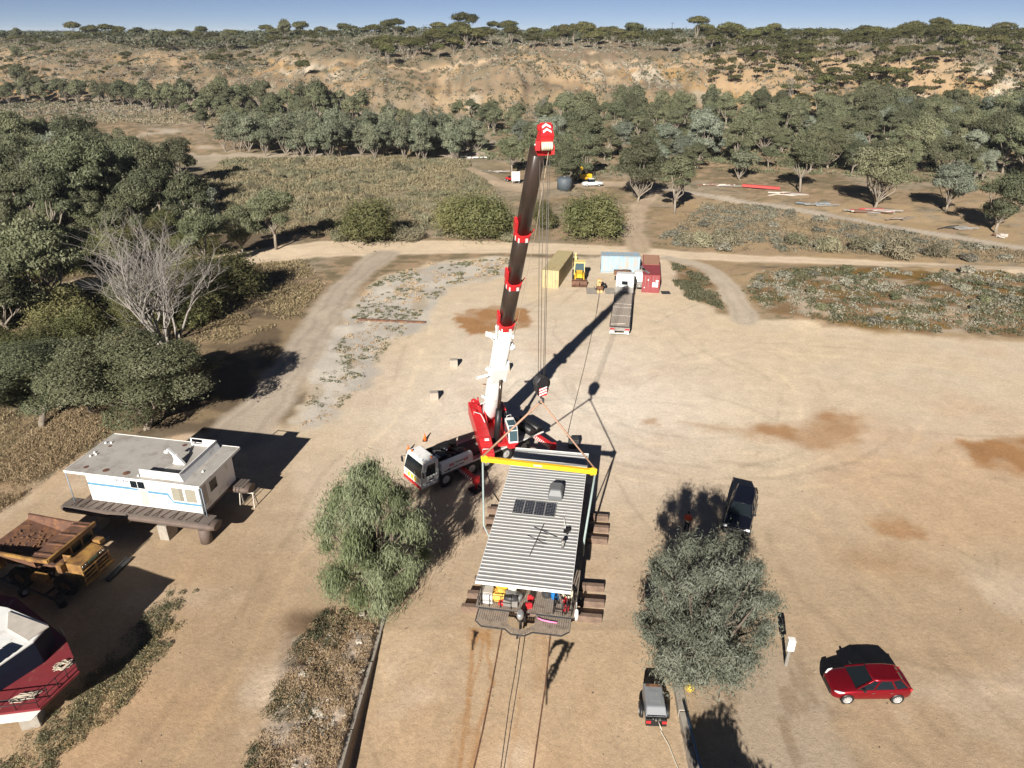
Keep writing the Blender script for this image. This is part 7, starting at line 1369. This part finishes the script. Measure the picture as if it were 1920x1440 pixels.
st = [(2.42, 0.78, 0.42, 0.80, 0.0), (2.36, 0.90, 0.38, 0.98, 0.02), (2.0, 0.965, 0.34, 1.12, 0.05), (1.2, 0.98, 0.32, 1.17, 0.06), (0.9, 0.985, 0.32, 1.18, 0.04), (0, 0.985, 0.32, 1.18, 0.02), (-1.2, 0.985, 0.32, 1.2, 0.02), (-2.1, 0.97, 0.34, 1.2, 0.0), (-2.40, 0.92, 0.40, 1.15, 0.0), (-2.46, 0.85, 0.48, 1.0, 0.0)]
gb = [(0.86, 1.02), (0.88, 0.1), (0.88, -1.2), (0.84, -2.36), (-0.84, -2.36), (-0.88, -1.2), (-0.88, 0.1), (-0.86, 1.02)]; gt = [(0.68, 0.35), (0.72, -0.1), (0.72, -1.2), (0.68, -2.15), (-0.68, -2.15), (-0.72, -1.2), (-0.72, -0.1), (-0.68, 0.35)]
sf = (at(1353, 999, 0.4) + at(1403, 1006, 0.4)) / 2; sdir = Vector((-0.42, -0.907, 0)); sang2 = math.atan2(sdir.y, sdir.x) - math.pi / 2; SUVP = sf - sdir * 2.45; SUVP.z = 0
c = car('sport_utility_vehicle', 'black four wheel drive facing the camera at the edge of the tree shadow', 'car', SUVP, sang2, M_CBLK, st, gb, gt, 1.18, 1.86, (1.42, -1.43), 0.39, 0.27, 0.985, 6, 0.25)
m = MB(); m.box((0, 2.52, 0.62), (1.9, 0.22, 0.36)); m.path([(-0.6, 2.6, 0.8), (-0.55, 2.62, 1.12), (0.55, 2.62, 1.12), (0.6, 2.6, 0.8)], 0.035, 7); m.build('bull_bar', M_BLACK, c, bevel=0.03)
for s in (-1, 1): m = MB(); m.tube((s * 0.3, 2.62, 0.95), (s * 0.3, 2.72, 0.95), 0.11, n=14); m.build('spotlight', M_CHROME, c); m = MB(); m.box((s * 0.80, 2.33, 0.93), (0.3, 0.14, 0.16)); m.build('headlight', pm('clear_lamp', (0.75, 0.75, 0.75), 0.1), c, bevel=0.03)
m = MB(); m.bx(-0.2, 0.2, 2.635, 2.645, 0.52, 0.64); m.build('number_plate', M_WHITE, c); m = MB(); m.bar((-0.72, 0.2, 1.9), (-0.72, -2.0, 1.9), 0.04); m.bar((0.72, 0.2, 1.9), (0.72, -2.0, 1.9), 0.04); m.build('roof_rail', M_BLACK, c)
m = MB(); m.path([(1.0, 0.85, 1.2), (1.02, 0.8, 1.9)], 0.03, 6); m.build('snorkel', M_BLACK, c)
# ------------------------------------------------------------------ compressor trailer
GZ = gz(7.7, 27.0); CT = thing('compressor_trailer', 'grey towable compressor trailer at the right side of the boat ramp', 'trailer', (7.72, 26.95, GZ), R(-3 + 180))
m = MB(); m.loft([[(-0.52, -0.95, 0.45), (0.52, -0.95, 0.45), (0.56, 0.95, 0.45), (-0.56, 0.95, 0.45)], [(-0.52, -0.95, 1.1), (0.52, -0.95, 1.1), (0.56, 0.95, 0.95), (-0.56, 0.95, 0.95)], [(-0.46, -0.88, 1.28), (0.46, -0.88, 1.28), (0.5, 0.62, 1.25), (-0.5, 0.62, 1.25)]]); bd = m.build('canopy', pm('grey_canopy', (0.19, 0.20, 0.215), 0.45, var=0.06), CT, bevel=0.04)
m = MB(); m.bx(-0.42, 0.42, -0.80, -0.62, 1.285, 1.30); m.build('vent_grille', M_RUST, bd); m = MB(); m.bx(-0.3, 0.3, -0.35, 0.3, 1.272, 1.282); m.build('hatch', pm('grey_canopy_lid', (0.21, 0.22, 0.235), 0.4), bd)
m = MB(); m.box((0, 1.02, 0.62), (1.1, 0.24, 0.5)); m.bx(-0.5, 0.5, 0.7, 1.0, 0.955, 0.97); m.build('control_panel', M_BLACK, CT, bevel=0.03)
for s in (-1, 1): m = MB(); m.bx(s * 0.42 - 0.12, s * 0.42 + 0.12, 1.142, 1.155, 0.58, 0.76); m.build('tail_light', M_RED, CT)
m = MB(); m.path([(0, -0.95, 0.5), (0, -1.6, 0.5)], 0.05, 6); m.tube((0, -1.5, 0.5), (0, -1.5, 0.05), 0.04, n=8); m.bx(-0.5, 0.5, -0.9, 0.9, 0.38, 0.45); m.build('drawbar', M_DGREY, CT)
for s in (-1, 1):
    m = MB(); m.path([(s * 0.70, math.cos(a) * 0.42 + 0.15, 0.36 + math.sin(a) * 0.40) for a in np.linspace(0, math.pi, 9)], 0.10, 6); m.build('mudguard', M_BLACK, CT); wheel(CT, (s * 0.70, 0.15, 0.32), 0.32, 0.18, 0.18, side=s)
m = MB(); m.tube((0.05, 1.1, 0.9), (0.05, 1.22, 0.9), 0.06, n=8); m.box((-0.15, 1.12, 0.88), (0.12, 0.1, 0.1)); m.tube((0.2, 1.1, 0.95), (0.2, 1.18, 0.95), 0.03, n=6); m.build('hose_coupling', M_CHROME, CT)
hp_ = [Vector((7.73, 25.72, GZ + 0.88)), Vector((7.82, 25.3, GZ + 0.75)), gp(1238, 1372, 0.05), gp(1254, 1400, 0.04), gp(1265, 1430, 0.04), gp(1278, 1460, 0.04), gp(1300, 1560, 0.04)]
cable('pale air hose trailing from the grey compressor towards the bottom edge', hp_, 0.028, pm('hose_cream', (0.50, 0.46, 0.38), 0.6), 'air_hose')
# ------------------------------------------------------------------ person, in the shade of the silver gum
def skin(name, V, E, Rr, mat_, parent, sub=1, root=0):
    me = bpy.data.meshes.new(name); me.from_pydata(V, E, []); o = bpy.data.objects.new(name, me); COL.objects.link(o); o.parent = parent; me.materials.append(mat_)
    md = o.modifiers.new('skin', 'SKIN'); md.use_smooth_shade = True
    sv = me.skin_vertices[0].data if me.skin_vertices else None
    if sv is None:
        bm = bmesh.new(); bm.from_mesh(me); lay = bm.verts.layers.skin.verify(); bm.to_mesh(me); bm.free(); sv = me.skin_vertices[0].data
    for i, r in enumerate(Rr): sv[i].radius = (r, r) if not hasattr(r, '__len__') else r; sv[i].use_root = (i == root)
    s = o.modifiers.new('sub', 'SUBSURF'); s.levels = 1; s.render_levels = sub; return o
M_SKIN = pm('skin', (0.42, 0.24, 0.16), 0.55, var=0.05); M_HAIR = pm('dark_hair', (0.015, 0.011, 0.009), 0.7); M_SHIRT = pm('orange_work_shirt', (0.62, 0.07, 0.02), 0.8, var=0.1, scale=6); M_TROU = pm('dark_trousers', (0.018, 0.02, 0.03), 0.85)
PP = at(1287, 996, 0); PE = thing('person', 'person in an orange work shirt and dark trousers standing in the tree shadow', 'person', PP, R(160))
V = [(0, 0, 0.95), (0, 0.0, 1.15), (0, 0.0, 1.38), (0, 0.01, 1.50), (0, 0.03, 1.60), (0, 0.02, 1.72)] + [(0.18, 0, 1.42), (0.24, 0.0, 1.15), (0.24, 0.10, 0.93), (0.24, 0.13, 0.84), (-0.18, 0, 1.42), (-0.25, 0.0, 1.15), (-0.26, 0.08, 0.93), (-0.26, 0.11, 0.84)] + [(0.09, 0, 0.88), (0.11, 0.03, 0.48), (0.12, 0.0, 0.08), (0.13, 0.14, 0.04), (-0.09, 0, 0.88), (-0.11, 0.06, 0.48), (-0.12, -0.02, 0.08), (-0.13, 0.12, 0.04)]
E_ = [(0, 1), (1, 2), (2, 3), (3, 4), (4, 5), (2, 6), (6, 7), (7, 8), (8, 9), (2, 10), (10, 11), (11, 12), (12, 13), (0, 14), (14, 15), (15, 16), (16, 17), (0, 18), (18, 19), (19, 20), (20, 21)]
Rr = [0.13, 0.12, 0.13, 0.055, 0.085, 0.075, 0.055, 0.042, 0.028, 0.03, 0.055, 0.042, 0.028, 0.03, 0.085, 0.06, 0.045, 0.035, 0.085, 0.06, 0.045, 0.035]
for s, bi in ((1, 9), (-1, 13)):
    b = V[bi]
    for k, (dx, L) in enumerate(((-0.028, 0.075), (-0.010, 0.088), (0.009, 0.083), (0.027, 0.068), (-0.045, 0.05))):
        V += [(b[0] + dx, b[1] + 0.012, b[2] - 0.045), (b[0] + dx * 1.1, b[1] + 0.025, b[2] - 0.045 - L)]; n = len(V); E_ += [(bi, n - 2), (n - 2, n - 1)]; Rr += [0.010, 0.008]
skin('body', V, E_, Rr, M_SKIN, PE, 1)
skin('shirt', [(0, 0, 0.92), (0, 0, 1.15), (0, 0, 1.38), (0.18, 0, 1.42), (0.235, 0, 1.2), (0.24, 0.05, 1.04), (-0.18, 0, 1.42), (-0.245, 0, 1.2), (-0.255, 0.04, 1.04), (0, 0.01, 1.46)], [(0, 1), (1, 2), (2, 3), (3, 4), (4, 5), (2, 6), (6, 7), (7, 8), (2, 9)], [(0.17, 0.13), (0.165, 0.13), (0.17, 0.135), 0.075, 0.062, 0.055, 0.075, 0.062, 0.055, 0.075], M_SHIRT, PE, 2)
skin('trousers', [(0, 0, 0.96), (0.09, 0, 0.86), (0.11, 0.03, 0.48), (0.12, 0, 0.10), (-0.09, 0, 0.86), (-0.11, 0.06, 0.48), (-0.12, -0.02, 0.10)], [(0, 1), (1, 2), (2, 3), (0, 4), (4, 5), (5, 6)], [(0.16, 0.13), 0.10, 0.078, 0.066, 0.10, 0.078, 0.066], M_TROU, PE, 2)
m = MB(); m.ball((0, 0.005, 1.70), 0.108, 16, 10, (0.92, 1.05, 0.95)); o = m.build('hair', M_HAIR, PE)
m = MB(); m.ball((0, 0.115, 1.635), 0.018, 8, 6, (0.8, 1.2, 1.3)); [m.ball((s * 0.088, 0.02, 1.635), 0.024, 8, 6, (0.5, 0.8, 1.3)) for s in (-1, 1)]; m.mat(1); [m.ball((s * 0.033, 0.103, 1.655), 0.010, 8, 6) for s in (-1, 1)]; m.mat(2).box((0, 0.108, 1.585), (0.045, 0.012, 0.010)); m.build('face', [M_SKIN, M_BLACK, M_RED], PE)
for s, y in ((0.13, 0.08), (-0.13, 0.06)): m = MB(); m.box((s, y, 0.05), (0.10, 0.28, 0.10)); m.build('boot', M_BLACK, PE, bevel=0.03)
# ------------------------------------------------------------------ meter post, kerbs, pipe, buoy
t = thing('meter_post', 'white electricity meter box on a grey post beside the silver gum', 'meter box', at(1473, 1247, 0), R(-8)); m = MB(); m.box((0, 0, 0.75), (0.16, 0.14, 1.5)); m.build('post', M_GREY, t); m = MB(); m.box((0, -0.06, 1.72), (0.40, 0.34, 0.80)); bxo = m.build('box', M_WHITE, t, bevel=0.015); m = MB(); m.bx(-0.17, 0.17, -0.245, -0.232, 1.36, 1.70); m.build('lid', M_WHITE, bxo)
def slabs(name, label_near, pts, n, th, top, depth, group):
    for i in range(n):
        a = Vector((*np.array(pts[0]) + (np.array(pts[1]) - np.array(pts[0])) * i / n, 0)); b = Vector((*np.array(pts[0]) + (np.array(pts[1]) - np.array(pts[0])) * (i + 0.97) / n, 0)); c_ = (a + b) / 2; zt = top(c_.x, c_.y); rs0 = np.random.default_rng(i + 55)
        m = MB(); L = (b - a).length; m.box((0, 0, (depth) / 2), (L, th, depth)); o = m.build(name, M_CONC, bevel=0.02); o.location = (c_.x, c_.y, zt - depth + rs0.normal() * 0.02); o.rotation_euler = (0, 0, math.atan2((b - a).y, (b - a).x) + rs0.normal() * 0.01); tag(o, label_near[min(i, len(label_near) - 1)] if len(label_near) > 1 else label_near[0], 'retaining wall', group)
slabs('retaining_wall', ['concrete block in the retaining wall along the left side of the ramp'], [(-8.02, 34.4), (-8.85, 18.5)], 7, 0.34, lambda x, y: 0.10 + 0.022 * (34 - y), 1.75, 'blocks of the left ramp wall')
slabs('retaining_wall', ['concrete kerb block along the right side of the ramp'], [(9.35, 28.6), (9.15, 18.5)], 5, 0.5, lambda x, y: 0.10, 1.6, 'blocks of the right ramp kerb')
m = MB(); m.path([(0, 0, 0), (-0.02, -3, 0), (0.05, -9, 0)], 0.075, 10); o = m.build('blue_pipe', pm('blue_pipe_plastic', (0.09, 0.17, 0.29), 0.5)); o.location = (9.4, 27.2, 0.18); tag(o, 'blue plastic pipe lying along the right ramp kerb', 'pipe')
t = thing('mooring_buoy', 'yellow mooring buoy at the foot of the silver gum', 'buoy', at(1292, 1296, 0.0) + Vector((0, 0, 0.05))); m = MB(); m.ball((0, 0, 0.26), 0.27, 18, 12, (1, 1, 0.95)); m.build('float', pm('faded_buoy', (0.55, 0.38, 0.05), 0.6), t); m = MB(); m.path([(0, 0.08, 0.48), (0, 0.2, 0.62), (0, 0.32, 0.48)], 0.03, 6); m.build('eye', M_BLACK, t)
# ------------------------------------------------------------------ yard furniture
for lab, (u, v), rz in (('pale concrete cube nearest the damp patch, left of the boom', (851, 686), 0.1), ('pale concrete cube right behind the white boom section', (948, 694), 0.1), ('pale concrete cube nearest the crane, left of the red engine housing', (814, 748), 0.15)): block('concrete_block', at(u, v, 0), (0.85, 0.7, 0.8), rz, lab, pm('pale_concrete', (0.34, 0.295, 0.245), 0.9, var=0.15, scale=2, bump=0.2))
block('concrete_block', at(1075, 838, 0), (0.9, 0.7, 0.9), 0.0, 'dark block in the crane shadow behind the lifted houseboat', M_DGREY, 'block')
block('timber_packer', at(1004, 860, 0), (0.6, 1.5, 0.35), R(-25), 'pale timber packer under the rear outrigger of the crane', pm('pale_timber', (0.52, 0.40, 0.25), 0.8, var=0.15), 'timber block')
beam_on(672, 601, 798, 607, 0.28, 0.22, M_RUST, 'steel_girder', 'long rusty steel girder lying on the grey crust left of the damp patch', 'girder')
beam_on(905, 722, 930, 724, 0.10, 0.08, M_RUST, 'steel_bar', 'thin rusty bar on the sand behind the white boom section', 'bar')
def cone(label, u, v):
    t = thing('traffic_cone', label, 'traffic cone', at(u, v, 0)); m = MB(); m.box((0, 0, 0.025), (0.42, 0.42, 0.05)); m.build('base', M_BLACK, t); m = MB(); m.lathe([(0.17, 0.05), (0.04, 0.72), (0.001, 0.72)], n=16); m.build('cone', M_ORANGE, t); m = MB(); m.lathe([(0.118, 0.30), (0.085, 0.46)], n=16); m.build('reflective_band', M_WHITE, t)
cone('orange traffic cone on the far side of the crane engine bay', 797, 826); cone('orange traffic cone just beyond the crane driver cab', 766, 848)
for i, (u, v) in enumerate(((850, 540), (610, 905), (1755, 690), (1860, 865))):
    pass
# ------------------------------------------------------------------ scrap along the far gravel track
def scrap(label, u, v, n, L, seed, mats_, rz, name='scrap_pile', cat='scrap pile'):
    rs = np.random.default_rng(seed); p = on(u, v); m = MB()
    for i in range(n): m.mat(int(rs.integers(len(mats_)))); a = rz + rs.normal() * 0.25; x, y = rs.normal() * L * 0.25, rs.normal() * 0.6; l = L * rs.uniform(0.3, 0.8); m.bar((x - math.cos(a) * l / 2, y - math.sin(a) * l / 2, 0.1 + rs.random() * 0.4), (x + math.cos(a) * l / 2, y + math.sin(a) * l / 2, 0.1 + rs.random() * 0.4), rs.uniform(0.12, 0.4), rs.uniform(0.1, 0.25))
    o = m.build(name, mats_); o.location = p; tag(o, label, cat)
beam_on(1391, 352, 1462, 358, 0.7, 0.6, pm('faded_red_girder', (0.36, 0.05, 0.045), 0.6, var=0.15), 'red_girder', 'long red girder beside the far gravel track', 'girder', 0.25)
scrap('heap of grey steel sections at the left end of the scrap line', 1350, 350, 12, 8, 1, [M_GREY, M_SAND, M_RUST], -0.1)
scrap('long pile of grey and rusty beams behind the far gravel track', 1478, 366, 14, 9, 2, [M_GREY, M_RUST, M_SAND], -0.15); scrap('low pile of bluish steel sheets beside the far gravel track', 1535, 384, 12, 7, 3, [M_BLUEW, M_GREY], -0.1); scrap('pile of pale and red planks, largest of the scrap line', 1632, 398, 16, 9, 4, [M_SAND, M_RUST, M_GREY, pm('faded_red_girder', (0.36, 0.05, 0.045))], -0.25); scrap('scattered pale timbers right of the pale and red planks', 1690, 412, 8, 6, 5, [M_SAND, M_DECK], 0.3); scrap('square stack of grey rails at the right of the scrap line', 1800, 430, 10, 5, 6, [M_DGREY, M_GREY], 0.0); scrap('small heap of rusty drums and boxes at the right frame edge', 1880, 445, 9, 3, 7, [M_RUST, M_SAND], 0.4)
scrap('pale timber planks on the bare ground left of the boom', 925, 323, 5, 6, 8, [M_SAND, M_GREY], -0.6); scrap('pale debris in the open strip behind the sapling row', 885, 298, 6, 6, 9, [M_SAND, M_WHITE], 0.2)
# ------------------------------------------------------------------ things half hidden by the far trees
t = thing('notice_board', 'white painted board on legs standing left of the boom at the tree line', 'sign', on(967, 346), 0.1); m = MB(); m.box((0, 0, 1.9), (2.0, 0.12, 2.2)); m.build('board', M_WHITE, t); m = MB(); [m.box((x, -0.07, z), (0.25, 0.02, 0.5), ry=a) for x, z, a in ((-0.5, 1.6, 0.5), (-0.3, 2.3, 0.2), (0.3, 1.7, -0.4), (0.6, 2.3, 0.6))]; m.build('peeling_patch', M_BLUEW, t); 
for x in (-0.8, 0.8): m = MB(); m.box((x, 0, 0.4), (0.12, 0.12, 0.8)); m.build('leg', M_GREY, t)
t = thing('garden_tractor', 'small red machine beside the white board at the tree line', 'machine', on(953, 340), 0.6); m = MB(); m.box((0, 0, 0.7), (0.8, 1.5, 0.5)); m.build('body', M_RED, t, bevel=0.06); m = MB(); m.box((0, -0.5, 1.1), (0.5, 0.4, 0.5)); m.build('seat', M_BLACK, t); [wheel(t, (x, y, 0.35), 0.35, 0.2, 0.18, side=1 if x > 0 else -1) for x in (-0.5, 0.5) for y in (-0.5, 0.5)]
t = thing('water_tank', 'dark round water tank under the gums right of the boom', 'water tank', on(1058, 356), 0); m = MB(); m.lathe([(1.7, 0), (1.7, 2.5), (1.3, 2.8), (0.3, 2.95), (0.001, 2.95)], n=28); m.build('shell', pm('dark_tank', (0.07, 0.085, 0.10), 0.6), t); m = MB(); m.lathe([(0.3, 2.93), (0.3, 3.02), (0.001, 3.05)], n=14); m.build('lid', M_GREY, t)
t = thing('utility_vehicle', 'white utility vehicle parked in the shade behind the containers', 'car', on(1110, 350), R(100)); m = MB(); m.loft([sect(*s) for s in [(2.4, 0.7, 0.4, 0.85), (1.9, 0.88, 0.35, 1.05), (0.9, 0.9, 0.35, 1.12), (-0.6, 0.9, 0.35, 1.15), (-2.4, 0.88, 0.4, 1.1)]], smooth=True); m.build('body', M_WHITE, t); m = MB(); m.box((0, 0.3, 1.45), (1.5, 1.7, 0.7), taper=0.8); m.build('cabin', M_GLASS, t); m = MB(); m.box((0, 0.3, 1.82), (1.25, 1.35, 0.05)); m.build('roof', M_WHITE, t); [wheel(t, (x, y, 0.36), 0.36, 0.24, 0.2, side=1 if x > 0 else -1) for x in (-0.82, 0.82) for y in (-1.5, 1.5)]
t = thing('excavator', 'orange machine half hidden behind the white utility vehicle', 'excavator', on(1098, 342), 0.5); m = MB(); m.box((0, 0, 1.5), (2.2, 2.4, 1.2)); m.build('body', M_YEL, t, bevel=0.1); m = MB(); m.box((-0.6, 0.6, 2.4), (0.9, 1.1, 1.0)); m.build('cab', M_GLASS, t); 
for x in (-0.9, 0.9): m = MB(); m.box((x, 0, 0.45), (0.5, 3.0, 0.8)); m.build('track', M_BLACK, t, bevel=0.15)
m = MB(); m.path([(0.4, 1.2, 1.8), (0.4, 2.6, 3.2), (0.4, 4.2, 2.2)], [0.25, 0.25, 0.15], 8); m.build('boom', M_YEL, t)
t = thing('shelter_frame', 'small pale shelter on posts among the left woods', 'shelter', on(266, 386), 0.3); m = MB(); m.box((0, 0, 2.3), (2.4, 1.6, 0.1), ry=0.1); m.build('roof', M_SAND, t); 
for x in (-1, 1):
    for y in (-0.6, 0.6): m = MB(); m.tube((x, y, -0.1), (x, y, 2.3), 0.06, n=6); m.build('post', M_HIVIS, t)
def pole(label, u, v, Y, tilt):
    p = atY(u, v, Y); z0 = gz(p.x, p.y); t = thing('power_pole', label, 'power pole', (p.x, p.y, z0), tilt); h = max(6.0, p.z - z0); m = MB(); m.tube((0, 0, -0.5), (0, 0, h), 0.22, 0.15, n=8); m.build('post', M_DGREY, t); m = MB(); m.bar((-1.8, 0, h - 0.5), (1.8, 0, h - 0.5), 0.18); m.build('crossarm', M_DGREY, t); 
    for x in (-1.6, 0, 1.6): m = MB(); m.tube((x, 0, h - 0.4), (x, 0, h - 0.05), 0.08, n=6); m.build('insulator', M_GREY, t)
pole('power pole on the skyline right of the boom head', 1261, 42, 640, 0.2); pole('power pole on the skyline near the right frame edge', 1712, 38, 600, 0.9)
# a tree outside the frame whose shadow falls across the bottom right corner
plant('gum5', 'gum_tree', (7.6, 12.9, gz(7.6, 12.9)), 0.5, 0.70, 'gum outside the bottom edge whose shadow lies beside the ramp kerb', 'tree')
# ------------------------------------------------------------------ thin summer haze over the far country
m = MB(); m.bx(-4200, 4200, -120, 7400, -8, 60); hz = bpy.data.materials.new('haze_air'); hz.use_nodes = True; nt = hz.node_tree; nt.nodes.clear()
ho = nt.nodes.new('ShaderNodeOutputMaterial'); pv = nt.nodes.new('ShaderNodeVolumePrincipled'); pv.inputs['Color'].default_value = (0.84, 0.92, 1.0, 1); pv.inputs['Density'].default_value = 0.00007; pv.inputs['Anisotropy'].default_value = 0.0
nt.links.new(pv.outputs[0], ho.inputs['Volume']); o = m.build('haze', hz); o['kind'] = 'stuff'
